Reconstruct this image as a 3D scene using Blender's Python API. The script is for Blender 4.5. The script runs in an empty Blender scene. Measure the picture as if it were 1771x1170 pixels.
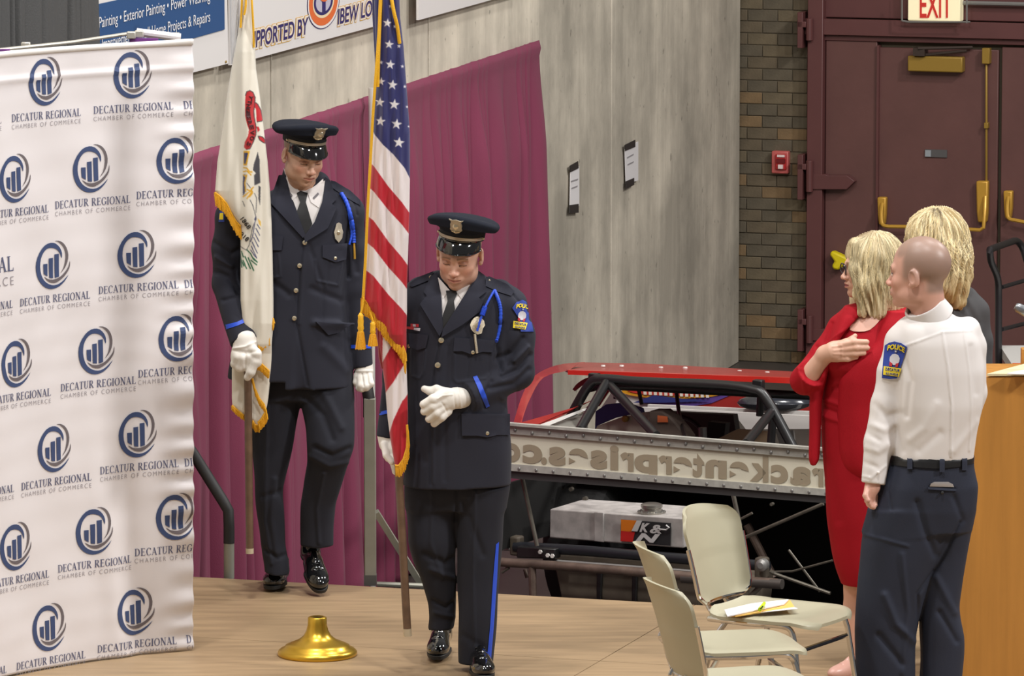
import bpy, bmesh, math, random
import numpy as np
from mathutils import Vector, Matrix, Euler
from mathutils.bvhtree import BVHTree
from mathutils.geometry import delaunay_2d_cdt
random.seed(7)
scene = bpy.context.scene
# ---------------------------------------------------------------- camera
F = 10000.0; CX, CY = 885.5, 585.0; TH = math.radians(7.35); CAMH = 4.15
cd = bpy.data.cameras.new('camera'); cam = bpy.data.objects.new('camera', cd)
scene.collection.objects.link(cam)
cam.location = (0, 0, CAMH); cam.rotation_euler = (math.pi/2 - TH, 0, 0)
cd.sensor_width = 36.0; cd.lens = 36.0*F/1771.0; cd.clip_start = 0.5; cd.clip_end = 200
scene.camera = cam
# ---------------------------------------------------------------- light and exposure
w = bpy.data.worlds.new('world'); scene.world = w; w.use_nodes = True
w.node_tree.nodes['Background'].inputs[0].default_value = (1.0, 0.995, 0.99, 1)
w.node_tree.nodes['Background'].inputs[1].default_value = 0.31
def area(name, loc, target, size, power, col=(1, .98, .955)):
    l = bpy.data.lights.new(name, 'AREA'); l.shape = 'DISK'; l.size = size; l.energy = power; l.color = col
    o = bpy.data.objects.new(name, l); scene.collection.objects.link(o); o.location = loc
    o.rotation_euler = (Vector(target)-Vector(loc)).to_track_quat('-Z', 'Y').to_euler()
for i, (x, y) in enumerate([(-3.5, 17.0), (1.5, 17.5), (9.0, 18.0), (-1.2, 21.6), (3.6, 23.5), (7.5, 27.0)]):
    area('high_bay_lamp', (x, y, [9.5, 9.5, 7.5, 9.5, 9.5, 8.0][i]), (x*.35, y+2.5, 0), 0.9, [560, 640, 1250, 600, 520, 950][i])
scene.view_settings.view_transform = 'Standard'
scene.view_settings.look = 'None'
scene.view_settings.exposure = -0.82
scene.view_settings.gamma = 1.0
scene.view_settings.use_curve_mapping = False
# ---------------------------------------------------------------- helpers
C = scene.collection
def P(u, v, Y):
    t = -(v-CY)/F; dy = math.cos(TH)+t*math.sin(TH); dz = -math.sin(TH)+t*math.cos(TH); k = Y/dy
    return Vector(((u-CX)/F*k, Y, CAMH+dz*k))
def ray(u, v):
    t = -(v-CY)/F
    return Vector(((u-CX)/F, math.cos(TH)+t*math.sin(TH), -math.sin(TH)+t*math.cos(TH)))
def G(u, v, z=0.0):
    d = ray(u, v); k = (z-CAMH)/d.z
    return Vector((d.x*k, d.y*k, z))
def onplane(u, v, p0, n):
    d = ray(u, v); o = Vector((0, 0, CAMH)); k = (Vector(p0)-o).dot(n)/d.dot(n)
    return o+d*k
def px_of(V):
    X = V[:, 0]; Y = V[:, 1]; Z = V[:, 2]-CAMH
    dep = Y*math.cos(TH)-Z*math.sin(TH); up = Y*math.sin(TH)+Z*math.cos(TH)
    return CX+F*X/dep, CY-F*up/dep
def lin(c):
    c = np.asarray(c, dtype=float)/255.0
    return np.where(c <= .04045, c/12.92, ((c+.055)/1.055)**2.4)
MATS = {}
def mat(name, col, rough=.6, metal=0.0, var=0.0, vscale=8.0, bump=0.0, bscale=60.0, coat=0.0, vcol=False, stretch=None,
        alpha=1.0, trans=0.0, emit=0.0, sheen=0.0, spec=None, dark=None, sss=0.0):
    if name in MATS: return MATS[name]
    m = bpy.data.materials.new(name); m.use_nodes = True; nt = m.node_tree; N = nt.nodes; L = nt.links
    b = N['Principled BSDF']; c = tuple(lin(col))+(1,)
    b.inputs['Base Color'].default_value = c; b.inputs['Roughness'].default_value = rough
    b.inputs['Metallic'].default_value = metal; b.inputs['Coat Weight'].default_value = coat
    b.inputs['Coat Roughness'].default_value = .08
    if sheen: b.inputs['Sheen Weight'].default_value = sheen; b.inputs['Sheen Roughness'].default_value = .5
    if spec is not None: b.inputs['Specular IOR Level'].default_value = spec
    if alpha < 1: b.inputs['Alpha'].default_value = alpha
    if trans: b.inputs['Transmission Weight'].default_value = trans
    if sss: b.inputs['Subsurface Weight'].default_value = sss; b.inputs['Subsurface Radius'].default_value = (.012, .005, .003); b.inputs['Subsurface Scale'].default_value = 1
    if emit: b.inputs['Emission Color'].default_value = c; b.inputs['Emission Strength'].default_value = emit
    tc = N.new('ShaderNodeTexCoord'); src = tc.outputs['Object']
    if stretch:
        mp = N.new('ShaderNodeMapping'); mp.inputs['Scale'].default_value = stretch; L.new(src, mp.inputs[0]); src = mp.outputs[0]
    colsock = None
    if vcol:
        a = N.new('ShaderNodeVertexColor'); a.layer_name = 'Col'; colsock = a.outputs[0]
    if var:
        n = N.new('ShaderNodeTexNoise'); n.inputs['Scale'].default_value = vscale; n.inputs['Detail'].default_value = 5; L.new(src, n.inputs['Vector'])
        mr = N.new('ShaderNodeMapRange'); mr.inputs[1].default_value = .3; mr.inputs[2].default_value = .7
        mr.inputs[3].default_value = 1-var; mr.inputs[4].default_value = 1+var*.6; L.new(n.outputs[0], mr.inputs[0])
        mx = N.new('ShaderNodeMix'); mx.data_type = 'RGBA'; mx.blend_type = 'MULTIPLY'; mx.inputs[0].default_value = 1
        if colsock: L.new(colsock, mx.inputs[6])
        else: mx.inputs[6].default_value = c
        L.new(mr.outputs[0], mx.inputs[7]); colsock = mx.outputs[2]
    if colsock: L.new(colsock, b.inputs['Base Color'])
    if bump:
        n2 = N.new('ShaderNodeTexNoise'); n2.inputs['Scale'].default_value = bscale; n2.inputs['Detail'].default_value = 4; L.new(src, n2.inputs['Vector'])
        bp = N.new('ShaderNodeBump'); bp.inputs['Strength'].default_value = bump; bp.inputs['Distance'].default_value = .01
        L.new(n2.outputs[0], bp.inputs['Height']); L.new(bp.outputs[0], b.inputs['Normal'])
    MATS[name] = m; return m
ORG = {}
def root_of(o):
    while o.parent: o = o.parent
    return o
def thing(name, label, cat, loc=(0, 0, 0), group=None, kind=None):
    o = bpy.data.objects.new(name, None); C.objects.link(o); o.location = loc; o.empty_display_size = .1
    ORG[o] = Vector(loc)
    if label: o['label'] = label; o['category'] = cat
    if group: o['group'] = group
    if kind: o['kind'] = kind
    return o
def tag(o, label=None, cat=None, group=None, kind=None):
    if label: o['label'] = label
    if cat: o['category'] = cat
    if group: o['group'] = group
    if kind: o['kind'] = kind
    return o
def link_mesh(name, me, m, parent=None, org=None):
    o = bpy.data.objects.new(name, me); C.objects.link(o)
    for mm in (m if isinstance(m, (list, tuple)) else [m]): me.materials.append(mm)
    if parent is not None:
        o.parent = parent; ORG[o] = Vector((0, 0, 0)) if org is None else org
    return o
def world_org(parent):
    if parent is None: return Vector((0, 0, 0))
    r = root_of(parent); return Vector(r.location)
def mesh_np(name, V, Fq, m, parent=None, smooth=True, cols=None, sharp=None, uv=None):
    """V world coordinates (n,3), Fq (m,3|4) int array or list of faces"""
    V = np.asarray(V, dtype=np.float64)
    org = np.array(world_org(parent)); 
    top = parent is None
    if top: org = V.mean(0); org[2] = V[:, 2].min()
    me = bpy.data.meshes.new(name)
    if isinstance(Fq, np.ndarray):
        k = Fq.shape[1]; nf = len(Fq)
        me.vertices.add(len(V)); me.vertices.foreach_set('co', (V-org).astype(np.float32).ravel())
        me.loops.add(nf*k); me.loops.foreach_set('vertex_index', Fq.astype(np.int32).ravel())
        me.polygons.add(nf); me.polygons.foreach_set('loop_start', np.arange(0, nf*k, k, dtype=np.int32))
        me.polygons.foreach_set('loop_total', np.full(nf, k, dtype=np.int32))
        me.update(calc_edges=True); me.validate()
    else:
        me.from_pydata([tuple(p) for p in (V-org)], [], Fq); me.update()
    me.polygons.foreach_set('use_smooth', np.full(len(me.polygons), smooth))
    if smooth and sharp: me.set_sharp_from_angle(angle=math.radians(sharp))
    if cols is not None:
        a = me.color_attributes.new('Col', 'FLOAT_COLOR', 'POINT')
        cc = np.ones((len(V), 4), dtype=np.float32); cc[:, :3] = lin(cols)
        a.data.foreach_set('color', cc.ravel())
    o = link_mesh(name, me, m, parent)
    if top: o.location = org
    return o
class MB:
    """collects shapes (world coordinates) and links them as ONE mesh object"""
    def __init__(s): s.v = []; s.f = []
    def raw(s, vs, fs):
        b = len(s.v); s.v += [tuple(p) for p in vs]; s.f += [tuple(i+b for i in f) for f in fs]; return s
    def box(s, c, size, R=None, ax=None):
        x, y, z = [k/2 for k in size]
        if ax is not None: A = [Vector(a) for a in ax]
        elif R is not None: A = [R @ Vector(a) for a in ((1, 0, 0), (0, 1, 0), (0, 0, 1))]
        else: A = [Vector(a) for a in ((1, 0, 0), (0, 1, 0), (0, 0, 1))]
        c = Vector(c); vs = []
        for dz in (-1, 1):
            for dx, dy in ((-1, -1), (1, -1), (1, 1), (-1, 1)): vs.append(c+A[0]*x*dx+A[1]*y*dy+A[2]*z*dz)
        return s.raw(vs, [(3, 2, 1, 0), (4, 5, 6, 7), (0, 1, 5, 4), (1, 2, 6, 5), (2, 3, 7, 6), (3, 0, 4, 7)])
    def prism(s, pts, off):
        """closed polygon pts (3d), extruded by vector off"""
        n = len(pts); off = Vector(off); vs = [Vector(p) for p in pts]+[Vector(p)+off for p in pts]
        fs = [tuple(range(n))[::-1], tuple(range(n, 2*n))]+[(i, (i+1) % n, n+(i+1) % n, n+i) for i in range(n)]
        return s.raw(vs, fs)
    def tube(s, pts, r, n=10, caps=True, flat=None):
        pts = [Vector(p) for p in pts]; m = len(pts); rs = r if isinstance(r, (list, tuple)) else [r]*m
        rings = []; up = Vector((0.13, .21, 1)).normalized()
        prev = None
        for i, p in enumerate(pts):
            d = (pts[min(i+1, m-1)]-pts[max(i-1, 0)]).normalized()
            if prev is None:
                a = d.cross(up); a = a if a.length > 1e-3 else d.cross(Vector((1, 0, 0))); a.normalize()
            else: a = (prev-d*prev.dot(d)).normalized()
            prev = a; b = d.cross(a)
            rings.append([p+(a*math.cos(2*math.pi*k/n)+b*math.sin(2*math.pi*k/n))*rs[i] for k in range(n)])
        vs = [q for rg in rings for q in rg]; fs = []
        for i in range(m-1):
            for k in range(n): fs.append((i*n+k, i*n+(k+1) % n, (i+1)*n+(k+1) % n, (i+1)*n+k))
        if caps: fs += [tuple(range(n))[::-1], tuple(range((m-1)*n, m*n))]
        return s.raw(vs, fs)
    def lathe(s, c, prof, n=32, axis=None, sx=1, sy=1):
        """prof list of (r, z) about an axis through c"""
        c = Vector(c); A = Matrix.Identity(3) if axis is None else Vector(axis).to_track_quat('Z', 'Y').to_matrix()
        vs = []; fs = []; m = len(prof)
        for (r, z) in prof:
            for k in range(n):
                a = 2*math.pi*k/n; vs.append(c+A @ Vector((r*math.cos(a)*sx, r*math.sin(a)*sy, z)))
        for i in range(m-1):
            for k in range(n): fs.append((i*n+k, i*n+(k+1) % n, (i+1)*n+(k+1) % n, (i+1)*n+k))
        fs += [tuple(range(n))[::-1], tuple(range((m-1)*n, m*n))]
        return s.raw(vs, fs)
    def ball(s, c, r, n=12, sc=(1, 1, 1)):
        prof = []; vs = []; fs = []; c = Vector(c); m = n//2+1
        for i in range(m):
            t = math.pi*i/(m-1)
            for k in range(n):
                a = 2*math.pi*k/n; vs.append(c+Vector((r*math.sin(t)*math.cos(a)*sc[0], r*math.sin(t)*math.sin(a)*sc[1], r*math.cos(t)*sc[2])))
        for i in range(m-1):
            for k in range(n): fs.append((i*n+k, (i+1)*n+k, (i+1)*n+(k+1) % n, i*n+(k+1) % n))
        return s.raw(vs, fs)
    def build(s, name, m, parent=None, sharp=35, bevel=0.0, label=None):
        o = mesh_np(name, np.array([tuple(q) for q in s.v]), s.f, m, parent, True, None, sharp)
        bm = bmesh.new(); bm.from_mesh(o.data); bmesh.ops.recalc_face_normals(bm, faces=bm.faces); bm.to_mesh(o.data); bm.free()
        if bevel:
            md = o.modifiers.new('bevel', 'BEVEL'); md.width = bevel; md.segments = 2; md.limit_method = 'ANGLE'; md.angle_limit = math.radians(40)
        if label: o['label'] = label
        return o
def curve_pts(pts, n=8):
    """Catmull-Rom through control points"""
    p = [Vector(q) for q in pts]; out = []
    for i in range(len(p)-1):
        a = p[max(i-1, 0)]; b = p[i]; c = p[i+1]; d = p[min(i+2, len(p)-1)]
        for k in range(n):
            t = k/n; out.append(.5*((2*b)+(c-a)*t+(2*a-5*b+4*c-d)*t*t+(3*b-a-3*c+d)*t**3))
    out.append(p[-1]); return out
def grid_faces(nu, nv, loop=False):
    i = np.arange(nv-1)[:, None]; j = np.arange(nu if loop else nu-1)[None]
    j2 = (j+1) % nu
    return np.stack([i*nu+j, i*nu+j2, (i+1)*nu+j2, (i+1)*nu+j], -1).reshape(-1, 4)
def sstep(x, a, b):
    t = np.clip((x-a)/(b-a), 0, 1); return t*t*(3-2*t)
def polydist(U, V, line):
    """distance of points to a polyline (px)"""
    D = np.full(U.shape, 1e9)
    for (a, b), (c, d) in zip(line[:-1], line[1:]):
        dx, dy = c-a, d-b; t = np.clip(((U-a)*dx+(V-b)*dy)/(dx*dx+dy*dy+1e-9), 0, 1)
        D = np.minimum(D, np.hypot(U-a-t*dx, V-b-t*dy))
    return D
def inpoly(U, V, poly):
    r = np.zeros(U.shape, bool); n = len(poly)
    for i in range(n):
        x1, y1 = poly[i]; x2, y2 = poly[(i+1) % n]
        if y1 == y2: continue
        c = ((y1 > V) != (y2 > V)) & (U < (x2-x1)*(V-y1)/(y2-y1)+x1)
        r ^= c
    return r
def star_poly(cx, cy, r, rot=0, sx=1, inner=.4):
    return [(cx+sx*(r if i % 2 == 0 else r*inner)*math.sin(rot+i*math.pi/5), cy-(r if i % 2 == 0 else r*inner)*math.cos(rot+i*math.pi/5)) for i in range(10)]
def densify(poly, d):
    out = []
    for i in range(len(poly)):
        a = np.array(poly[i], float); b = np.array(poly[(i+1) % len(poly)], float)
        n = max(1, int(np.hypot(*(b-a))/d))
        for k in range(n): out.append(tuple(a+(b-a)*k/n))
    return out
def tri_poly(poly, d):
    """triangulate a 2d polygon with interior points at spacing d"""
    b = densify(poly, d); n = len(b); A = np.array(b); pts = list(b)
    x0, y0 = A.min(0); x1, y1 = A.max(0)
    gx, gy = np.meshgrid(np.arange(x0+d/2, x1, d), np.arange(y0+d/2, y1, d))
    gx = gx.ravel(); gy = gy.ravel()
    if len(gx):
        ok = inpoly(gx, gy, b) & (polydist(gx, gy, b+[b[0]]) > d*.45)
        pts += list(zip(gx[ok], gy[ok]))
    r = delaunay_2d_cdt([Vector(p) for p in pts], [], [list(range(n))], 1, 1e-5)
    vs = [tuple(q) for q in r[0]]; fs = [tuple(f) for f in r[2]]
    return vs, fs
def solid_patch(V3, fs, back):
    """close a sheet: V3 front vertices (list of Vector), back = list of back vertices"""
    n = len(V3); vs = list(V3)+list(back); cnt = {}
    for f in fs:
        for i in range(len(f)):
            a, b = f[i], f[(i+1) % len(f)]; cnt[(a, b)] = 1
    F2 = list(fs)+[tuple(i+n for i in f[::-1]) for f in fs]
    for (a, b) in list(cnt):
        if (b, a) not in cnt: F2.append((b, a, a+n, b+n))
    return vs, F2
CAMO = Vector((0, 0, CAMH))
def decal(name, poly, bvh, off, m, parent, thick=.004, d=4.0, smoothpoly=0, Yhint=None, label=None):
    """patch of cloth/metal lying on a surface: polygon given in photo pixels, dropped onto the mesh"""
    if smoothpoly:
        q = [Vector((p[0], p[1], 0)) for p in poly]; q = [q[-1]]+q+[q[0], q[1]]
        poly = [(p.x, p.y) for p in curve_pts(q, smoothpoly)[smoothpoly:-smoothpoly-1]]
    vs, fs = tri_poly(poly, d)
    return decal_mesh(name, vs, fs, bvh, off, m, parent, thick, Yhint, label)
def drop(vs, bvh, Yhint=None):
    ks = []
    for (u, v) in vs:
        r = ray(u, v); L = r.length; h = bvh.ray_cast(CAMO, r/L)
        ks.append(h[3]/L if h[0] is not None else None)
    good = [k for k in ks if k is not None]
    if not good:
        good = [Yhint or 22.0]
    med = sorted(good)[len(good)//2]
    A = [(vs[i], ks[i]) for i in range(len(vs)) if ks[i] is not None]
    if len(A) > 400: A = A[::len(A)//400]
    for i in range(len(vs)):
        if ks[i] is None or abs(ks[i]-med) > .22:
            if A:
                c = min(A, key=lambda a: (a[0][0]-vs[i][0])**2+(a[0][1]-vs[i][1])**2+(1e6 if abs(a[1]-med) > .22 else 0)); ks[i] = c[1]
            else: ks[i] = med
    return ks
TRIM = ('cuff_stripe', 'trouser_stripe', 'shoulder_patch', 'patch_ribbon', 'patch_letter', 'patch_seal', 'patch_flag')
def decal_mesh(name, vs, fs, bvh, off, m, parent, thick=.004, Yhint=None, label=None):
    if name in TRIM:
        hit = []
        for (u, v) in vs:
            r = ray(u, v); hit.append(bvh.ray_cast(CAMO, r.normalized())[0] is not None)
        fs = [f for f in fs if all(hit[i] for i in f)]
        if not fs: return None
    ks = drop(vs, bvh, Yhint)
    if name in ('lapel', 'epaulette', 'pocket_flap', 'collar_wing', 'shirt_front', 'tie'):
        K = np.array(ks, float); K0_ = K.copy(); e = np.array([(f[i], f[(i+1) % len(f)]) for f in fs for i in range(len(f))]); dg = np.maximum(np.bincount(e[:, 0], minlength=len(K))+np.bincount(e[:, 1], minlength=len(K)), 1)
        for _ in range(10):
            S_ = (np.bincount(e[:, 0], K[e[:, 1]], len(K))+np.bincount(e[:, 1], K[e[:, 0]], len(K)))/dg
            K = np.minimum(K*.4+S_*.6, K0_)
        ks = list(K)
    fr = [CAMO+ray(u, v)*(k-off) for (u, v), k in zip(vs, ks)]
    bk = [CAMO+ray(u, v)*(k-off+thick+.002) for (u, v), k in zip(vs, ks)]
    V, F2 = solid_patch(fr, fs, bk)
    o = mesh_np(name, np.array([tuple(p) for p in V]), F2, m, parent, True, None, 50)
    bm = bmesh.new(); bm.from_mesh(o.data); bmesh.ops.recalc_face_normals(bm, faces=bm.faces); bm.to_mesh(o.data); bm.free()
    if label: o['label'] = label
    return o
_tc = {}
def text2d(s, bold=0.0, shear=0.0, spacing=1.0):
    """flat outline mesh of a text: (verts2d, faces) scaled so that cap height ~1 at baseline 0"""
    key = (s, bold, shear, spacing)
    if key in _tc: return _tc[key]
    c = bpy.data.curves.new('t', 'FONT'); c.body = s; c.size = 1.0; c.offset = bold; c.shear = shear; c.space_character = spacing; c.resolution_u = 5
    c.fill_mode = 'FRONT'
    o = bpy.data.objects.new('t', c); C.objects.link(o)
    dg = bpy.context.evaluated_depsgraph_get(); dg.update(); e = o.evaluated_get(dg); me = e.to_mesh()
    vs = [(q.co.x/.73, q.co.y/.73) for q in me.vertices]; fs = [tuple(p.vertices) for p in me.polygons]
    e.to_mesh_clear(); bpy.data.objects.remove(o); bpy.data.curves.remove(c)
    _tc[key] = (vs, fs); return vs, fs
def text_box(s, x0, x1, y0, h, **k):
    """text scaled to span x0..x1 with cap height h on baseline y0 (y up)"""
    vs, fs = text2d(s, **k); xs = [p[0] for p in vs]; a, b = min(xs), max(xs)
    return [((p[0]-a)/(b-a)*(x1-x0)+x0, y0+p[1]*h) for p in vs], fs
def flatmap(name, parts, fn, nrm, m, parent, thick=.002, label=None):
    """2d meshes mapped by fn(x,y)->Vector, given a little thickness along nrm(towards viewer)"""
    V = []; Fs = []
    for vs, fs in parts:
        fr = [fn(x, y) for x, y in vs]; nn = [nrm(x, y) if callable(nrm) else nrm for x, y in vs]
        b = len(V); n = len(fr)
        V += [p+q*thick for p, q in zip(fr, nn)]
        Fs += [tuple(i+b for i in f) for f in fs]
    return mesh_np(name, np.array([tuple(p) for p in V]), Fs, m, parent, False)
def words(vs, fs, gap=.33):
    """split a text mesh into words by the gaps between its letters"""
    order = sorted(fs, key=lambda f: min(vs[i][0] for i in f)); out = []; cur = []; xmax = None
    for f in order:
        a = min(vs[i][0] for i in f); b = max(vs[i][0] for i in f)
        if xmax is not None and a-xmax > gap: out.append(cur); cur = []
        cur.append(f); xmax = b if xmax is None else max(xmax, b)
    out.append(cur); res = []
    for fl_ in out:
        ids = sorted({i for f in fl_ for i in f}); mp = {k: j for j, k in enumerate(ids)}
        res.append(([vs[i] for i in ids], [tuple(mp[i] for i in f) for f in fl_]))
    return res
# ---------------------------------------------------------------- sculpting with distance fields
class Sc:
    def __init__(s, Y0=None, vox=.005): s.Y0 = Y0; s.s = (Y0/F if Y0 else 1.0); s.vox = vox; s.ops = []
    def pt(s, p): return np.array(P(p[0], p[1], s.Y0+p[2]*s.s)) if s.Y0 else np.array(p, float)
    def _add(s, lo, hi, fn, k, mode): s.ops.append((np.array(lo), np.array(hi), fn, k*s.s, mode)); return s
    def cap(s, a, b, ra, rb, k=6, mode='u', flat=None, sc=1.0, fa=False, fb=False):
        A = s.pt(a); B = s.pt(b); ra = ra*s.s; rb = rb*s.s; d = B-A; L2 = float(d @ d)+1e-12; L = math.sqrt(L2)
        if flat is not None:
            n = np.array(flat, float); n -= d*(n @ d)/L2; n /= np.linalg.norm(n)+1e-9
        def fn(x, y, z):
            X, Y, Z = x-A[0], y-A[1], z-A[2]; t = (X*d[0]+Y*d[1]+Z*d[2])/L2
            tc = np.clip(t, 0, 1); tq = np.clip(t, -9 if fa else 0, 9 if fb else 1)
            X = X-tq*d[0]; Y = Y-tq*d[1]; Z = Z-tq*d[2]; r = ra+(rb-ra)*tc
            if flat is not None:
                qn = (X*n[0]+Y*n[1]+Z*n[2])*(1/sc-1); X = X+n[0]*qn; Y = Y+n[1]*qn; Z = Z+n[2]*qn
            D = np.sqrt(X*X+Y*Y+Z*Z)-r
            if flat is not None: D = D*min(sc, 1)
            if fa: D = np.maximum(D, -t*L)
            if fb: D = np.maximum(D, (t-1)*L)
            return D
        R = max(ra, rb)*max(1, sc if flat is not None else 1)
        return s._add(np.minimum(A, B)-R, np.maximum(A, B)+R, fn, k, mode)
    def chain(s, pts, k=6, **kw):
        for a, b in zip(pts[:-1], pts[1:]): s.cap(a[:3], b[:3], a[3], b[3], k, **kw)
        return s
    def ell(s, c, r, rot=(0, 0, 0), k=6, mode='u'):
        c = s.pt(c); r = np.array(r, float)*s.s; R = np.array(Euler([math.radians(q) for q in rot]).to_matrix())
        def fn(x, y, z):
            X, Y, Z = x-c[0], y-c[1], z-c[2]
            a = (X*R[0, 0]+Y*R[1, 0]+Z*R[2, 0])/r[0]; b = (X*R[0, 1]+Y*R[1, 1]+Z*R[2, 1])/r[1]; e = (X*R[0, 2]+Y*R[1, 2]+Z*R[2, 2])/r[2]
            k0 = np.sqrt(a*a+b*b+e*e); k1 = np.sqrt((a/r[0])**2+(b/r[1])**2+(e/r[2])**2)+1e-9
            return k0*(k0-1)/k1
        m = r.max(); return s._add(c-m, c+m, fn, k, mode)
    def sections(s, rows, k=6, n=2.3, mode='u', yaw=0.0):
        """rows: (v, uL, uR, w, depth) from top to bottom, px"""
        q = []
        for (v, a, b, w_, dp) in rows:
            c = s.pt(((a+b)/2, v, w_)); q.append((c[2], c[0], c[1], (b-a)/2*s.s, dp*s.s))
        q.sort(); q = np.array(q); Z = q[:, 0]; cy_, sy_ = math.cos(yaw), math.sin(yaw)
        # smooth resample
        zz = np.linspace(Z[0], Z[-1], 60); cols = [np.interp(zz, Z, q[:, i]) for i in range(1, 5)]
        ker = np.array([1, 2, 3, 2, 1.])/9
        cols = [np.convolve(np.pad(c, 2, mode='edge'), ker, 'valid') for c in cols]
        def fn(x, y, z):
            xc, yc, rx, ry = [np.interp(z.ravel(), zz, c).reshape(z.shape).astype(np.float32) for c in cols]
            X = x-xc; Y = y-yc
            if yaw: X, Y = X*cy_+Y*sy_, -X*sy_+Y*cy_
            rho = (np.abs(X/rx)**n+np.abs(Y/ry)**n)**(1/n); D = (rho-1)*np.minimum(rx, ry)
            return np.maximum(D, np.maximum(Z[0]-z, z-Z[-1]))
        m = max(q[:, 3].max(), q[:, 4].max())
        lo = [q[:, 1].min()-m, q[:, 2].min()-m, Z[0]]; hi = [q[:, 1].max()+m, q[:, 2].max()+m, Z[-1]]
        return s._add(lo, hi, fn, k, mode)
    def extract(s, noise=None, smooth=2, post=None):
        vox = s.vox; U = [o for o in s.ops if o[4] == 'u']
        lo = np.min([o[0] for o in U], 0)-4*vox; hi = np.max([o[1] for o in U], 0)+4*vox
        n = np.ceil((hi-lo)/vox).astype(int)+1
        D = np.full(n, 1.0, np.float32)
        ax = [(lo[i]+vox*np.arange(n[i])).astype(np.float32) for i in range(3)]
        for (a, b, fn, k, mode) in s.ops:
            mg = k+3*vox
            i0 = np.clip(np.floor((a-mg-lo)/vox).astype(int), 0, n); i1 = np.clip(np.ceil((b+mg-lo)/vox).astype(int)+1, 0, n)
            if (i1 <= i0).any(): continue
            sl = tuple(slice(i0[i], i1[i]) for i in range(3))
            x = ax[0][sl[0]][:, None, None]; y = ax[1][sl[1]][None, :, None]; z = ax[2][sl[2]][None, None, :]
            d = fn(x, y, z).astype(np.float32); E = D[sl]
            if mode == 'u':
                if k > 0: h = np.clip(.5+.5*(E-d)/k, 0, 1); D[sl] = E+(d-E)*h-k*h*(1-h)
                else: D[sl] = np.minimum(E, d)
            else:
                d = -d
                if k > 0: h = np.clip(.5-.5*(E-d)/k, 0, 1); D[sl] = E+(d-E)*h+k*h*(1-h)
                else: D[sl] = np.maximum(E, d)
        if noise is not None: D += noise(ax[0][:, None, None], ax[1][None, :, None], ax[2][None, None, :]).astype(np.float32)
        V, Q = surfnet(D, lo, vox)
        if smooth: V = relax(V, Q, smooth)
        return V, Q
def surfnet(D, lo, vox):
    S = D < 0; nx, ny, nz = D.shape
    cnt = np.zeros((nx-1, ny-1, nz-1), np.int8)
    offs = [(i, j, k) for i in (0, 1) for j in (0, 1) for k in (0, 1)]
    for (i, j, k) in offs: cnt += S[i:nx-1+i, j:ny-1+j, k:nz-1+k]
    act = (cnt > 0) & (cnt < 8); I = np.argwhere(act)
    idx = np.full(act.shape, -1, np.int64); idx[act] = np.arange(len(I))
    vals = {o: D[I[:, 0]+o[0], I[:, 1]+o[1], I[:, 2]+o[2]] for o in offs}
    acc = np.zeros((len(I), 3)); num = np.zeros(len(I))
    for a in offs:
        for axis in range(3):
            if a[axis] == 0:
                b = list(a); b[axis] = 1; b = tuple(b); da, db = vals[a], vals[b]
                m = (da < 0) != (db < 0); t = np.where(m, da/np.where(m, da-db, 1), 0)
                p = np.tile(np.array(a, float), (len(I), 1)); p[:, axis] += t
                acc[m] += p[m]; num[m] += 1
    V = (I+acc/num[:, None])*vox+lo
    Q = []
    for axis in range(3):
        sl0 = [slice(None)]*3; sl1 = [slice(None)]*3; sl0[axis] = slice(0, -1); sl1[axis] = slice(1, None)
        c = S[tuple(sl0)] != S[tuple(sl1)]; E = np.argwhere(c)
        b_, c_ = [(1, 2), (2, 0), (0, 1)][axis]
        ok = (E[:, b_] > 0) & (E[:, c_] > 0)
        for q in (b_, c_): ok &= E[:, q] < idx.shape[q]
        E = E[ok]
        def g(db, dc):
            e = E.copy(); e[:, b_] -= db; e[:, c_] -= dc; return idx[e[:, 0], e[:, 1], e[:, 2]]
        quad = np.stack([g(1, 1), g(0, 1), g(0, 0), g(1, 0)], 1)
        ins = S[E[:, 0], E[:, 1], E[:, 2]]
        quad[~ins] = quad[~ins][:, ::-1]
        Q.append(quad)
    Q = np.concatenate(Q); Q = Q[(Q >= 0).all(1)]
    return V, Q
def edges_of(Q):
    k = Q.shape[1]; return np.concatenate([Q[:, [i, (i+1) % k]] for i in range(k)])
def relax(V, Q, n, f=.5):
    E = edges_of(Q); a = E[:, 0]; b = E[:, 1]; N = len(V); deg = np.bincount(a, minlength=N)+np.bincount(b, minlength=N); deg[deg == 0] = 1
    for _ in range(n):
        S = np.stack([np.bincount(a, V[b, i], N)+np.bincount(b, V[a, i], N) for i in range(3)], 1)/deg[:, None]
        V = V+(S-V)*f
    return V
def vnormals(V, Q):
    n = np.cross(V[Q[:, 2]]-V[Q[:, 0]], V[Q[:, 3 if Q.shape[1] == 4 else 1]]-V[Q[:, 1 if Q.shape[1] == 4 else 0]])
    N = np.zeros_like(V)
    for i in range(Q.shape[1]):
        for c in range(3): N[:, c] += np.bincount(Q[:, i], n[:, c], len(V))
    return N/(np.linalg.norm(N, axis=1)[:, None]+1e-12)
def crease(V, Q, lines, s):
    """press or raise cloth along lines: (polyline px, width px, height px (+ out, - in)); only on the side facing the viewer"""
    N = vnormals(V, Q); u, v = px_of(V)
    face = np.clip(-(N[:, 1]), 0, 1)**.5
    d = np.zeros(len(V))
    for line, wd, h in lines:
        line = list(line); lo = np.min(line, 0)-3*wd; hi = np.max(line, 0)+3*wd
        m = (u > lo[0]) & (u < hi[0]) & (v > lo[1]) & (v < hi[1])
        if m.any():
            q = polydist(u[m], v[m], line); d[m] += h*np.exp(-(q/wd)**2)
    return V+N*(d*face*s)[:, None]
def bvh_of(V, Q): return BVHTree.FromPolygons([Vector(p) for p in V], [tuple(int(i) for i in q) for q in Q])
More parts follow.
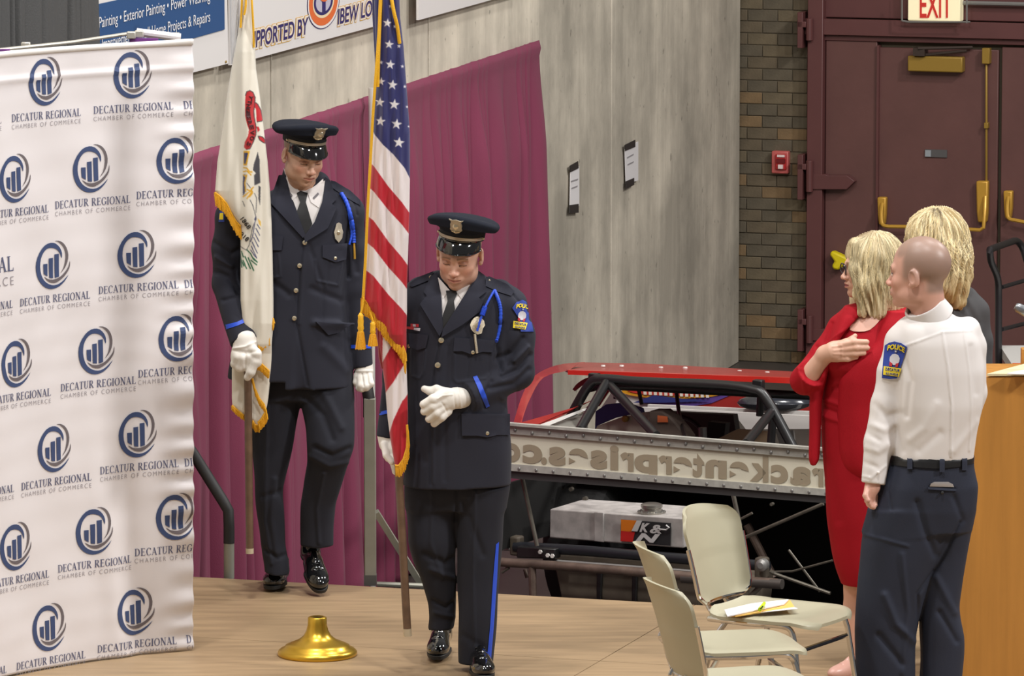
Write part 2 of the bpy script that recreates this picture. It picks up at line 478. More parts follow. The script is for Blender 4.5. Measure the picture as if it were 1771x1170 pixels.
def foldnoise(amp, sc=(1, 1, 1), seed=0.0):
    def f(x, y, z):
        X = x*sc[0]; Y = y*sc[1]; Z = z*sc[2]
        a = np.sin(X*17+Z*9+seed+1.7*np.sin(Z*11+Y*13+seed)); b = np.sin(Z*31-X*23+Y*11+2.1*seed+1.3*np.sin(X*29+seed))
        c = np.sin(Y*27+Z*17-X*13+seed*3)
        return amp*(a*.5+b*.3+c*.25)
    return f
# ================================================================ SETTING
FLOORZ = -0.64
A_ = G(335, 998); B_ = G(1440, 1060)
E1 = (B_-A_).normalized(); E2 = Vector((-E1.y, E1.x, 0))      # along the stage edge (right), and away from the viewer
UP = Vector((0, 0, 1))
def SP(a, b, z=0.0): return A_+E1*a+E2*b+UP*z
m_arena = mat('arena_floor_paint', (70, 64, 60), .5, var=.2, vscale=2)
m_stage = mat('brown_hardboard', (156, 131, 100), .5, var=.2, vscale=3.0, bump=.05, bscale=30, stretch=(1, 7, 1))
m_dark = mat('stage_black', (22, 20, 20), .7)
fl = MB().box((0, 26, FLOORZ-.05), (30, 44, .1)).build('floor', m_arena); fl['kind'] = 'structure'
st = thing('stage', 'low portable stage covered in tan boards under the officers and chairs', 'stage', SP(2, -3, FLOORZ))
seam1 = (G(332, 1102)-A_).dot(-E2)
rows = [0, seam1, seam1+1.22, seam1+2.44, seam1+3.66, seam1+4.88, seam1+6.1]
q = G(1100, 1107)-A_; cut = q.dot(E1)
for i in range(6):
    xs = [cut-4.88, cut-2.44, cut, cut+2.44] if i % 2 == 1 or i == 0 else [cut-4.88, cut-2.44, cut, cut+2.44]
    for x in xs:
        for (xa, xb) in ((x, x+2.44),):
            g = .004
            c = SP((xa+xb)/2, -(rows[i]+rows[i+1])/2, -.012)
            t = MB().box(c, (xb-xa-g, rows[i+1]-rows[i]-g, .024), ax=(E1, E2, UP)).build('stage_board', m_stage, st)
MB().box(SP(cut-1.22, -rows[-1]/2, -.05), (9.7, rows[-1]-.02, .05), ax=(E1, E2, UP)).build('deck_frame', m_dark, st)
MB().box(SP(cut-1.22, -.03, -.36), (9.7, .03, .56), ax=(E1, E2, UP)).build('stage_skirt', m_dark, st)
# ---- concrete wall
WA = Vector((.2549, 1, 0)).normalized(); WN = Vector((WA.y, -WA.x, 0)); W0 = Vector((-7.74, 0, 0))
def Wp(u, v, off=0.0): return onplane(u, v, W0+WN*off, WN)
def wal(u): return (Wp(u, 300)-W0).dot(WA)
nt_c = None
def concrete():
    m = mat('board_formed_concrete', (212, 202, 184), .85, var=.24, vscale=2.2, bump=.5, bscale=9, stretch=(1.6, 1.6, .25))
    nt = m.node_tree; N = nt.nodes; L = nt.links; b = N['Principled BSDF']; base = b.inputs['Base Color'].links[0].from_socket
    tc = N.new('ShaderNodeTexCoord'); n = N.new('ShaderNodeTexNoise'); n.inputs['Scale'].default_value = .9; n.inputs['Detail'].default_value = 8; n.inputs['Roughness'].default_value = .65
    L.new(tc.outputs['Object'], n.inputs['Vector'])
    mr = N.new('ShaderNodeMapRange'); mr.inputs[1].default_value = .38; mr.inputs[2].default_value = .62; mr.inputs[3].default_value = .62; mr.inputs[4].default_value = 1.05; L.new(n.outputs[0], mr.inputs[0])
    mx = N.new('ShaderNodeMix'); mx.data_type = 'RGBA'; mx.blend_type = 'MULTIPLY'; mx.inputs[0].default_value = 1; L.new(base, mx.inputs[6]); L.new(mr.outputs[0], mx.inputs[7])
    n3 = N.new('ShaderNodeTexNoise'); n3.inputs['Scale'].default_value = 14; n3.inputs['Detail'].default_value = 3; L.new(tc.outputs['Object'], n3.inputs['Vector'])
    m3 = N.new('ShaderNodeMapRange'); m3.inputs[1].default_value = .68; m3.inputs[2].default_value = .74; m3.inputs[3].default_value = 1; m3.inputs[4].default_value = .62; L.new(n3.outputs[0], m3.inputs[0])
    mx2 = N.new('ShaderNodeMix'); mx2.data_type = 'RGBA'; mx2.blend_type = 'MULTIPLY'; mx2.inputs[0].default_value = 1; L.new(mx.outputs[2], mx2.inputs[6]); L.new(m3.outputs[0], mx2.inputs[7])
    L.new(mx2.outputs[2], b.inputs['Base Color']); return m
m_conc = concrete()
aend = wal(1279)
wl = MB().box(W0+WA*(aend/2+7)-WN*.2+UP*3, (.33, aend-14-.02, 7.4), ax=(WN, WA, UP)).build('wall_left', m_conc); wl['kind'] = 'structure'
cuts = [14, wal(60), wal(470), wal(742), wal(1057), aend]
for i in range(5):
    a, b = cuts[i]+.012, cuts[i+1]-(.012 if i < 4 else 0)
    for z0, z1 in ((FLOORZ, 3.1), (3.115, 6.6)):
        MB().box(W0+WA*((a+b)/2)-WN*.0175+UP*((z0+z1)/2), (.035, b-a, z1-z0), ax=(WN, WA, UP)).build('concrete_panel', m_conc, wl, bevel=.006)
# ---- brick wall with doors, square to the concrete
BR = onplane(1279, 300, Vector((0, 36.0, 0)), Vector((0, 1, 0))); BN = -E2; BR.z = 0.0
def Bp(u, v, off=0.0): return onplane(u, v, BR+BN*off, BN)
def bax(p): return (p-BR).dot(E1)
m_mortar = mat('mortar', (84, 75, 60), .9)
m_br = [mat('brick_'+n, c, .85, var=.2, vscale=10, bump=.3, bscale=50) for n, c in
        (('umber', (98, 86, 68)), ('drab', (104, 92, 72)), ('tan', (122, 99, 70)), ('grey_umber', (92, 83, 68)))]
wb = MB().box(BR+E1*4.2-BN*.108+UP*3, (9.6, .2, 7.4), ax=(E1, BN, UP)).build('wall_back', m_mortar); wb['kind'] = 'structure'
xr = bax(Bp(1399, 300)); bm_shared = {}
rr = random.Random(3); row = 0; zz = FLOORZ
ml = {}
while zz < 2.75:
    x = -.05-(.0975 if row % 2 else 0)
    while x < xr:
        xa, xb = max(x, -.05), min(x+.1905, xr)
        if xb-xa > .03:
            k = rr.choices([0, 1, 2, 3], [5, 4, 1.3, 5])[0]; key = (round(xb-xa, 2), k)
            if key not in ml:
                o = MB().box((0, 0, 0), (xb-xa, .05, .0695), ax=(E1, BN, UP)).build('brick', m_br[k], wb, bevel=.004)
                o.data.transform(Matrix.Translation(Vector(wb.location))); ml[key] = o
            else: o = ml[key].copy(); C.objects.link(o)
            o.location = BR+E1*((xa+xb)/2)+BN*(-.026+rr.uniform(-.003, .003))+UP*(zz+.037)-Vector(wb.location)
        x += .195
    zz += .0738; row += 1
m_door = mat('maroon_door_paint', (101, 66, 62), .45, var=.08, vscale=5, bump=.08, bscale=20)
m_door2 = mat('maroon_frame_paint', (96, 56, 55), .45, var=.08, vscale=5)
m_brass = mat('worn_brass', (206, 158, 62), .35, metal=.3)
m_brd = mat('dark_brass', (158, 126, 52), .4, metal=.25)
def bq(mb, u0, v0, u1, v1, d0, d1):
    """block on the back wall spanning pixels u0..u1, v0..v1, from d0 to d1 in front of it"""
    a, b = Bp(u0, (v0+v1)/2, (d0+d1)/2), Bp(u1, (v0+v1)/2, (d0+d1)/2); z0, z1 = Bp((u0+u1)/2, v1, (d0+d1)/2).z, Bp((u0+u1)/2, v0, (d0+d1)/2).z
    xa, xb = bax(a), bax(b)
    return mb.box(BR+E1*((xa+xb)/2)+BN*((d0+d1)/2)+UP*((z0+z1)/2), (xb-xa, abs(d1-d0), z1-z0), ax=(E1, BN, UP))
tr = MB(); bq(tr, 1399, -60, 1426, 690, -.02, .10); tr.build('trim_1', m_door2, bevel=.006)['kind'] = 'structure'
tr = MB(); bq(tr, 1426, -80, 1960, 36, -.02, .03); tr.build('trim_2', m_door2, bevel=.006)['kind'] = 'structure'
tr = MB(); bq(tr, 1426, 66, 1960, 76, .0, .05); tr.build('trim_3', m_door2, bevel=.004)['kind'] = 'structure'
d1 = MB(); bq(d1, 1428, 70, 1516, 690, .0, .04); d1 = d1.build('door_1', m_door, bevel=.004); d1['kind'] = 'structure'
d2 = MB(); bq(d2, 1520, 84, 1725, 690, .0, .035); d2 = d2.build('door_2', m_door, bevel=.004); d2['kind'] = 'structure'
d3 = MB(); bq(d3, 1731, 84, 1945, 690, .0, .035); d3 = d3.build('door_3', m_door, bevel=.004); d3['kind'] = 'structure'
b_ = MB(); bq(b_, 1516, 78, 1520, 690, .0, .06); b_.build('door_stop', m_door2, d1)
for (v0, v1, ue) in ((38, 66, 1960), (284, 328, 0), (552, 590, 0)):   # strap hinges
    h = MB(); 
    if ue: bq(h, 1394, v0, ue, v1, .04, .085)
    else:
        vm = (v0+v1)/2; vs_ = [(1394, v0+18), (1428, v0+18), (1430, v0+20), (1465, v0+20), (1478, vm+8), (1464, v1), (1394, v1)]
        h.prism([Bp(a, b, .11) for a, b in vs_], -BN*.06)
    bq(h, 1384, v0-18, 1393, v1+16, .0, .14); bq(h, 1384, v0-2, 1399, v0+8, .0, .14)
    h.tube([Bp(1400, v0-6, .12), Bp(1400, v1+4, .12)], .022)
    h.build('strap_hinge', m_door2, d1, bevel=.003)
c = MB(); bq(c, 1572, 97, 1667, 124, .035, .11); c.build('door_closer', m_brd, d2, bevel=.008)
c = MB(); c.tube([Bp(1672, 88, .10), Bp(1590, 96, .10), Bp(1588, 84, .14), Bp(1682, 82, .06)], .010); bq(c, 1582, 82, 1602, 96, .05, .14); c.build('closer_arm', mat('dark_iron', (70, 58, 52), .5, metal=.5), d2)
c = MB(); bq(c, 1600, 259, 1638, 272, .035, .045); c.build('plate', mat('grey_plate', (86, 84, 84), .4), d2)
c = MB(); bq(c, 1600, 260, 1610, 271, .045, .05); c.build('plate_label', mat('pale_plate', (150, 155, 160), .4), d2)
def crossbar(door, u0, u1, v0, v1, first):
    def br(u, ua, ub, va, vb):
        h = MB(); h.prism([Bp(ua, va, .04), Bp(ub, va, .04), Bp(ub-1, vb-18, .04), Bp(ub-3, vb, .04), Bp(ua+3, vb, .04), Bp(ua+1, vb-18, .04)], BN*.05)
        return h.build('bar_bracket', m_brass, door, bevel=.01)
    br(0, u0-5, u0+11, v0, v0+48); br(0, u1-12, u1+9, v1-14, v1+58)
    b = MB(); b.tube(curve_pts([Bp(u0+1, v0+12, .09), Bp(u0-1, v0+30, .13), Bp(u0+1, v0+48, .15), Bp(u0+12, v0+52, .15)], 4)+[Bp((u0+u1)/2, (v0+v1)/2+60, .15), Bp(u1-8, v1+72, .15)]+curve_pts([Bp(u1-2, v1+68, .15), Bp(u1, v1+40, .13), Bp(u1+1, v1+14, .09)], 4), .012, 8)
    b.build('push_bar', m_brass, door)
crossbar(d2, 1525, 1703, 340, 326, 1); crossbar(d3, 1743, 1925, 329, 345, 0)
c = MB(); c.tube([Bp(1706, 100, .06), Bp(1706, 330, .06)], .008, 8); bq(c, 1700, 83, 1713, 110, .035, .09); bq(c, 1703, 212, 1710, 222, .035, .08); c.build('latch_rod', m_brd, d2, bevel=.003)
# exit sign
m_cream = mat('exit_cream', (250, 238, 196), .5, emit=.55); m_red = mat('exit_red', (214, 48, 40), .5, emit=.15); m_grey = mat('galvanised', (150, 148, 145), .45, metal=.6)
ex = thing('exit_sign', 'cream exit sign with red letters above the maroon double door', 'sign', Bp(1618, 37, .1))
c = MB(); bq(c, 1573, -40, 1664, 36, .05, .14); c.build('housing', m_cream, ex, bevel=.008)
vs, fs = text_box('EXIT', 1591, 1646, -30, 46, bold=.015)
flatmap('lettering', [(vs, fs)], lambda x, y: Bp(x, -y, .146), BN, m_red, ex)
c = MB()
for (a, b) in (((1560, -10), (1560, 36)), ((1560, 36), (1572, 38)), ((1572, 38), (1678, 38)), ((1672, -10), (1672, 40))): c.tube([Bp(a[0], a[1], .17), Bp(b[0], b[1], .17)], .006, 6)
c.build('wire_guard', m_grey, ex)
c = MB(); c.tube([Bp(1664, 5, .07), Bp(1800, 8, .07)], .014, 8); c.build('conduit', m_grey, ex)
fa = thing('fire_alarm', 'small red fire alarm pull station on the brick wall', 'alarm', Bp(1350, 300, .0))
c = MB(); bq(c, 1336, 261, 1365, 300, -.004, .05); c.build('backplate', mat('alarm_pink', (196, 96, 92), .4), fa, bevel=.008)
c = MB(); bq(c, 1341, 267, 1360, 294, .05, .065); c.build('front', mat('alarm_red', (176, 36, 38), .4), fa, bevel=.006)
c = MB(); bq(c, 1343, 275, 1358, 282, .065, .075); c.build('handle', mat('alarm_dark', (110, 20, 26), .4), fa)
c = MB(); bq(c, 1346, 285, 1354, 292, .065, .08); bq(c, 1344, 268, 1357, 272, .065, .07); c.build('pull_grip', mat('alarm_white', (230, 214, 210), .4), fa)
yt = MB(); yt.prism([Bp(a, b, .12) for a, b in ((1434, 441), (1438, 434), (1449, 439), (1464, 446), (1467, 452), (1457, 461), (1449, 468), (1440, 466), (1438, 459), (1443, 453))], -BN*.07)
tag(yt.build('yellow_handle', mat('yellow_plastic', (226, 204, 10), .5), bevel=.012), 'bright yellow plastic handle on the maroon door beside the glasses of the woman', 'handle')
# ---- papers on the concrete
m_paper = mat('paper', (226, 222, 222), .7); m_tape = mat('black_tape', (48, 44, 42), .6); m_ink = mat('grey_ink', (150, 146, 148), .7)
def wpaper(label, poly, tapes, lines):
    t = thing('paper_notice', label, 'paper', Wp(poly[2][0], poly[2][1], .01), 'notices taped to the concrete wall')
    MB().prism([Wp(a, b, .016) for a, b in poly], -WN*.004).build('sheet', m_paper, t)
    for tp in tapes: MB().prism([Wp(a, b, .021) for a, b in tp], -WN*.004).build('tape', m_tape, t)
    for (a, b, c_, d_) in lines: MB().prism([Wp(a, b, .019), Wp(c_, d_, .019), Wp(c_, d_+2.2, .019), Wp(a, b+2.2, .019)], -WN*.002).build('print_line', m_ink, t)
wpaper('white notice taped to concrete nearer the maroon curtain', [(987, 296), (1002, 288), (1002, 356), (986, 362)], [[(986, 287), (1000, 279), (1001, 291), (987, 298)], [(986, 355), (1001, 353), (1001, 368), (985, 369)]], [(988, 313, 1000, 309), (989, 325, 999, 321)])
wpaper('white notice with curled edge taped to concrete nearer the brick wall', [(1081, 258), (1104, 245), (1104, 312), (1083, 319)], [[(1081, 251), (1099, 242), (1099, 254), (1082, 261)], [(1083, 314), (1097, 308), (1097, 320), (1083, 327)]], [(1085, 272, 1096, 266), (1086, 284, 1096, 279)])
# ---- banners on the concrete
m_ban = mat('white_vinyl', (226, 222, 220), .35, bump=.03, bscale=6); m_bblue = mat('banner_blue', (48, 84, 132), .35); m_bw = mat('banner_white_ink', (225, 226, 230), .5)
def banner(label, poly, name='banner'):
    t = thing(name, label, 'banner', Wp(poly[0][0], poly[0][1], .05))
    MB().prism([Wp(a, b, .06) for a, b in poly], -WN*.012).build('sheet', m_ban, t); return t
t = banner('white and blue painting services banner behind the logo backdrop', [(150, 172), (395, 110), (392, -60), (150, 0-60)])
vs, fs = tri_poly([(150, 119), (335, 66), (388, 51), (387, -60), (201, 0), (169, 7), (150, 11)], 40)
flatmap('blue_field', [(vs, fs)], lambda x, y: Wp(x, y, .062), WN, m_bblue, t)
def wtext(name, s, x0, x1, base, h, m, t, off, **k):
    vs, fs = text_box(s, x0, x1, 0, h, **k)
    for wv, wf in words(vs, fs, h*.13): flatmap(name, [(wv, wf)], lambda x, y: Wp(x, base(x)-y, off), WN, m, t, .001)
wtext('lettering', 'Painting \u2022 Exterior Painting \u2022 Power Washing', 171, 363, lambda x: 48.5-(x-171)*.25, 20, m_bw, t, .066, bold=.0)
wtext('lettering', 'Improvement \u2022 Small Home Projects & Repairs', 176, 363, lambda x: 84-(x-180)*.256, 19.5, m_bw, t, .066, bold=.0)
MB().lathe(Wp(390.5, 107, .062), [(.006, 0), (.006, .003)], 12, WN).build('grommet', m_brd, t)
t = banner('white union sponsor banner between the two flags', [(399, 113), (689, 34.5), (689, -60), (399, -60)])
m_nav = mat('banner_navy', (52, 46, 104), .4); m_gld = mat('banner_gold', (222, 170, 50), .4); m_org = mat('banner_orange', (222, 110, 60), .4); m_wh = mat('banner_plain_white', (232, 226, 222), .4); m_crm = mat('banner_cream', (236, 214, 176), .4)
bl = lambda x: 82-(x-443.5)*.262
for mm, bd, off in ((m_gld, .13, .0612), (m_wh, .10, .0618), (m_crm, .05, .0624), (m_nav, .02, .0630)):
    g = bd*18
    wtext('lettering', 'SUPPORTED BY', 424-g*.5, 533+g*.5, lambda x: bl(x)-1, 29, mm, t, off, bold=bd, shear=.12)
    wtext('lettering', 'IBEW LOCAL', 584-g*.5, 672+g*.5, lambda x: 42-(x-584)*.27, 27, mm, t, off, bold=bd, shear=.12)
def ring(cx, cy, rx, ry, sl=-.25, n=40): return [(cx+rx*math.sin(2*math.pi*i/n), cy-ry*math.cos(2*math.pi*i/n)+sl*rx*math.sin(2*math.pi*i/n)) for i in range(n)]
for k, (rx, ry, mm) in enumerate(((28, 47, m_nav), (27, 45.5, m_wh), (25, 41, m_org), (18.5, 28, m_crm), (16.5, 23, m_nav), (13, 18, mat('emblem_grey', (190, 186, 200), .4)))):
    flatmap('emblem_ring', [tri_poly(ring(559, 3, rx, ry), 30)], lambda x, y, k=k: Wp(x, y, .0612+.0006*k), WN, mm, t, .001)
flatmap('emblem_figure', [tri_poly([(553, -6), (557, 4), (557, 21), (563, 20), (563, 3), (568, -9)], 30)], lambda x, y: Wp(x, y, .0652), WN, m_nav, t, .001)
flatmap('emblem_figure', [tri_poly(ring(560, -4, 7, 7, 0, 16), 30)], lambda x, y: Wp(x, y, .0658), WN, m_org, t, .001)
t = banner('plain white banner corner at the top right of the national flag', [(724, 35), (900, -14), (900, -60), (724, -60)])
# ---- cloth grids
def cloth(name, fn, nu, nv, m, parent, thick=.004, n=None):
    s = np.linspace(0, 1, nu)[None]; t = np.linspace(0, 1, nv)[:, None]
    X = fn(s, t); V = np.stack([np.broadcast_to(c, (nv, nu)) for c in X], -1).reshape(-1, 3)
    Q = grid_faces(nu, nv); V = np.asarray(V, float); N = vnormals(V, Q)
    W_ = V-N*thick; F2 = np.concatenate([Q, Q[:, ::-1]+len(V)])
    e = []
    for a, b in ((np.arange(nu-1), np.arange(1, nu)),): e.append(np.stack([b, a, a+len(V), b+len(V)], 1)); o_ = (nv-1)*nu; e.append(np.stack([a+o_, b+o_, b+o_+len(V), a+o_+len(V)], 1))
    r = np.arange(nv-1)*nu; e.append(np.stack([r, r+nu, r+nu+len(V), r+len(V)], 1)); r = r+nu-1; e.append(np.stack([r+nu, r, r+len(V), r+nu+len(V)], 1))
    return mesh_np(name, np.concatenate([V, W_]), np.concatenate([F2]+e), m, parent)
CU = Vector((math.tan(math.radians(13.4)), 1, 0)).normalized(); CN = Vector((CU.y, -CU.x, 0)); C0 = Vector((-7.2, 0, 0))
def cal(u): return (onplane(u, 300, C0, CN)-C0).dot(CU)
m_mar = mat('maroon_drape', (124, 53, 78), .7, bump=.12, bscale=220, spec=.25, sheen=.08, var=.05, vscale=3)
m_white_metal = mat('white_pole', (205, 200, 194), .4, metal=.2)
ZT = 1.78
def drape(label, u0, u1, folds, seed, ztop=ZT, m=m_mar, plane=(C0, CU, CN), name='drape', group='maroon drapes on the pipe stand', cat='drape', amp=.065, topoff=0.0, zbot=FLOORZ+.01, gather=.16, flare=0.0):
    c0, cu, cn = plane
    a0 = (onplane(u0, 300, c0, cn)-c0).dot(cu); a1 = (onplane(u1, 300, c0, cn)-c0).dot(cu)
    r = random.Random(seed); ph = [r.uniform(0, 6.28) for _ in range(5)]
    def fn(s, t):
        z = ztop-(ztop-zbot)*t; g = .12+.88*sstep(t, .02, .25)
        sw = s+.03*np.sin(2*np.pi*s*2+ph[0])+.010*np.sin(t*5+ph[1])
        q = sw+.05*np.sin(2*np.pi*1.3*s+ph[3])+.03*np.sin(2*np.pi*3.1*s+ph[0]); wv = (.35+.65*np.sin(2*np.pi*1.7*s+ph[4])**2)*(1.25-2.3*np.abs(np.sin(np.pi*folds*q+ph[2]+.25*np.sin(t*3+ph[1])))**.55+.2*np.sin(2*np.pi*folds*1.6*q+ph[3]+t*1.5))*-1+.35*np.sin(2*np.pi*folds*.45*s+ph[4]+t)
        off = amp*g*wv*(.7+.5*t)+(.010*np.sqrt(np.clip(1-((t*2.4-.02)/.03-1)**2, 0, 1)))*(t*2.4 < .08)
        a = a0+(a1-a0)*(s+flare*t*(s-.5)*2)
        X = c0.x+cu.x*a+cn.x*(off+topoff); Y = c0.y+cu.y*a+cn.y*(off+topoff)
        return X, Y, z+0*s
    o = cloth(name, fn, int(folds*16)+20, 60, m, None); tag(o, label, cat, group); return o
drape('maroon drape at the far left beside the white logo backdrop', 300, 487, 9, 1)
drape('maroon drape behind the taller officer, left of the white upright', 474, 625, 9, 2)
drape('narrow maroon drape between the white upright and the national flag', 626, 704, 5, 3)
drape('maroon drape right of the national flag behind the front officer', 697, 822, 9, 4)
drape('rightmost maroon drape ending against the bare concrete', 816, 930, 8, 5, flare=.02)
pf = thing('pipe_stand', 'white pipe stand carrying the maroon drapes along the concrete wall', 'stand', onplane(625, 300, C0, CN)*1)
pf.location.z = FLOORZ
for u in (300, 625, 931):
    a = cal(u); p = C0+CU*a+CN*(.05 if u == 625 else -.05)
    MB().tube([p+UP*FLOORZ, p+UP*(ZT+.05)], .014, 12).build('upright', m_white_metal, pf)
    MB().box(p+UP*(FLOORZ+.006), (.35, .35, .012)).build('base_plate', m_grey, pf)
for ua, ub in ((300, 625), (625, 931)):
    MB().tube([C0+CU*cal(ua)-CN*.035+UP*(ZT-.045), C0+CU*cal(ub)-CN*.035+UP*(ZT-.045)], .016, 10).build('crossbar', m_white_metal, pf)
m_char = mat('charcoal_drape', (70, 70, 70), .7, bump=.15, bscale=150)
drape('charcoal grey pleated drape behind the top of the logo backdrop', -30, 142, 13, 9, ztop=3.2, m=m_char, plane=(W0, WA, WN), group=None, cat='drape', amp=.02, topoff=.06, zbot=2.0, name='pleated_drape')
# ================================================================ LOGO BACKDROP
BD0 = G(334, 1125.5)
def bd_curve():
    s = np.linspace(-.0, 1.9, 600); ph = np.radians(27+31*np.clip(s, 0, 1.3)/1.04)
    dx = -np.cos(ph); dy = -np.sin(ph); ds = s[1]-s[0]
    return s, BD0.x+np.concatenate([[0], np.cumsum(dx[:-1]*ds)]), BD0.y+np.concatenate([[0], np.cumsum(dy[:-1]*ds)]), ph
bs, bx_, by_, bph = bd_curve(); BDH = CAMH-(BD0.y)*math.tan(TH+math.atan((65-CY)/F))-.020
def BDf(s, z, off=0.0):
    s = np.asarray(s, float); z = np.asarray(z, float)
    x = np.interp(s, bs, bx_); y = np.interp(s, bs, by_); ph = np.interp(s, bs, bph)
    e = np.exp(-(s/.10)**2)
    d = .006*e*(np.sin(z*62+2*np.sin(z*9))+.5*np.sin(z*31+1))+.0035*np.sin(z*3.1+s*9)*np.sin(s*7+z*2)+.010*np.exp(-((s-.32-.16*z)/.055)**2)*sstep(-z, -1.2, -.3)-.012*np.exp(-((s-.22-.1*z)/.05)**2)*sstep(-z, -1.3, -.2)
    d = d+.0007*np.sin(s*23+z*37+2*np.sin(z*5))*np.sin(z*19-s*31+s*s*9)+.0012*np.sin((s*9-z*5)*2+1.5*np.sin(z*4+s*3))
    d = d+.006*np.exp(-((z-(BDH-.10))/.012)**2)
    nx, ny = np.sin(ph), -np.cos(ph)
    x = x+nx*(d+off); y = y+ny*(d+off)
    return x+.0078*z, y, z+0*x
m_cloth = mat('white_print_cloth', (226, 221, 223), .55, bump=.06, bscale=14, sheen=.2)
bk = thing('logo_backdrop', 'white step-and-repeat fabric backdrop printed with chamber of commerce logos', 'backdrop', BD0)
o = cloth('fabric', lambda s, t: BDf(s*1.34, BDH*(1-t)+.008), 240, 260, m_cloth, bk, thick=.006)
cloth('top_hem', lambda s, t: BDf(s*1.34, BDH+.012-.022*t, .004), 120, 3, mat('hem_white', (236, 233, 230), .6), bk, thick=.012)
def bd_inv(u, v):
    """cloth coordinates seen at a pixel"""
    ss = np.linspace(0, 1.8, 900); x = np.interp(ss, bs, bx_); y = np.interp(ss, bs, by_); z = 1.2
    for _ in range(3):
        uu, _v = px_of(np.stack([x+.0078*z, y, np.full_like(x, z)], 1)); s = float(np.interp(u, uu[::-1], ss[::-1]))
        z = P(u, v, float(np.interp(s, bs, by_))).z
    return s, z
m_lb = mat('logo_blue', (56, 72, 112), .6); m_lg = mat('logo_grey', (104, 96, 100), .6); m_lt = mat('logo_text', (84, 88, 118), .6); m_lt2 = mat('logo_text_grey', (140, 134, 140), .6)
LB = [(470, 435), (474, 370), (445, 300), (390, 245), (320, 228), (240, 255), (165, 340), (120, 450), (118, 560), (150, 670), (215, 755), (290, 800), (365, 808), (440, 785), (510, 725), (560, 650), (505, 705), (440, 750), (370, 765), (300, 745), (235, 695), (195, 620), (176, 520), (185, 420), (220, 345), (270, 300), (330, 292), (390, 310), (430, 345), (455, 395)]
LG1 = [(375, 212), (430, 212), (490, 245), (535, 310), (557, 400), (545, 490), (510, 565), (455, 625), (495, 560), (518, 470), (522, 390), (505, 320), (470, 265), (420, 225)]
LG2 = [(578, 475), (578, 540), (555, 600), (500, 670), (430, 720), (370, 737), (300, 715), (255, 675), (235, 645), (290, 680), (350, 693), (420, 680), (480, 645), (540, 580), (565, 530)]
LBR = [[(220, 487), (278, 487), (280, 645), (228, 610)], [(295, 422), (353, 418), (357, 675), (305, 665)], [(372, 378), (432, 374), (437, 662), (382, 675)]]
def smoothp(p, n=3):
    q = [Vector((a, b, 0)) for a, b in p]; q = [q[-1]]+q+[q[0], q[1]]; c = curve_pts(q, n)[n:-n-1]; return [(k.x, k.y) for k in c]
def nrm2(poly): return [((x-345)*.000372, -(y-518)*.00031) for x, y in poly]
def reg(p): return (nrm2(p),)
_lg = {}
for key, polys, sm in (('b', [LB], 1), ('g', [LG1, LG2], 1), ('b2', LBR, 0)):
    _lg[key] = []
    for p in polys:
        pp = nrm2(p)
        if sm: pp = [(a[0], a[1]) for a in smoothp(pp, 2)]
        _lg[key].append(tri_poly(pp, .012))
# serif capitals drawn from strokes
def seg(x1, y1, x2, y2, t):
    dx, dy = x2-x1, y2-y1; L_ = math.hypot(dx, dy); nx, ny = -dy/L_*t/2, dx/L_*t/2
    return [(x1+nx, y1+ny), (x2+nx, y2+ny), (x2-nx, y2-ny), (x1-nx, y1-ny)]
def arcp(cx, cy, rx, ry, a0, a1, thick, thin, n=14):
    o_, i_ = [], []
    for k in range(n+1):
        a = math.radians(a0+(a1-a0)*k/n); t = thin+(thick-thin)*abs(math.cos(a)); o_.append((cx+rx*math.cos(a), cy+ry*math.sin(a))); i_.append((cx+(rx-t)*math.cos(a), cy+(ry-t*.8)*math.sin(a)))
    return [[o_[k], o_[k+1], i_[k+1], i_[k]] for k in range(n)]
TK, TN = .15, .06
def stem(x, y0=0, y1=1, s0=1, s1=1):
    r = [seg(x, y0, x, y1, TK)]
    if s0: r.append(seg(x-.15, y0+TN/2, x+.15, y0+TN/2, TN))
    if s1: r.append(seg(x-.15, y1-TN/2, x+.15, y1-TN/2, TN))
    return r
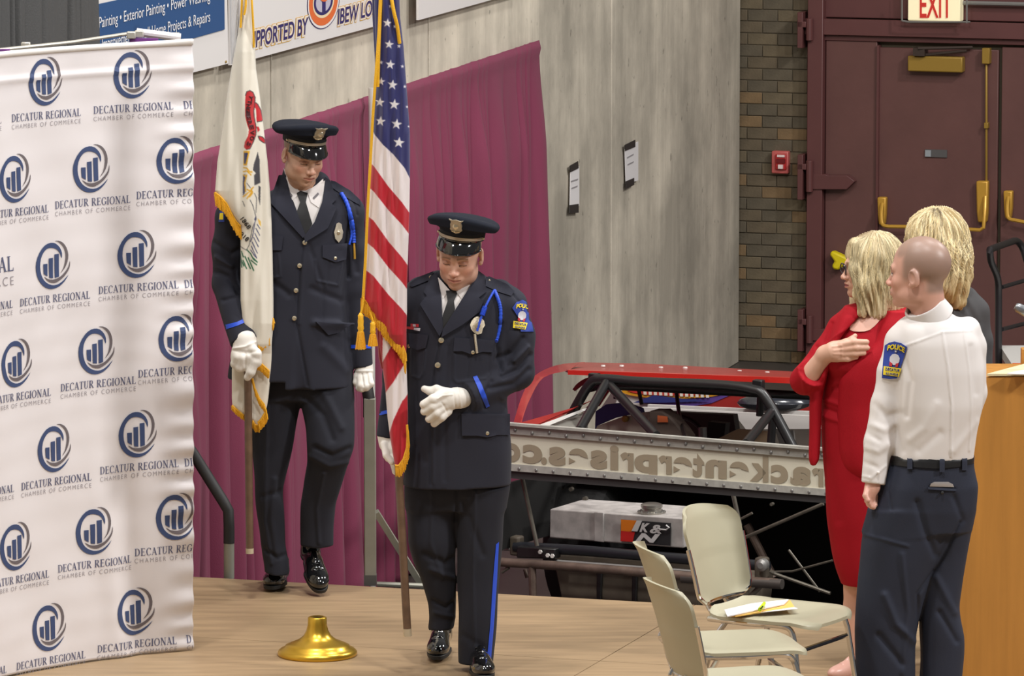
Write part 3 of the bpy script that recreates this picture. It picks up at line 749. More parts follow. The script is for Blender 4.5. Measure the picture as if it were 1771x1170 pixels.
SER = {
 'D': (.78, lambda: stem(.17)+[seg(.17, TN/2, .36, TN/2, TN), seg(.17, 1-TN/2, .36, 1-TN/2, TN)]+arcp(.34, .5, .40, .5, -90, 90, TK, TN)),
 'E': (.66, lambda: stem(.17)+[seg(.17, TN/2, .6, TN/2, TN), seg(.17, 1-TN/2, .58, 1-TN/2, TN), seg(.17, .52, .45, .52, TN), seg(.59, 0, .61, .2, .05), seg(.56, .82, .56, 1, .05), seg(.45, .42, .45, .62, .05)]),
 'C': (.74, lambda: arcp(.42, .5, .38, .52, 45, 315, TK, TN)+[seg(.67, .72, .68, .95, .06)]),
 'A': (.78, lambda: [seg(.1, 0, .38, 1, TN), seg(.36, 1, .66, 0, TK), seg(.2, .33, .56, .33, TN), seg(0, TN/2, .2, TN/2, TN), seg(.54, TN/2, .8, TN/2, TN)]),
 'T': (.66, lambda: stem(.33, s1=0)+[seg(.02, 1-TN/2, .64, 1-TN/2, TN), seg(.05, .8, .04, 1, .05), seg(.61, .8, .62, 1, .05)]),
 'U': (.78, lambda: [seg(.17, .3, .17, 1, TK), seg(.62, .3, .62, 1, TN), seg(.02, 1-TN/2, .32, 1-TN/2, TN), seg(.5, 1-TN/2, .76, 1-TN/2, TN)]+arcp(.37, .34, .275, .36, 180, 360, TK*.8, TN)),
 'R': (.76, lambda: stem(.17)+[seg(.17, 1-TN/2, .4, 1-TN/2, TN), seg(.17, .48, .4, .48, TN), seg(.36, .48, .66, .03, TK*.9), seg(.6, TN/2, .78, TN/2, TN)]+arcp(.37, .74, .25, .265, -90, 90, TK, TN)),
 'G': (.8, lambda: arcp(.42, .5, .38, .52, 45, 320, TK, TN)+[seg(.68, .72, .69, .95, .06), seg(.69, .08, .69, .42, TK*.9), seg(.52, .42, .82, .42, TN)]),
 'I': (.34, lambda: stem(.17)), 'N': (.82, lambda: [seg(.15, 0, .15, 1, TN), seg(.68, 0, .68, 1, TN), seg(.15, 1, .68, 0, TK), seg(.0, TN/2, .3, TN/2, TN), seg(0, 1-TN/2, .2, 1-TN/2, TN), seg(.55, 1-TN/2, .83, 1-TN/2, TN)]),
 'O': (.84, lambda: arcp(.42, .5, .4, .52, 0, 360, TK, TN, 22)), 'L': (.62, lambda: stem(.17)+[seg(.17, TN/2, .6, TN/2, TN), seg(.59, 0, .6, .22, .05)]), ' ': (.34, lambda: [])}
def serif(s):
    x = 0; out = []
    for ch in s:
        wd, f = SER[ch]; out += [([(px+x, py) for px, py in q], [(0, 1, 2, 3)]) for q in f()]; x += wd+.06
    return out, x-.06
SERT, SERW = serif('DECATUR REGIONAL'); vs_c, fs_c = text2d('CHAMBER OF COMMERCE', bold=-.012, spacing=1.35)
xc = [p[0] for p in vs_c]; xc0, xc1 = min(xc), max(xc)
def bprint(name, parts, s0, z0, m, smin=.004):
    """parts in metres (x right, y up) around cloth point s0,z0; x right means smaller s"""
    V = []; Fs = []
    for vs, fs in parts:
        fs = [f for f in fs if max(s0-vs[i][0] for i in f) < 1.325]
        if not fs: continue
        if max(p[0] for p in vs) > s0-smin:       # clip at the turned edge of the cloth
            vs = [(min(p[0], s0-smin), p[1]) for p in vs]
            if max(p[0] for p in vs)-min(p[0] for p in vs) < 1e-4: continue
        b = len(V); V += vs; Fs += [tuple(i+b for i in f) for f in fs]
    if not V: return
    A = np.array(V); x, y, z = BDf(s0-A[:, 0], z0+A[:, 1], .0022)
    mesh_np(name, np.stack([x, y, z], 1), Fs, m, bk, False)
def logo(u=None, v=None, sz=None, textonly=False, k=1.0):
    s0, z0 = bd_inv(u, v) if sz is None else sz
    sc = lambda P_: [([(a*k, b*k) for a, b in vs], fs) for vs, fs in P_]
    if not textonly:
        bprint('printed_emblem', sc(_lg['b']), s0, z0, m_lb); bprint('printed_bars', sc(_lg['b2']), s0, z0, m_lb); bprint('printed_swoosh', sc(_lg['g']), s0, z0, m_lg)
    w_ = .360*k; h = .0295*k
    bprint('printed_name', [([(px/SERW*w_-w_/2+.004, py*h-.142*k) for px, py in vs], fs) for vs, fs in SERT], s0, z0, m_lt)
    # clip per-letter for the small line
    A = [((p[0]-xc0)/(xc1-xc0)*w_-w_/2+.004, p[1]*.0185*k-.170*k) for p in vs_c]
    parts = []
    keep = [f for f in fs_c if max(A[i][0] for i in f) < s0-.004]
    bprint('printed_subline', [(A, keep)] if s0-.004 > w_/2+.01 else [([A[i] for i in f], [tuple(range(len(f)))]) for f in keep], s0, z0, m_lt2)
    return s0, z0
odd = [((228, 130), (77, 142)), ((236, 441), (91, 460)), ((237, 752), (93, 777)), ((233, 1060), (84, 1087))]
for i, (a, b) in enumerate(odd):
    sa, za = logo(*a); sb, zb = logo(*b); ds = sb-sa
    logo(sz=(sa-ds+.016, za)); 
    if i != 1: logo(sz=(sb+ds, zb))
    else: logo(sz=(sb+ds, zb), textonly=True)
for trip in (((305, 278), (157, 293), (25, 310)), ((307, 586), (166, 608), (28, 630)), ((303, 895), (161, 920), (26, 947))):
    for a in trip: logo(*a)
s0, z0 = bd_inv(22, 455); logo(sz=(s0+.372*1.9/2+.0, z0+.142*1.95-.03), k=1.95, textonly=True)
m_frame = mat('backdrop_frame_aluminium', (196, 192, 182), .4, metal=.5)
def bdp(u, v, off):
    s, z = bd_inv(u, v); x, y, z = BDf(s, z, off); return Vector((float(x), float(y), float(z)))
c = MB(); c.tube([bdp(-60, 96, -.06), bdp(73, 82, -.06), bdp(150, 76, -.10), bdp(254, 62, -.14)], .007, 8); c.build('scissor_bar', m_frame, bk)
c = MB(); c.tube([bdp(262, 59, -.12), bdp(318, 66, -.03)], .016, 10); c.build('rolled_cloth', m_cloth, bk)
for (u, v) in ((258, 61), (245, 63), (70, 81), (318, 65)): c = MB(); c.box(bdp(u, v, -.08), (.035, .03, .028)); c.build('frame_hub', m_frame, bk, bevel=.004)
MB().box((bdp(262, 69, -.06)+Vector((0, 0, -.01))), (.11, .02, .025)).build('hook_strap', mat('purple_strap', (120, 60, 140), .5), bk)
MB().box((bdp(12, 91, -.05)+Vector((0, 0, -.004))), (.10, .02, .03)).build('hook_strap', MATS['purple_strap'], bk)
for s in (.02, .7, 1.3):
    x, y, _ = BDf(s, 1, -.10); MB().tube([(float(x), float(y), .0), (float(x), float(y), BDH-.05)], .009, 8).build('frame_leg', m_frame, bk)
# ================================================================ RACE CAR BEHIND THE STAGE
CB = math.radians(28); K1 = Vector((math.cos(CB), -math.sin(CB), 0)); K2 = Vector((math.sin(CB), math.cos(CB), 0))
K0 = P(1150, 755, 25.6); K0.z = 0
def Kp(u, v, d=0.0): return onplane(u, v, K0+K2*d, K2)
m_cblk = mat('cage_black', (30, 29, 30), .35, spec=.6); m_cred = mat('car_red', (160, 46, 42), .4, coat=.25, var=.15, vscale=6); m_cwht = mat('car_white', (214, 210, 205), .35)
m_alu = mat('riveted_aluminium', (186, 184, 176), .4, metal=.15, var=.15, vscale=30); m_poly = mat('cloudy_polycarbonate', (222, 216, 196), .25, var=.06, vscale=5, emit=.0)
m_ltr = mat('reverse_lettering', (160, 146, 124), .4); m_rust = mat('worn_tube', (112, 94, 84), .45, metal=.3, var=.4, vscale=14); m_rod = mat('dull_steel_rod', (120, 114, 104), .4, metal=.6, var=.2, vscale=20)
m_under = mat('underbody_shade', (16, 14, 13), .8); m_tank = mat('tank_white', (186, 180, 176), .5, var=.25, vscale=18); m_tank2 = mat('tank_drab', (96, 86, 74), .6, var=.3, vscale=10)
car = thing('race_car', 'red and white dirt-track race car parked behind the stage, seen from its rear', 'race car', K0+UP*FLOORZ+K2*1.5)
def kpoly(name, pts, d, m, th=.012, parent=None, bevel=0, label=None):
    """flat plate: pixel outline at distance d (number or one per corner) behind the spoiler plane"""
    ds = d if isinstance(d, (list, tuple)) else [d]*len(pts)
    return MB().prism([Kp(a, b, e) for (a, b), e in zip(pts, ds)], K2*th).build(name, m, parent or car, bevel=bevel, label=label)
def kl(v0, sl): return lambda u: v0+(u-884)*sl
tA, tB, tC, tD, tE = kl(734.5, .0805), kl(751, .081), kl(803, .0805), kl(815, .0795), kl(828, .079)
UL, UR = 822, 1474
sp = kpoly('spoiler_blade', [(UL, tB(UL)-2), (UR, tB(UR)-2), (UR, tC(UR)+2), (UL, tC(UL)+2)], 0, m_poly, .006, label='cloudy clear spoiler blade with lettering showing through in reverse')
st_ = kpoly('top_strip', [(UL, tA(UL)), (UR, tA(UR)), (UR, tB(UR)), (UL, tB(UL))], -.012, m_alu, .02, parent=sp)
kpoly('top_lip', [(UL, tA(UL)-2), (UR, tA(UR)-2), (UR, tA(UR)+2.5), (UL, tA(UL)+2.5)], -.03, m_alu, .03, parent=sp)
sb_ = kpoly('bottom_strip', [(UL, tC(UL)), (UR, tC(UR)), (UR, tD(UR)), (UL, tD(UL))], -.012, m_alu, .02, parent=sp)
kpoly('deck_rail', [(UL, tD(UL)), (UR, tD(UR)), (UR, tE(UR)), (UL, tE(UL))], .0, mat('rail_dark', (62, 60, 60), .5), .08)
for i in range(22):
    u = 832+i*29.5
    MB().lathe(Kp(u, tA(u)+9+(i % 2)*3, -.012), [(.008, -.004), (.008, .004), (.004, .007)], 8, -K2).build('rivet', m_grey, sp)
    MB().lathe(Kp(u+7, tC(u+7)+7, -.012), [(.007, -.004), (.007, .004), (.004, .006)], 8, -K2).build('rivet', m_grey, sp)
# reversed lettering, letter by letter
spans = [('m', 822, 866), ('o', 868, 900), ('c', 904, 938), ('.', 936, 946), ('s', 949, 978), ('e', 983, 1017), ('s', 1021, 1050), ('i', 1055, 1070), ('r', 1073, 1096), ('p', 1097, 1137), ('r', 1139, 1162), ('e', 1164, 1197), ('t', 1198, 1218), ('n', 1220, 1257), ('e', 1261, 1295), ('k', 1297, 1329), ('c', 1333, 1363), ('a', 1367, 1402), ('r', 1404, 1424), ('t', 1426, 1446)]
for ch, a, b in spans:
    vs, fs = text2d(ch, bold=.05); xs = [p[0] for p in vs]; x0, x1 = min(xs), max(xs)
    pts = [(b-(p[0]-x0)/(x1-x0)*(b-a), p[1]*42) for p in vs]
    o = flatmap('letter', [(pts, fs)], lambda x, y: Kp(x, 796+(x-884)*.0815-y, -.002), -K2, m_ltr, sp, .001)
# roof
rf = MB()
rp = [(963, 632), (1008, 627), (1110, 629), (1372, 643), (1450, 650), (1450, 657), (1370, 654), (982, 641)]
dd = [2.1, 2.3, 2.3, 2.3, 2.3, 1.15, 1.15, 1.15]
rf.prism([Kp(a, b, e) for (a, b), e in zip(rp, dd)], UP*-.012).build('roof', m_cred, car)
MB().prism([Kp(a, b, 1.14) for a, b in ((982, 640.5), (1450, 657), (1450, 667), (982, 648.5))], K2*.02).build('roof_lip', mat('car_red_bright', (206, 44, 36), .3, coat=.5), car)
for u in (1043, 1075, 1143, 1185, 1232, 1279, 1327): MB().lathe(Kp(u, 633+(u-1000)*.03+((u*7) % 5), 1.9)+UP*.004, [(.012, 0), (.010, .006)], 8).build('roof_rivet', m_cwht, car)
def kt(name, pts, d, r, m=m_cblk, n=10, parent=None):
    ds = d if isinstance(d, (list, tuple)) else [d]*len(pts)
    return MB().tube([Kp(a, b, e) for (a, b), e in zip(pts, ds)], r, n).build(name, m, parent or car)
def kc(pts, d, k=4):
    ds = d if isinstance(d, (list, tuple)) else [d]*len(pts)
    return curve_pts([Kp(a, b, e) for (a, b), e in zip(pts, ds)], k)
# left quarter sweep of the body (c-pillar)
def strip(name, A, B, m, th=.012, parent=car):
    """ribbon between two rails of points"""
    n = len(A); V = list(A)+list(B); fs = [(i, i+1, n+i+1, n+i) for i in range(n-1)]
    bk_ = [p+K2*th for p in V]; V2, F2 = solid_patch(V, fs, bk_)
    o = mesh_np(name, np.array([tuple(p) for p in V2]), F2, m, parent, True, None, 40)
    bm = bmesh.new(); bm.from_mesh(o.data); bmesh.ops.recalc_face_normals(bm, faces=bm.faces); bm.to_mesh(o.data); bm.free(); return o
strip('sail_panel', kc([(1010, 627), (963, 632), (925, 650), (905, 680), (890, 725), (884, 748)], [1.9, 1.6, 1.1, .7, .3, .1]), kc([(982, 641), (980, 642), (938, 654), (915, 690), (902, 725), (897, 750)], [1.3, 1.2, 1.0, .6, .25, .1]), m_cred)
strip('inner_sail_panel', kc([(1028, 651), (1012, 655), (998, 664), (990, 674)], 1.6), kc([(1028, 658), (1016, 661), (1004, 669), (994, 677)], 1.6), m_cred)
# deck on the left
kpoly('rear_deck', [(884, 736), (990, 706), (1030, 690), (1010, 700), (935, 738), (912, 742)], [.06, .9, 1.3, 1.2, .3, .1], m_cred, .01)
kpoly('deck_edge', [(925, 738), (1030, 700), (1030, 703), (940, 740)], [.2, 1.2, 1.2, .2], m_cwht, .01)
kpoly('deck_inner_plate', [(938, 740), (1015, 712), (1015, 745), (990, 745)], [.35, 1.2, 1.2, .35], mat('dull_aluminium', (150, 146, 138), .5, metal=.4, var=.2, vscale=8), .01)
# roll cage
kt('cage_hoop', [], 1.0, .026) if 0 else None
MB().tube(kc([(975, 745), (1000, 697), (1022, 663), (1045, 656), (1110, 661), (1240, 666), (1300, 674), (1325, 690), (1372, 775)], 1.0, 5), .024, 12).build('roll_hoop', m_cblk, car)
MB().tube(kc([(1020, 672), (1060, 668), (1240, 677), (1420, 686)], 1.25, 4), .02, 12).build('cage_bar', m_cblk, car)
for (a, b, d0, d1_, r) in (((1052, 664), (1135, 754), 1.0, .55, .022), ((1050, 660), (1002, 745), 1.0, .5, .022), ((1335, 712), (1290, 768), 1.0, .5, .022), ((1338, 700), (1333, 775), 1.1, 1.1, .02), ((1316, 678), (1314, 720), 1.35, 1.35, .018), ((1066, 664), (1066, 690), 1.6, 1.6, .015)):
    MB().tube([Kp(a[0], a[1], d0), Kp(b[0], b[1], d1_)], r, 12).build('cage_brace', m_cblk, car)
MB().tube([Kp(1103, 667, 1.8), Kp(1110, 700, 1.8)], .010, 8).build('window_bar', m_cblk, car)
MB().tube(kc([(1169, 671), (1174, 712), (1180, 740), (1185, 757)], [1.8, 1.6, 1.3, 1.1], 3), .010, 8).build('window_bar', m_cblk, car)
for u in (1028, 1312): MB().box(Kp(u, 655+(u-1028)*.04, 1.1), (.05, .04, .05), ax=(K1, K2, UP)).build('roof_bracket', m_cblk, car, bevel=.005)
# bonnet far away
kpoly('bonnet', [(1040, 712), (1075, 668), (1110, 664), (1260, 674), (1440, 700), (1440, 722), (1110, 705)], 3.2, m_cwht, .02)
kpoly('bonnet_red_panel', [(1255, 680), (1440, 688), (1440, 716), (1210, 706), (1180, 700)], 3.19, m_cred, .005)
kpoly('bonnet_purple_sweep', [(1110, 690), (1240, 684), (1275, 679), (1230, 698), (1190, 704), (1150, 700), (1105, 698)], 3.185, mat('decal_purple', (96, 72, 150), .4), .004)
kpoly('sponsor_oval', ring(1167, 677, 92, 13, -.0, 32), 3.18, mat('decal_yellow', (226, 160, 44), .4), .004)
kpoly('sponsor_oval_edge', ring(1167, 675, 82, 10, -.0, 32), 3.175, mat('decal_red', (200, 60, 50), .4), .004)
for k in range(13):
    u = 1112+k*9; kpoly('sponsor_letter', [(u, 667+k*.55), (u+5, 667+k*.55), (u+6, 683+k*.45), (u+1, 683+k*.45)], 3.17, mat('decal_cream', (236, 228, 214), .4), .003)
kpoly('decal_blue', [(1095, 697), (1130, 684), (1180, 690), (1230, 694), (1150, 697)], 3.172, mat('decal_blue', (52, 60, 120), .4), .003)
kpoly('body_rail', [(1120, 700), (1440, 714), (1440, 721), (1120, 708)], 2.9, m_cwht, .02)
kpoly('cowl_white', [(1110, 705), (1440, 722), (1440, 742), (1290, 743), (1270, 717), (1110, 716)], 2.7, m_cwht, .02)
kpoly('windscreen_red', [(1036, 703), (1062, 664), (1035, 682), (1005, 715)], 2.3, m_cred, .01)
kpoly('door_skin', [(1040, 705), (1070, 660), (1080, 662), (1060, 706)], 2.4, m_cwht, .01)
MB().ball(Kp(1340, 697, 2.9), .14, 16, (1.35, .6, .33)).build('air_scoop', mat('black_film', (38, 40, 48), .2, coat=.5), car)
kpoly('door_panel_blue', [(1029, 745), (1030, 712), (1048, 700), (1082, 697), (1110, 707), (1112, 714), (1065, 723), (1032, 737)], 1.5, mat('car_blue', (60, 70, 134), .5), .02)
kpoly('side_plate', [(1030, 745), (1033, 737), (1075, 722), (1112, 714), (1122, 713), (1126, 756)], 1.48, mat('side_grey', (186, 174, 160), .5, var=.15, vscale=10), .02)
MB().lathe(Kp(1081, 725, 1.46), [(.016, -.01), (.016, .004), (.008, .008)], 12, -K2).build('side_bolt', m_brd, car)
seat = kpoly('seat', [(1122, 711), (1145, 711), (1160, 722), (1176, 740), (1190, 760), (1120, 757)], 1.3, mat('seat_dark', (92, 78, 70), .7), .10, bevel=.01)
kpoly('seat_label', [(1137, 719), (1154, 721), (1155, 731), (1137, 731)], 1.29, mat('label_orange', (220, 110, 60), .6), .004)
kpoly('dash', [(1158, 713), (1268, 718), (1272, 744), (1240, 760), (1180, 757), (1170, 735)], 1.9, mat('dash_dark', (74, 66, 62), .6), .05)
kpoly('dash_box', [(1225, 730), (1255, 733), (1252, 760), (1222, 758)], 1.7, mat('dash_box', (30, 24, 24), .6), .05)
kpoly('floor_pan', [(1240, 760), (1275, 743), (1330, 747), (1330, 768), (1260, 764)], 1.6, mat('pan_tan', (180, 154, 124), .6), .02)
MB().tube(kc([(1176, 720), (1195, 727), (1210, 740), (1216, 757)], 1.8), .012, 8).build('steering_column', m_cblk, car)
MB().tube([Kp(1215, 740, 1.6), Kp(1216, 760, 1.6)], .02, 8).build('shift_lever', m_grey, car)
kpoly('inner_plate', [(1340, 742), (1372, 745), (1376, 777), (1350, 775)], 1.9, mat('inner_grey', (120, 116, 112), .5), .01)
# rear: dark sheets added to black out the underside; tyres, tank, bars
MB().box(K0+K1*.0+K2*1.5+UP*-.27, (1.8, .03, .7), ax=(K1, K2, UP)).build('dark_back_sheet', m_under, car)
MB().box(K0+K2*1.1+UP*.06, (1.7, .8, .02), ax=(K1, K2, UP)).build('dark_top_sheet', m_under, car)
for sx in (-1, 1):
    MB().box(K0+K1*sx*.90+K2*.78+UP*-.05, (.015, 1.4, .3), ax=(K1, K2, UP)).build('dark_side_sheet', m_under, car)
    MB().lathe(K0+K1*(sx*.80-.16)+K2*.95+UP*(FLOORZ+.36), [(.15, 0), (.3, .0), (.35, .03), (.36, .08), (.36, .25), (.35, .29), (.3, .32), (.15, .32)], 36, K1).build('rear_tyre', mat('tyre', (20, 19, 19), .8, bump=.4, bscale=40), car)
def kbox(name, q, d0, d1_, m, bevel=0.006, label=None, parent=None):
    """box whose rear face fills the 4 pixel corners q at depth d0 and runs forward to d1"""
    return MB().prism([Kp(a, b, d0) for a, b in q], K2*(d1_-d0)).build(name, m, parent or car, bevel=bevel, label=label)
tk = kbox('fuel_tank', [(951, 881), (1182, 897), (1182, 949), (950, 931)], .28, .62, m_tank, label='white fuel tank with filler cap')
kbox('tank_strap', [(1027, 886), (1044, 887), (1044, 939), (1027, 937)], .272, .28, m_tank, parent=tk)
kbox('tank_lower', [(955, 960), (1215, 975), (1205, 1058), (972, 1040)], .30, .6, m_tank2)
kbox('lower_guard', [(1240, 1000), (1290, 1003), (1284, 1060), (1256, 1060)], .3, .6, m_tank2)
for (u,) in ((1031,), (1092,), (1150,)): kbox('guard_rib', [(u, 985), (u+10, 986), (u+8, 1050), (u, 1050)], .285, .30, m_cblk)
c = MB(); cc = Kp(1127, 888, .36)
c.lathe(cc, [(.062, -.008), (.066, .008), (.045, .012), (.045, .024), (.05, .028), (.05, .04), (.035, .046)], 28); cap_ = c.build('filler_cap', mat('filler_steel', (170, 166, 158), .3, metal=.8), tk)
for k in range(10):
    a = k*.628; MB().lathe(cc+Vector((.058*math.cos(a), .058*math.sin(a), .008)), [(.005, 0), (.004, .006)], 6).build('cap_bolt', m_grey, tk) if k % 1 == 0 else None
S0 = .268
kpoly('sticker_black', [(1074, 899), (1160, 905.5), (1159, 944.5), (1073, 936.5)], S0, mat('sticker_black', (44, 44, 46), .5), .003, parent=tk)
kpoly('sticker_orange', [(1074, 899.5), (1101, 901), (1092, 920), (1074, 919)], S0-.003, mat('sticker_orange', (238, 132, 32), .5), .002, parent=tk)
kpoly('sticker_red', [(1074, 919), (1098, 920.5), (1094, 938), (1073, 936.5)], S0-.003, mat('sticker_red', (206, 40, 36), .5), .002, parent=tk)
m_sw = mat('sticker_white', (216, 214, 212), .5)
kpoly('sticker_stroke', [(1101, 901), (1110, 901.7), (1102, 920), (1092, 919)], S0-.006, m_sw, .002, parent=tk)
def ktext(s, x0, x1, base, h, sl, **k):
    vs, fs = text_box(s, x0, x1, 0, h, **k); flatmap('sticker_letter', [(vs, fs)], lambda x, y: Kp(x, base+(x-x0)*sl-y, S0-.008), -K2, m_sw, tk, .001)
ktext('K', 1106, 1124, 919.5, 15, .07, bold=.05, shear=.35); ktext('&', 1124, 1146, 922, 15, .05, bold=.03, shear=.25); ktext('N', 1098, 1142, 936.5, 14.5, .06, bold=.05, shear=.35)
MB().tube([Kp(1140, 916, S0-.01), Kp(1152, 917, S0-.01), Kp(1157, 913, S0-.01), Kp(1152, 909, S0-.01)], .004, 6).build('sticker_curl', m_sw, tk)
MB().tube([Kp(890, 946, .2), Kp(1010, 953, .2), Kp(1330, 980, .2)], .024, 12).build('rear_beam', mat('beam_black', (46, 48, 54), .35, metal=.2), car)
kbox('beam_plate', [(893, 946), (960, 950), (960, 968), (893, 966)], .14, .2, m_cblk)
for u, v in ((935, 955), (948, 961), (956, 962)): MB().lathe(Kp(u, v, .13), [(.010, 0), (.010, .008)], 6, -K2).build('beam_bolt', m_cwht, car)
MB().tube([Kp(948, 970, .17), Kp(1210, 990, .17)], .008, 8).build('silver_strip', m_grey, car)
MB().tube(kc([(850, 971), (880, 974), (1000, 982), (1351, 1010)], .1, 4), .021, 14).build('rear_bumper', m_rust, car)
MB().tube([Kp(1180, 1000, .1), Kp(1353, 1011, .1)], .0235, 14).build('bumper_sleeve', mat('sleeve_grey', (92, 86, 82), .4, metal=.5), car)
for (pts, d, r, m) in (([(920, 977), (922, 1035)], .1, .018, m_rust), ([(908, 985), (912, 1000)], .15, .010, m_rust), ([(868, 990), (880, 982)], .1, .008, m_rod), ([(902, 822), (929, 945)], .08, .010, m_rod), ([(1266, 846), (1280, 910)], .3, .010, m_rod), ([(1289, 930), (1424, 872)], .35, .008, m_rod), ([(1280, 899), (1301, 888)], .4, .006, m_rod), ([(1330, 990), (1370, 989), (1440, 970)], .3, .005, m_rod), ([(1334, 991), (1436, 1027)], .2, .008, m_rod), ([(1364, 952), (1418, 1024)], .4, .006, m_rod), ([(1318, 1012), (1284, 1045)], .12, .012, m_rod), ([(1258, 990), (1262, 1010), (1266, 1050)], .3, .03, m_tank2), ([(866, 950), (893, 951)], .2, .008, m_grey), ([(1292, 908), (1338, 1000)], .9, .02, m_rust), ([(860, 925), (896, 930)], .3, .006, m_rod)):
    MB().tube([Kp(a, b, d) for a, b in pts], r, 10).build('chassis_rod', m, car)
MB().box(Kp(894, 944, .22), (.05, .06, .09), ax=(K1, K2, UP)).build('shock_mount', m_tank2, car, bevel=.01)
MB().box(Kp(1318, 983, .18), (.055, .06, .10), ax=(K1, K2, UP)).build('shock_mount', m_tank2, car, bevel=.012)
MB().lathe(Kp(1318, 978, .12), [(.028, -.02), (.028, .01), (.014, .02)], 14, -K2).build('mount_boss', m_grey, car)
for u, v, r in ((1337, 872, .008), (990, 846, .010), (1014, 863, .012)): MB().lathe(Kp(u, v, .6), [(r, 0), (r, .02)], 8, -K2).build('far_bolt', m_rod, car)
# ================================================================ STAIR RAILS AT THE BACK OF THE STAGE
m_rail = mat('rail_grey', (150, 148, 136), .5, metal=.3, var=.1, vscale=10); m_foam = mat('black_foam_grip', (34, 32, 32), .6)
r1 = thing('stair_rail', 'stair handrail with bent black foam grip directly beside the logo backdrop', 'handrail', G(395, 1000, 0))
Yr = G(395, 1000).y+.05
def rail(parent, name, pts, r, m, dY=0.0): return MB().tube([P(a, b, Yr+dY+(e if len(q) > 2 else 0)) for q in pts for a, b, e in [(q+(0,)) if len(q) == 2 else q]], r, 12).build(name, m, parent)
rail(r1, 'foam_grip', [(318, 762, .1), (334, 785, .08), (386, 868, .02), (395, 884), (396, 912), (396, 940)], .024, m_foam)
rail(r1, 'post', [(396, 938), (396, 1001)], .0225, m_rail)
r2 = thing('stair_rail', 'grey square stair post gripped by the taller officer beside the national flag', 'handrail', G(641, 1012, 0))
Yr = G(641, 1012).y+.05
MB().box(P(640, 850, Yr)*1, (.05, .05, P(640, 690, Yr).z-P(640, 1012, Yr).z)).build('post', m_rail, r2, bevel=.004)
MB().box(P(640.5, 1003, Yr), (.053, .053, .045)).build('post_foot', mat('foot_grey', (86, 82, 78), .6), r2)
rail(r2, 'foam_grip', [(620, 640, .05), (633, 660, .02), (638, 690), (638, 722)], .025, m_foam)
MB().tube([P(650, 886, Yr), P(690, 950, Yr+.1), P(735, 1022, Yr+.2)], .018, 4).build('brace', m_rail, r2)
MB().tube([P(652, 1011, Yr+.1), P(735, 1014, Yr+.1)], .011, 8).build('cross_rail', m_rail, r2)
# ================================================================ GOLD FLAG POLE BASE
m_gold = mat('satin_gold', (214, 172, 62), .28, metal=.85)
gb = thing('flag_stand', 'round gold flagpole base standing empty on the stage', 'flag stand', G(549, 1134))
gc = G(549, 1134); 
MB().lathe(gc, [(.153, .0), (.157, .006), (.156, .016), (.146, .026), (.128, .034), (.126, .040), (.104, .050), (.075, .062), (.055, .078), (.044, .098), (.038, .122), (.037, .150), (.032, .154), (.024, .154), (.022, .10)], 56).build('base', m_gold, gb, sharp=50)
MB().lathe(gc, [(.150, .0), (.152, -.0), (.152, .004), (.10, .004)], 40).build('rubber_ring', m_cblk, gb)
MB().lathe(gc, [(.0225, .09), (.0225, .151), (.018, .151), (.018, .09)], 24).build('socket', mat('socket_dark', (70, 56, 30), .6), gb)
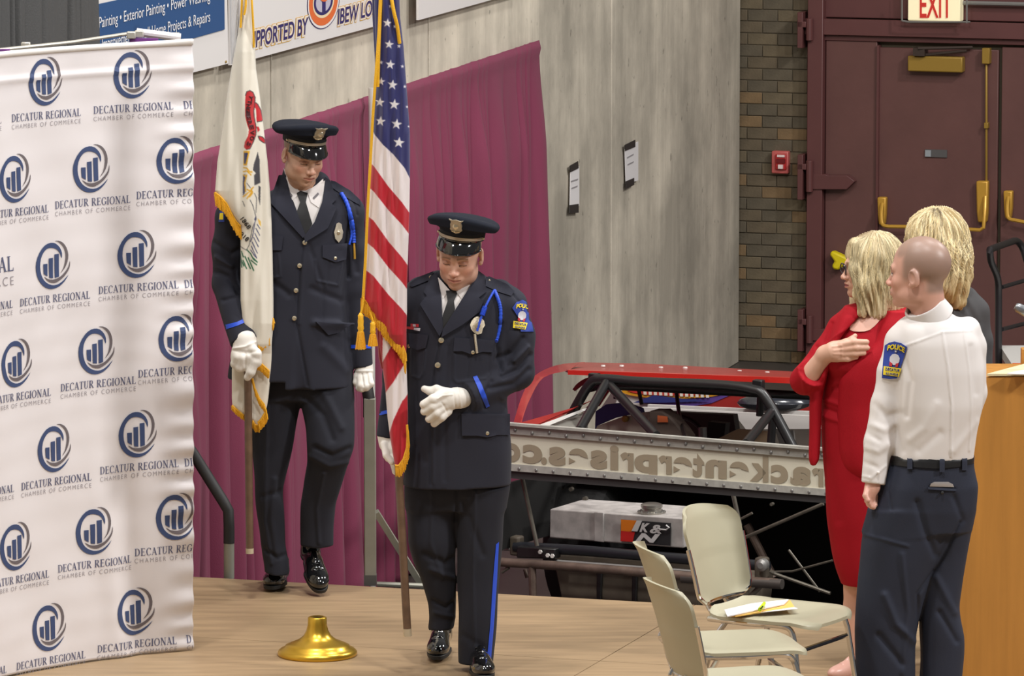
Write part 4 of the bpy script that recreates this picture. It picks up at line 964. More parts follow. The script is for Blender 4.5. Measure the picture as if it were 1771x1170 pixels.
# ================================================================ CHAIRS
m_shell = mat('cream_plastic', (172, 167, 144), .38, var=.03, vscale=5); m_chrome = mat('chrome', (215, 213, 210), .12, metal=1.0)
def chair(label, cx, cy, cz_px, face):
    c0 = G(cx, cy, .45); f = Vector((face[0], face[1], 0)).normalized(); rgt = Vector((f.y, -f.x, 0))
    t = thing('stacking_chair', label, 'chair', Vector((c0.x, c0.y, 0)), 'cream stacking chairs on the stage')
    W = lambda x, y, z: Vector((c0.x, c0.y, 0))+rgt*x+f*y+UP*z
    # seat shell
    nu, nv = 22, 26; top = []; 
    for j in range(nv):
        y = -.20+.44*j/(nv-1)
        hw = .225-.03*sstep(np.array(y), .10, .25)-.02*sstep(np.array(-y), .10, .2); e_ = max(0, (abs(y-.02)-.17)/.06); hw = float(hw*math.sqrt(max(0.2, 1-min(.96, e_)**2*.8)))
        for i in range(nu):
            x = -1+2*i/(nu-1); z = .45-.018*(1-x*x)*math.cos(min(1, abs(y)/.24)*1.4)+.0-.024*max(0, (y-.15)/.09)**2-.01*max(0, abs(x)-.85)/.15+.012*max(0, (-y-.13)/.07)
            top.append(W(x*hw, y, z))
    V = np.array([tuple(p) for p in top]); Q = grid_faces(nu, nv); fsq = [tuple(int(k) for k in q) for q in Q]
    vv, ff = solid_patch([Vector(p) for p in V], fsq, [Vector(p)-UP*.012 for p in V])
    def fin(nm, vv, ff, m):
        o = mesh_np(nm, np.array([tuple(p) for p in vv]), ff, m, t, True, None, 50); bm = bmesh.new(); bm.from_mesh(o.data); bmesh.ops.recalc_face_normals(bm, faces=bm.faces); bm.to_mesh(o.data); bm.free(); return o
    fin('seat', vv, ff, m_shell)
    # back shell: wraps forward at the sides
    pts = []
    for j in range(nv):
        h = j/(nv-1); z = .470+.315*h
        hw = .215*(1-.10*(1-h))*math.sqrt(max(.08, 1-max(0, (h-.80)/.2)**2*.45-max(0, (.10-h)/.10)**2*.35))
        for i in range(nu):
            x = -1+2*i/(nu-1); y = -.235-.085*h-.02*h*h+.060*abs(x)**2.2*(.5+.5*h)+.012*max(0, h-.9)*-8*(1)
            pts.append(W(x*hw, y, z+.018*(1-x*x)*(h > .5)*h))
    vv, ff = solid_patch(pts, fsq, [p-f*.012 for p in pts]); fin('backrest', vv, ff, m_shell)
    idx = [0*nu+0]; 
    loop = [pts[j*nu]-f*.006-rgt*.006 for j in range(int(nv*.66), -1, -2)]+[pts[i]-f*.008-UP*.006 for i in range(1, nu-1, 2)]+[pts[j*nu+nu-1]-f*.006+rgt*.006 for j in range(0, int(nv*.66)+1, 2)]
    MB().tube(loop, .0085, 8).build('back_frame', m_chrome, t)
    for sx in (-1, 1):
        MB().tube(curve_pts([W(sx*.07, -.240, .475), W(sx*.07, -.25, .45), W(sx*.09, -.22, .425), W(sx*.16, -.16, .425)], 4), .0095, 8).build('back_support', m_chrome, t)
        MB().tube(curve_pts([W(sx*.212, -.17, .425), W(sx*.216, 0, .422), W(sx*.212, .12, .424), W(sx*.205, .165, .41), W(sx*.21, .185, .36)], 5)+[W(sx*.235, .235, .012)], .0105, 10).build('front_leg', m_chrome, t)
        MB().tube([W(sx*.205, -.10, .42), W(sx*.215, -.14, .36), W(sx*.235, -.245, .012)], .0105, 10).build('rear_leg', m_chrome, t)
        MB().tube([W(sx*.232, .225, .09), W(sx*.232, -.225, .09)], .008, 8).build('side_stretcher', m_chrome, t)
    MB().tube([W(-.21, .185, .33), W(.21, .185, .33)], .009, 8).build('front_stretcher', m_chrome, t)
    MB().tube([W(-.21, -.17, .425), W(.21, -.17, .425)], .0095, 8).build('seat_rail', m_chrome, t)
    return t, W
tA_, WA_ = chair('cream plastic stacking chair holding the folder, farthest of the three', 1343, 1051, 0, (.86, -.50))
chair('cream plastic stacking chair in the middle, its empty seat behind the nearest one', 1268, 1105, 0, (.98, .19))
chair('cream plastic stacking chair nearest the viewer, seat cut off at the bottom edge', 1290, 1170, 0, (.95, .30))
# folder, papers and highlighter on the far chair
zs = .452
fo = thing('folder', 'manila folder with white papers lying on the far cream chair', 'folder', G(1320, 1058, zs))
def lay(name, pts, z, th, m, parent): return MB().prism([G(a, b, z) for a, b in pts], UP*th).build(name, m, parent)
lay('folder_cover', [(1258, 1067), (1272, 1068), (1374, 1052), (1366, 1040), (1280, 1050)], zs, .004, mat('manila', (226, 178, 92), .6), fo)
lay('sheet', [(1253, 1057), (1258, 1068), (1356, 1047), (1364, 1039), (1300, 1046)], zs+.006, .004, m_paper, fo)
lay('sheet', [(1300, 1062), (1380, 1054), (1370, 1050), (1310, 1058)], zs+.0015, .002, m_paper, fo)
hp = MB(); hp.tube([G(1314, 1055, zs+.02), G(1319, 1049, zs+.022), G(1322, 1044, zs+.022)], [.0075, .0075, .006], 10)
hl = thing('highlighter_pen', 'yellow-green highlighter pen lying on the papers of the far chair', 'pen', G(1318, 1050, zs+.015)); hp.build('barrel', mat('highlighter', (190, 214, 30), .4), hl)
MB().tube([G(1316, 1053, zs+.028), G(1319, 1049.5, zs+.028)], .003, 6).build('clip', mat('pen_dark', (40, 60, 30), .4), hl)
# ================================================================ LECTERN
m_wood = mat('honey_oak', (184, 128, 58), .42, var=.14, vscale=2.2, bump=.03, bscale=30, stretch=(9, 9, .6))
YL = 21.9; zl = P(1700, 652, YL).z; xl, xr_ = P(1640, 652, YL).x, P(1905, 652, YL).x
lc = thing('lectern', 'honey oak wooden lectern behind the man in the white shirt', 'lectern', (xl/2+xr_/2, YL+.2, 0))
MB().box(((xl+xr_)/2, YL+.012, zl/2), (xr_-xl, .024, zl)).build('front_panel', m_wood, lc, bevel=.003)
MB().box((xl+.012, YL+.21, zl/2-.02), (.024, .37, zl-.04)).build('side_panel', m_wood, lc, bevel=.003)
MB().box((xr_-.012, YL+.21, zl/2-.02), (.024, .37, zl-.04)).build('side_panel', m_wood, lc, bevel=.003)
MB().box(((xl+xr_)/2, YL+.22, zl-.015), (xr_-xl-.05, .39, .02)).build('top', m_wood, lc)
MB().box((P(1778, 640, YL+.35).x, YL+.35, zl+.01), (.055, .05, .11)).build('raised_end', m_wood, lc, bevel=.003)
pz = lambda u, v: G(u, v, zl+.004)
pp = thing('paper_pile', 'beige folder and white sheets on top of the lectern', 'papers', pz(1745, 645))
MB().prism([pz(1707, 650.5), (pz(1790, 650.5)), pz(1790, 628), pz(1775, 632)], UP*.008).build('beige_folder', mat('beige_folder', (208, 196, 160), .6), pp)
MB().prism([G(a, b, zl+.014) for a, b in ((1742, 648), (1790, 649), (1790, 641), (1765, 642.5))], UP*.004).build('sheet', m_paper, pp)
mc = thing('microphone', 'silver microphone on a gooseneck above the lectern at the right edge', 'microphone', pz(1800, 645))
a = P(1756, 530, YL+.15); b = P(1790, 548, YL+.15)
MB().tube([a, a+(b-a)*.12, a+(b-a)*.6, a+(b-a)*.75, b], [.013, .019, .021, .014, .010], 16).build('capsule', mat('mic_grey', (132, 134, 138), .3, metal=.7), mc)
MB().tube(curve_pts([b, P(1812, 575, YL+.15), P(1815, 620, YL+.15), P(1812, 650, YL+.15)], 6), .006, 8).build('gooseneck', m_cblk, mc)
# ================================================================ CART BY THE DOOR
YC = 31.0
ct = thing('platform_cart', 'cart with black tube handle and red-edged white deck behind the lectern', 'cart', P(1760, 700, YC)*1)
ct.location.z = FLOORZ
m_tubeb = mat('cart_black', (36, 34, 36), .35, spec=.6)
h = MB().tube(curve_pts([P(1728, 700, YC), P(1727, 600, YC), P(1727, 510, YC), P(1725, 480, YC-.05), P(1714, 452, YC-.15), P(1712, 432, YC-.2)], 5)+curve_pts([P(1722, 428, YC-.1), P(1745, 420, YC+.2), P(1758, 417, YC+.35), P(1768, 428, YC+.4), P(1776, 452, YC+.4), P(1788, 485, YC+.45), P(1790, 700, YC+.5)], 5), .019, 12).build('handle_frame', m_tubeb, ct)
for va, vb in ((497, 481), (570, 556)): MB().tube([P(1733, va, YC), P(1788, vb, YC+.45)], .012, 8).build('cross_tube', m_tubeb, ct)
dz = P(1733, 612, YC).z
MB().box((P(1733, 612, YC).x+.5, YC-.25, dz), (1.0, .8, .05)).build('deck', mat('deck_white', (206, 204, 200), .5), ct)
MB().box((P(1733, 612, YC).x+.5, YC-.655, dz-.01), (1.0, .02, .09)).build('red_edge', mat('cart_red', (224, 74, 50), .5), ct)
MB().box((P(1733, 612, YC).x+.5, YC-.25, dz-.12), (.9, .7, .08)).build('under_frame', m_tubeb, ct)
for dx in (.08, .92):
    for dy in (-.55, .05): MB().box((P(1733, 612, YC).x+dx, YC+dy, (dz-.1+FLOORZ)/2), (.05, .05, dz-.1-FLOORZ)).build('leg', m_tubeb, ct)
# ================================================================ PEOPLE
m_skin = mat('skin', (214, 168, 142), .42, vcol=True, bump=.03, bscale=300, sss=.08)
m_hair = mat('blonde_hair', (210, 186, 130), .42, vcol=True, bump=.25, bscale=260, stretch=(1, 1, .12))
m_navy = mat('navy_wool', (42, 43, 53), .8, bump=.10, bscale=700, spec=.2, sheen=.04)
m_navy2 = mat('navy_wool_facing', (43, 44, 55), .8, bump=.10, bscale=700, spec=.2, sheen=.04)
m_trou = mat('navy_trousers', (38, 39, 47), .8, bump=.10, bscale=700, spec=.2, sheen=.03)
m_blue = mat('royal_blue_braid', (34, 78, 205), .5); m_tie = mat('black_tie', (20, 20, 23), .6)
m_shirt = mat('white_shirt', (222, 217, 215), .6); m_glove = mat('white_cotton_glove', (226, 221, 213), .7, bump=.10, bscale=300)
m_patent = mat('patent_leather', (12, 12, 13), .07, coat=1.0); m_silver = mat('silver_badge', (196, 186, 166), .3, metal=.75, bump=.4, bscale=500); m_sole = mat('shoe_sole', (28, 27, 27), .6)
m_felt = mat('cap_felt', (27, 30, 40), .9, bump=.12, bscale=500, spec=.2); m_band = mat('cap_band', (20, 21, 25), .8); m_strapm = mat('silver_strap', (176, 162, 142), .4, metal=.5)
m_btn = mat('silver_button', (214, 200, 172), .25, metal=.8)
def xform(M, V): A = np.array(M); return V @ A[:3, :3].T+A[:3, 3]
def mk(u, v, Y, yaw, pitch, roll=0, k=1.0):
    return Matrix.Translation(P(u, v, Y)) @ Matrix.Rotation(math.radians(yaw), 4, 'Z') @ Matrix.Rotation(math.radians(pitch), 4, 'X') @ Matrix.Rotation(math.radians(roll), 4, 'Y') @ Matrix.Scale(k, 4)
def blob(name, sc, m, parent, noise=None, cr=None, cols=None, smooth=2, sharp=None):
    V, Q = sc.extract(noise, smooth)
    if cr: V = crease(V, Q, cr, sc.s)
    o = mesh_np(name, V, Q, m, parent, True, cols(V) if cols else None, sharp); return o, V, Q
def headmesh(M, neck=None, nr=.056, skin=(206, 164, 142), lips=(176, 104, 96), brow=(96, 70, 52), stubble=None, female=False, vox=.0026, lids=True, jaw=1.0, capped=False):
    h = Sc(None, vox)
    f = .94 if female else 1.0
    h.ell((0, .012, .035), (.077, .098, .088), k=.01)
    h.ell((0, -.028, -.03), (.063*f, .066, .084), k=.03)
    h.ell((0, -.030, -.072), (.055*f*jaw, .052, .040), k=.025)
    h.ell((0, -.075, -.100), (.021, .018, .016), k=.025)
    for s_ in (-1, 1):
        h.ell((s_*.036*f, -.058, -.030), (.024, .022, .020), k=.02)
        h.ell((s_*.048*f*jaw, -.012, -.075), (.016, .036, .026), k=.02)
    h.cap((-.040, -.074, .016), (0, -.086, .014), .011, .012, k=.014); h.cap((.040, -.074, .016), (0, -.086, .014), .011, .012, k=.014)
    for s_ in (-1, 1): h.ell((s_*.032, -.098, -.002), (.019, .020, .013), k=.012, mode='s')
    for s_ in (-1, 1): h.ell((s_*.031, -.075, -.004), (.0135, .0135, .0115), k=.004)
    h.cap((0, -.087, .002), (0, -.107, -.034), .0075, .0085, k=.010)
    h.ell((0, -.109, -.0375), (.0105, .0095, .009), k=.008)
    for s_ in (-1, 1): h.ell((s_*.0125, -.100, -.040), (.0078, .010, .0078), k=.006); h.ell((s_*.006, -.108, -.0475), (.0038, .005, .003), k=.003, mode='s')
    h.ell((0, -.084, -.066), (.028, .016, .016), k=.012)
    h.cap((-.020, -.090, -.0645), (0, -.0985, -.0615), .0042, .0062, k=.005); h.cap((.020, -.090, -.0645), (0, -.0985, -.0615), .0042, .0062, k=.005)
    h.cap((-.017, -.090, -.0715), (0, -.0965, -.0735), .0045, .007, k=.005); h.cap((.017, -.090, -.0715), (0, -.0965, -.0735), .0045, .007, k=.005)
    h.cap((-.024, -.0945, -.0675), (0, -.106, -.0668), .0022, .0024, k=.003, mode='s'); h.cap((.024, -.0945, -.0675), (0, -.106, -.0668), .0022, .0024, k=.003, mode='s')
    h.ell((0, -.098, -.0865), (.016, .006, .005), k=.008, mode='s')
    for s_ in (-1, 1):
        h.ell((s_*.080, .010, -.010), (.009, .019, .031), rot=(12, 0, -s_*-18), k=.006)
        h.ell((s_*.0885, .004, -.008), (.006, .011, .020), rot=(12, 0, 0), k=.004, mode='s')
        h.ell((s_*.078, .000, -.034), (.008, .010, .011), k=.004)
    if neck is not None:
        n = np.array(M.inverted() @ Vector(neck)); h.cap((0, .022, -.05), tuple(n), nr*.95, nr, k=.02)
    V, Q = h.extract(None, 1)
    N = vnormals(V, Q); x, y, z = V.T
    c = np.tile(np.array(skin, float), (len(V), 1))
    def mixc(m, col): 
        m = m[:, None]; c[:] = c*(1-m)+np.array(col, float)*m
    fr = (y < -.045)
    mixc(.35*np.exp(-((np.abs(x)-.042)**2/.0003+(z+.035)**2/.0005))*fr, (214, 132, 112))
    mixc(.3*np.exp(-(x**2/.0002+(z+.04)**2/.0002))*fr, (206, 120, 104))
    if stubble is not None:
        sm = sstep(-z, .045, .075)*sstep(-y, .0, .03)*(1-np.exp(-(x**2/.0006+(z+.068)**2/.00012)))
        mixc(.42*sm, stubble)
    lm = (np.abs(x) < .024) & (y < -.082)
    mixc(np.clip(1.1-np.abs(z+.0675)/(.0095*(1-.6*np.abs(x)/.024)+1e-4), 0, 1)*lm, lips)
    mixc(.8*np.exp(-((z+.0673)/.0016)**2)*(np.abs(x) < .024)*(y < -.082), (96, 44, 40))
    bz = .0195-.10*np.maximum(np.abs(x)-.03, 0)*1.2
    mixc(np.exp(-((z-bz)/.0042)**2)*(np.abs(x) > .012)*(np.abs(x) < .05)*(y < -.05)*.85, brow)
    ex = np.abs(np.abs(x)-.031)
    if lids: mixc(np.exp(-((z+.0085+ex*.12)/.0018)**2)*(ex < .0135)*(y < -.07), (48, 34, 30)); mixc(.5*(ex < .018)*np.exp(-((z-.002)/.008)**2)*(y < -.06), (140, 92, 76))  # lash line, then socket shade under the visor painted over the lids
    else:
        mixc(.9*(ex < .0125)*(np.abs(z+.004) < .005)*(y < -.078), (226, 220, 214)); mixc(1.0*(ex < .0052)*(np.abs(z+.004) < .0052)*(y < -.078), (70, 84, 96)); mixc(np.exp(-((z-.0025+ex*.2)/.0018)**2)*(ex < .015)*(y < -.07), (46, 34, 30))
    if capped: V = V.copy(); V[:, 2] = np.where(z > .07, .07+(z-.07)*.35, z)
    return xform(M, V), Q, c, (x, y, z)
def joinmesh(parts):
    V = []; Q = []; Cc = []; n = 0
    for v, q, c in parts: V.append(v); Q.append(q+n); Cc.append(c); n += len(v)
    return np.concatenate(V), np.concatenate(Q), np.concatenate(Cc)
def skinpart(sc, skin, smooth=2, noise=None, cr=None):
    V, Q = sc.extract(noise, smooth)
    if cr: V = crease(V, Q, cr, sc.s)
    return V, Q, np.tile(np.array(skin, float), (len(V), 1))
def ring_mesh(rows):
    """rows of equal length (nv x nu x 3)"""
    A = np.array(rows); nv, nu, _ = A.shape; return A.reshape(-1, 3), grid_faces(nu, nv, True)
def loc_mesh(name, V, Q, M, m, parent, sharp=45, thick=0):
    W_ = xform(M, np.asarray(V, float)); fs = [tuple(int(i) for i in q) for q in Q]
    o = mesh_np(name, W_, fs, m, parent, True, None, sharp)
    bm = bmesh.new(); bm.from_mesh(o.data); bmesh.ops.recalc_face_normals(bm, faces=bm.faces); bm.to_mesh(o.data); bm.free(); return o
def police_cap(M, parent):
    nu = 72; A = np.linspace(0, 2*np.pi, nu, endpoint=False); sx, cy_ = np.sin(A), -np.cos(A); fr = np.cos(A)   # A=0 front
    zb = .057
    def rg(rx, ry, z, yo=.010): return np.stack([rx*sx, ry*cy_+yo, z+0*A], 1)
    band = [rg(.082, .102, zb-.002*0+0*A), rg(.083, .103, zb+.012), rg(.084, .104, zb+.036)]
    V, Q = ring_mesh(band+[rg(.078, .098, zb+.036), rg(.078, .098, zb)]); loc = thingc = loc_mesh('cap', V, Q, M, m_band, parent); cap_ = loc
    rim = zb+.042+.038*np.clip(fr, 0, 1)**1.3-.004*np.clip(-fr, 0, 1); rb = rim-zb-.032
    rows = [rg(.084, .104, zb+.030), rg(.092, .110, zb+.032+.22*rb), rg(.108, .121, zb+.033+.45*rb), rg(.124, .132, zb+.029+.6*rb), rg(.1305, .136, rim), rg(.1335, .138, rim+.008), rg(.130, .135, rim+.016), rg(.120, .126, rim+.022)]
    tz = zb+.072
    for k in (.85, .7, .55, .4, .25, .1, .02): rows.append(rg(.120*k, .126*k, tz*(1-k**1.6)+(rim+.021)*k**1.6+.003))
    V, Q = ring_mesh(rows); Qf = [tuple(q) for q in Q]+[tuple(range(len(V)-nu, len(V)))]; loc_mesh('crown', V, Qf, M, m_felt, cap_, 60)
    # visor
    B = np.radians(np.linspace(-68, 68, 41)); vr = []
    for t in np.linspace(0, 1, 8):
        e = .041*np.cos(B*.98)**.55*t
        vr.append(np.stack([(.083+e*.32)*np.sin(B), -(.103+e*.70)*np.cos(B)+.010-e*.20*0, zb+.003-e*.85-.010*t*t+.004*np.sin(t*3.1)], 1))
    V = np.array(vr).reshape(-1, 3); Q = grid_faces(41, 8); fsq = [tuple(int(i) for i in q) for q in Q]
    V2, F2 = solid_patch([Vector(p) for p in V], fsq, [Vector(p)+Vector((0, .002, -.0035)) for p in V]); loc_mesh('visor', np.array([tuple(p) for p in V2]), F2, M, m_patent, cap_, 50)
    # edge bead and strap
    MB_ = MB(); MB_.tube([M @ Vector(p) for p in vr[-1]], .0024, 6); MB_.build('visor_edge', m_patent, cap_)
    B = np.radians(np.linspace(-76, 76, 37)); rows = [np.stack([(.0855)*np.sin(B), -.1058*np.cos(B)+.010, zb+z_+.002*np.cos(B)], 1) for z_ in (.006, .017)]
    V = np.array(rows).reshape(-1, 3); Q = grid_faces(37, 2); V2, F2 = solid_patch([Vector(p) for p in V], [tuple(int(i) for i in q) for q in Q], [Vector(p)*.975 for p in V]); loc_mesh('chin_strap', np.array([tuple(p) for p in V2]), F2, M, m_strapm, cap_, 50)
    rows = [np.stack([(.0845)*np.sin(B), -.1048*np.cos(B)+.010, zb+z_+0*B], 1) for z_ in (.001, .005)]
    V = np.array(rows).reshape(-1, 3); V2, F2 = solid_patch([Vector(p) for p in V], [tuple(int(i) for i in q) for q in Q], [Vector(p)*.975 for p in V]); loc_mesh('lower_strap', np.array([tuple(p) for p in V2]), F2, M, m_patent, cap_, 50)
    for s_ in (-1, 1):
        a = math.radians(s_*78); MB().ball(M @ Vector((.086*math.sin(a), -.106*math.cos(a)+.010, zb+.012)), .006, 10).build('strap_button', m_btn, cap_)
    # shield with spread eagle
    pts = [(-.024, .030), (-.012, .027), (0, .031), (.012, .027), (.024, .030), (.016, .020), (.019, .008), (.018, -.004), (.020, -.012), (.014, -.020), (.006, -.026), (0, -.028), (-.006, -.026), (-.014, -.020), (-.020, -.012), (-.018, -.004), (-.019, .008), (-.016, .020)]
    def at(x, z, o): x *= 1.15; z = z*.98+zb+.064; return M @ Vector((x, -(.094+.55*(z-.08))-o+.5*x*x/.13, z))
    MB().prism([at(a, b, .012) for a, b in pts], (M.to_3x3() @ Vector((0, .008, 0)))).build('cap_badge', m_silver, cap_, bevel=.001)
    MB().ball(at(0, .004, .012), .012, 16, (1, .35, 1.15)).build('badge_boss', m_btn, cap_)
    MB().tube([at(-.013, -.019, .014), at(0, -.023, .014), at(.013, -.019, .014)], .0025, 6).build('badge_scroll', m_btn, cap_)
    return cap_
def shoe(M, parent, name='shoe', m=None, heel=.0, laces=True, wd=1.0, ms=None):
    m = m or m_patent
    s = Sc(None, .0035)
    s.ell((0, -.105, .038), (.046*wd, .080, .036), k=.02); s.ell((0, -.02, .048), (.041*wd, .10, .046), k=.02); s.ell((0, .075, .045), (.037*wd, .045, .045), k=.02)
    s.cap((0, .05, .05), (0, .062, .105), .040*wd, .040*wd, k=.02, fb=True)
    s.cap((0, -.05, .088), (0, -.02, .098), .012, .014, k=.012)
    s.cap((-.05, -.105, .074), (.05, -.105, .074), .003, .003, k=.005, mode='s')
    s.ell((0, 0, -.10), (.5, .5, .118), k=.003, mode='s')
    V, Q = s.extract(None, 2); o = mesh_np(name, xform(M, V), Q, m, parent, True)
    # sole
    n = 40; pr = []
    for i in range(n):
        a = 2*math.pi*i/n; y = -.045-.142*math.cos(a); wv = (.048 if y < -.04 else .042-.004*math.cos((y)*20))*wd; pr.append((wv*math.sin(a)*abs(math.sin(a))**-.25 if abs(math.sin(a)) > 1e-3 else 0, y))
    mb = MB(); mb.prism([M @ Vector((x, y, .006)) for x, y in pr], M.to_3x3() @ Vector((0, 0, .016))); mb.build('sole', ms or m_sole, o, bevel=.002)
    mb = MB(); mb.prism([M @ Vector((x*.9, min(max(y, .02), .093), -.006)) for x, y in pr if y > -.01], M.to_3x3() @ Vector((0, 0, .016))); mb.build('heel', ms or m_sole, o)
    if laces:
        for k in range(4):
            y = -.075+.022*k; z = .0835+.0062*k
            MB().tube([M @ Vector((-.018, y, z-.004)), M @ Vector((0, y-.004, z+.002)), M @ Vector((.018, y, z-.004))], .0026, 6).build('lace', m_sole, o)
    return o
def button(u, v, bvh, parent, r=.0095, m=None, name='button', off=.006):
    k = drop([(u, v)], bvh)[0]; p = CAMO+ray(u, v)*(k-off); d = -ray(u, v).normalized()
    return MB().lathe(p, [(r*.9, -.004), (r, .0), (r*.85, .003), (r*.4, .0045)], 16, d).build(name, m or m_btn, parent)
def cord(name, pts, r, bvh, off, m, parent, braid=True, n=4):
    q = [Vector((a, b, 0)) for a, b in pts]; q = curve_pts(q, n); ks = drop([(p.x, p.y) for p in q], bvh)
    c = [CAMO+ray(p.x, p.y)*(k-off) for p, k in zip(q, ks)]
    if not braid: return MB().tube(c, r, 8).build(name, m, parent)
    d = []
    for i in range(len(c)-1):
        for t in (0, .33, .66): d.append(c[i].lerp(c[i+1], t))
    return MB().tube(d, [r*(1.06 if i % 3 else .88) for i in range(len(d))], 10).build(name, m, parent)
def upper_label(u0, v0, s, w_, h, bvh, off, m, parent, ang=0, name='patch_letter', arc=0, **k):
    """small lettering on cloth; u0,v0 = centre px"""
    vs, fs = text_box(s, -w_/2, w_/2, -h/2, h, **k); ca, sa = math.cos(math.radians(ang)), math.sin(math.radians(ang))
    pts = []
    for x, y in vs:
        y = y-arc*(x/(w_/2))**2; pts.append((u0+x*ca+y*sa, v0+x*sa-y*ca))
    return decal_mesh(name, pts, fs, bvh, off, m, parent, .001)
m_pb = mat('patch_blue', (38, 62, 150), .7); m_py = mat('patch_yellow', (232, 206, 40), .7); m_pw = mat('patch_white', (206, 206, 214), .7); m_pr = mat('patch_red', (190, 40, 50), .7)
def patch(poly, parent, bvh, A, ang=0, k=1.0, letters=True):
    """blue shield shaped sleeve patch: POLICE arched on top, seal, place name on yellow below; A = centre px"""
    p = decal('shoulder_patch', poly, bvh, .006, m_pb, parent, .003, 3)
    cx, cy = A; ca, sa = math.cos(math.radians(ang)), math.sin(math.radians(ang))
    R = lambda L_: [(cx+(x*ca+y*sa)*k, cy+(x*sa-y*ca)*k) for x, y in L_]
    decal('patch_ribbon', R([(-17, -13), (14, -13), (11, -28), (-16, -28)]), bvh, .009, m_py, p, .002, 4)
    decal('patch_seal', R([(9*math.sin(t*.63), 1+10*math.cos(t*.63)) for t in range(10)]), bvh, .009, m_pw, p, .002, 4)
    decal('patch_flag', R([(-8, -4), (-3, -6), (-3, -12), (-8, -11)]), bvh, .0105, m_pr, p, .001, 4); decal('patch_flag', R([(3, -6), (8, -4), (7, -11), (3, -12)]), bvh, .0105, m_pr, p, .001, 4)
    decal('patch_star', R(star_poly(0, -15, 2.4)[::1]) if 0 else R([(a, -b) for a, b in star_poly(0, -15, 2.6)]), bvh, .0105, m_pw, p, .001, 4)
    q = R([(0, 23)])[0]; upper_label(q[0], q[1], 'POLICE', 30*k, 8.5*k, bvh, .010, m_py, p, ang, arc=4*k, bold=.04)
    q = R([(-1, -17)])[0]; upper_label(q[0], q[1], 'DECATUR', 25*k, 5*k, bvh, .0115, m_pb, p, ang, bold=.0)
    q = R([(-1, -24.5)])[0]; upper_label(q[0], q[1], 'ILLINOIS', 21*k, 4*k, bvh, .0115, m_pb, p, ang, bold=.0)
    return p
def bodycore(Y0, parts):
    s = Sc(Y0, .012)
    for a, b, ra, rb in parts: s.cap(a, b, ra, rb, 10)
    return skinpart(s, (205, 160, 135), 1)
# ---------------------------------------------------------------- taller officer on the left
Y1 = 23.85; 
c1 = thing('person', 'taller police officer in navy dress uniform and cap carrying the white state flag', 'person', G(497, 1018))
SK1 = (206, 164, 140)
M1 = mk(525, 265, Y1-.07, 26, 21, 3, 1.03)
hv, hq, hc, hl_ = headmesh(M1, P(524, 330, Y1-.01), .057, SK1, (196, 122, 108), (98, 72, 52), stubble=(176, 134, 108), capped=True)
hair_m = ((hl_[2] > .008) & (hl_[1] > -.035) & (np.abs(hl_[0]) < .0775)) | ((hl_[1] > .045) & (hl_[2] > -.05)); hc[hair_m] = (150, 116, 92)
core = bodycore(Y1, [((520, 355, 4), (412, 372, 4), 16, 14), ((524, 352, 4), (598, 370, 4), 16, 14), ((500, 640, 5), (560, 650, 0), 34, 30), ((520, 345, 5), (510, 640, 5), 34, 40), ((480, 650, 5), (470, 960, 8), 20, 9), ((560, 650, 0), (575, 770, -30), 28, 16), ((575, 770, -30), (552, 930, 0), 16, 12), ((410, 365, 0), (396, 470, 5), 16, 14), ((396, 470, 5), (422, 580, -58), 13, 10), ((598, 365, 0), (612, 480, 8), 16, 14), ((612, 480, 8), (628, 615, -5), 12, 9)])
V, Q, cc_ = joinmesh([(hv, hq, hc), core]); mesh_np('body', V, Q, m_skin, c1, True, cc_)
police_cap(M1 @ Matrix.Rotation(math.radians(-11), 4, 'X') @ Matrix.Translation((0, 0, -.011)), c1)
tr = Sc(Y1, .0055)
tr.sections([(640, 440, 610, 5, 46), (665, 440, 610, 3, 44), (690, 440, 608, 0, 40)], 6)
tr.sections([(650, 436, 545, 5, 42), (690, 436, 522, 5, 38), (740, 434, 513, 5, 34), (800, 436, 501, 4, 31), (850, 441, 490, 6, 28), (900, 446, 491, 8, 26), (945, 451, 494, 8, 26), (972, 455, 500, 6, 26), (992, 456, 500, 4, 26)], 8)
tr.sections([(650, 515, 612, 0, 42), (700, 520, 613, -10, 40), (745, 530, 615, -24, 37), (775, 533, 614, -32, 34), (800, 533, 604, -26, 31), (830, 526, 595, -14, 29), (870, 519, 581, -4, 27), (910, 519, 578, 2, 27), (944, 519, 578, 4, 27)], 8)
blob('trousers', tr, m_trou, c1, foldnoise(.0045, (1, 1, .8), 1), [([(545, 775), (575, 790), (606, 776)], 5, -5), ([(540, 790), (570, 806), (600, 800)], 5, 4), ([(560, 680), (590, 740)], 7, 4), ([(475, 830), (470, 900), (478, 960)], 5, 4), ([(462, 700), (458, 900), (470, 975)], 3, 3), ([(455, 950), (480, 965), (500, 958)], 4, -4), ([(560, 820), (548, 880), (552, 940)], 3, 3), ([(530, 690), (560, 720), (575, 760)], 6, -4), ([(455, 860), (485, 850)], 5, -3)])
jk = Sc(Y1, .005)
jk.sections([(318, 494, 572, 8, 26), (330, 468, 590, 8, 34), (345, 440, 604, 6, 44), (365, 415, 610, 4, 52), (400, 420, 608, 2, 56), (450, 432, 603, 0, 56), (500, 440, 600, 0, 54), (550, 430, 603, 0, 56), (600, 405, 608, 0, 58), (640, 394, 612, 0, 60), (668, 391, 613, 0, 62)], 8, n=2.4)
jk.cap((520, 350, 8), (512, 304, 12), 42, 25, 8); jk.cap((545, 345, 8), (549, 318, 10), 34, 22, 8)
jk.chain([(432, 352, 4, 20), (402, 376, 4, 28), (396, 430, 5, 29.5), (393, 490, 0, 26)], 10); jk.cap((393, 490, 0), (423, 594, -66), 26, 25, 7, fb=True)
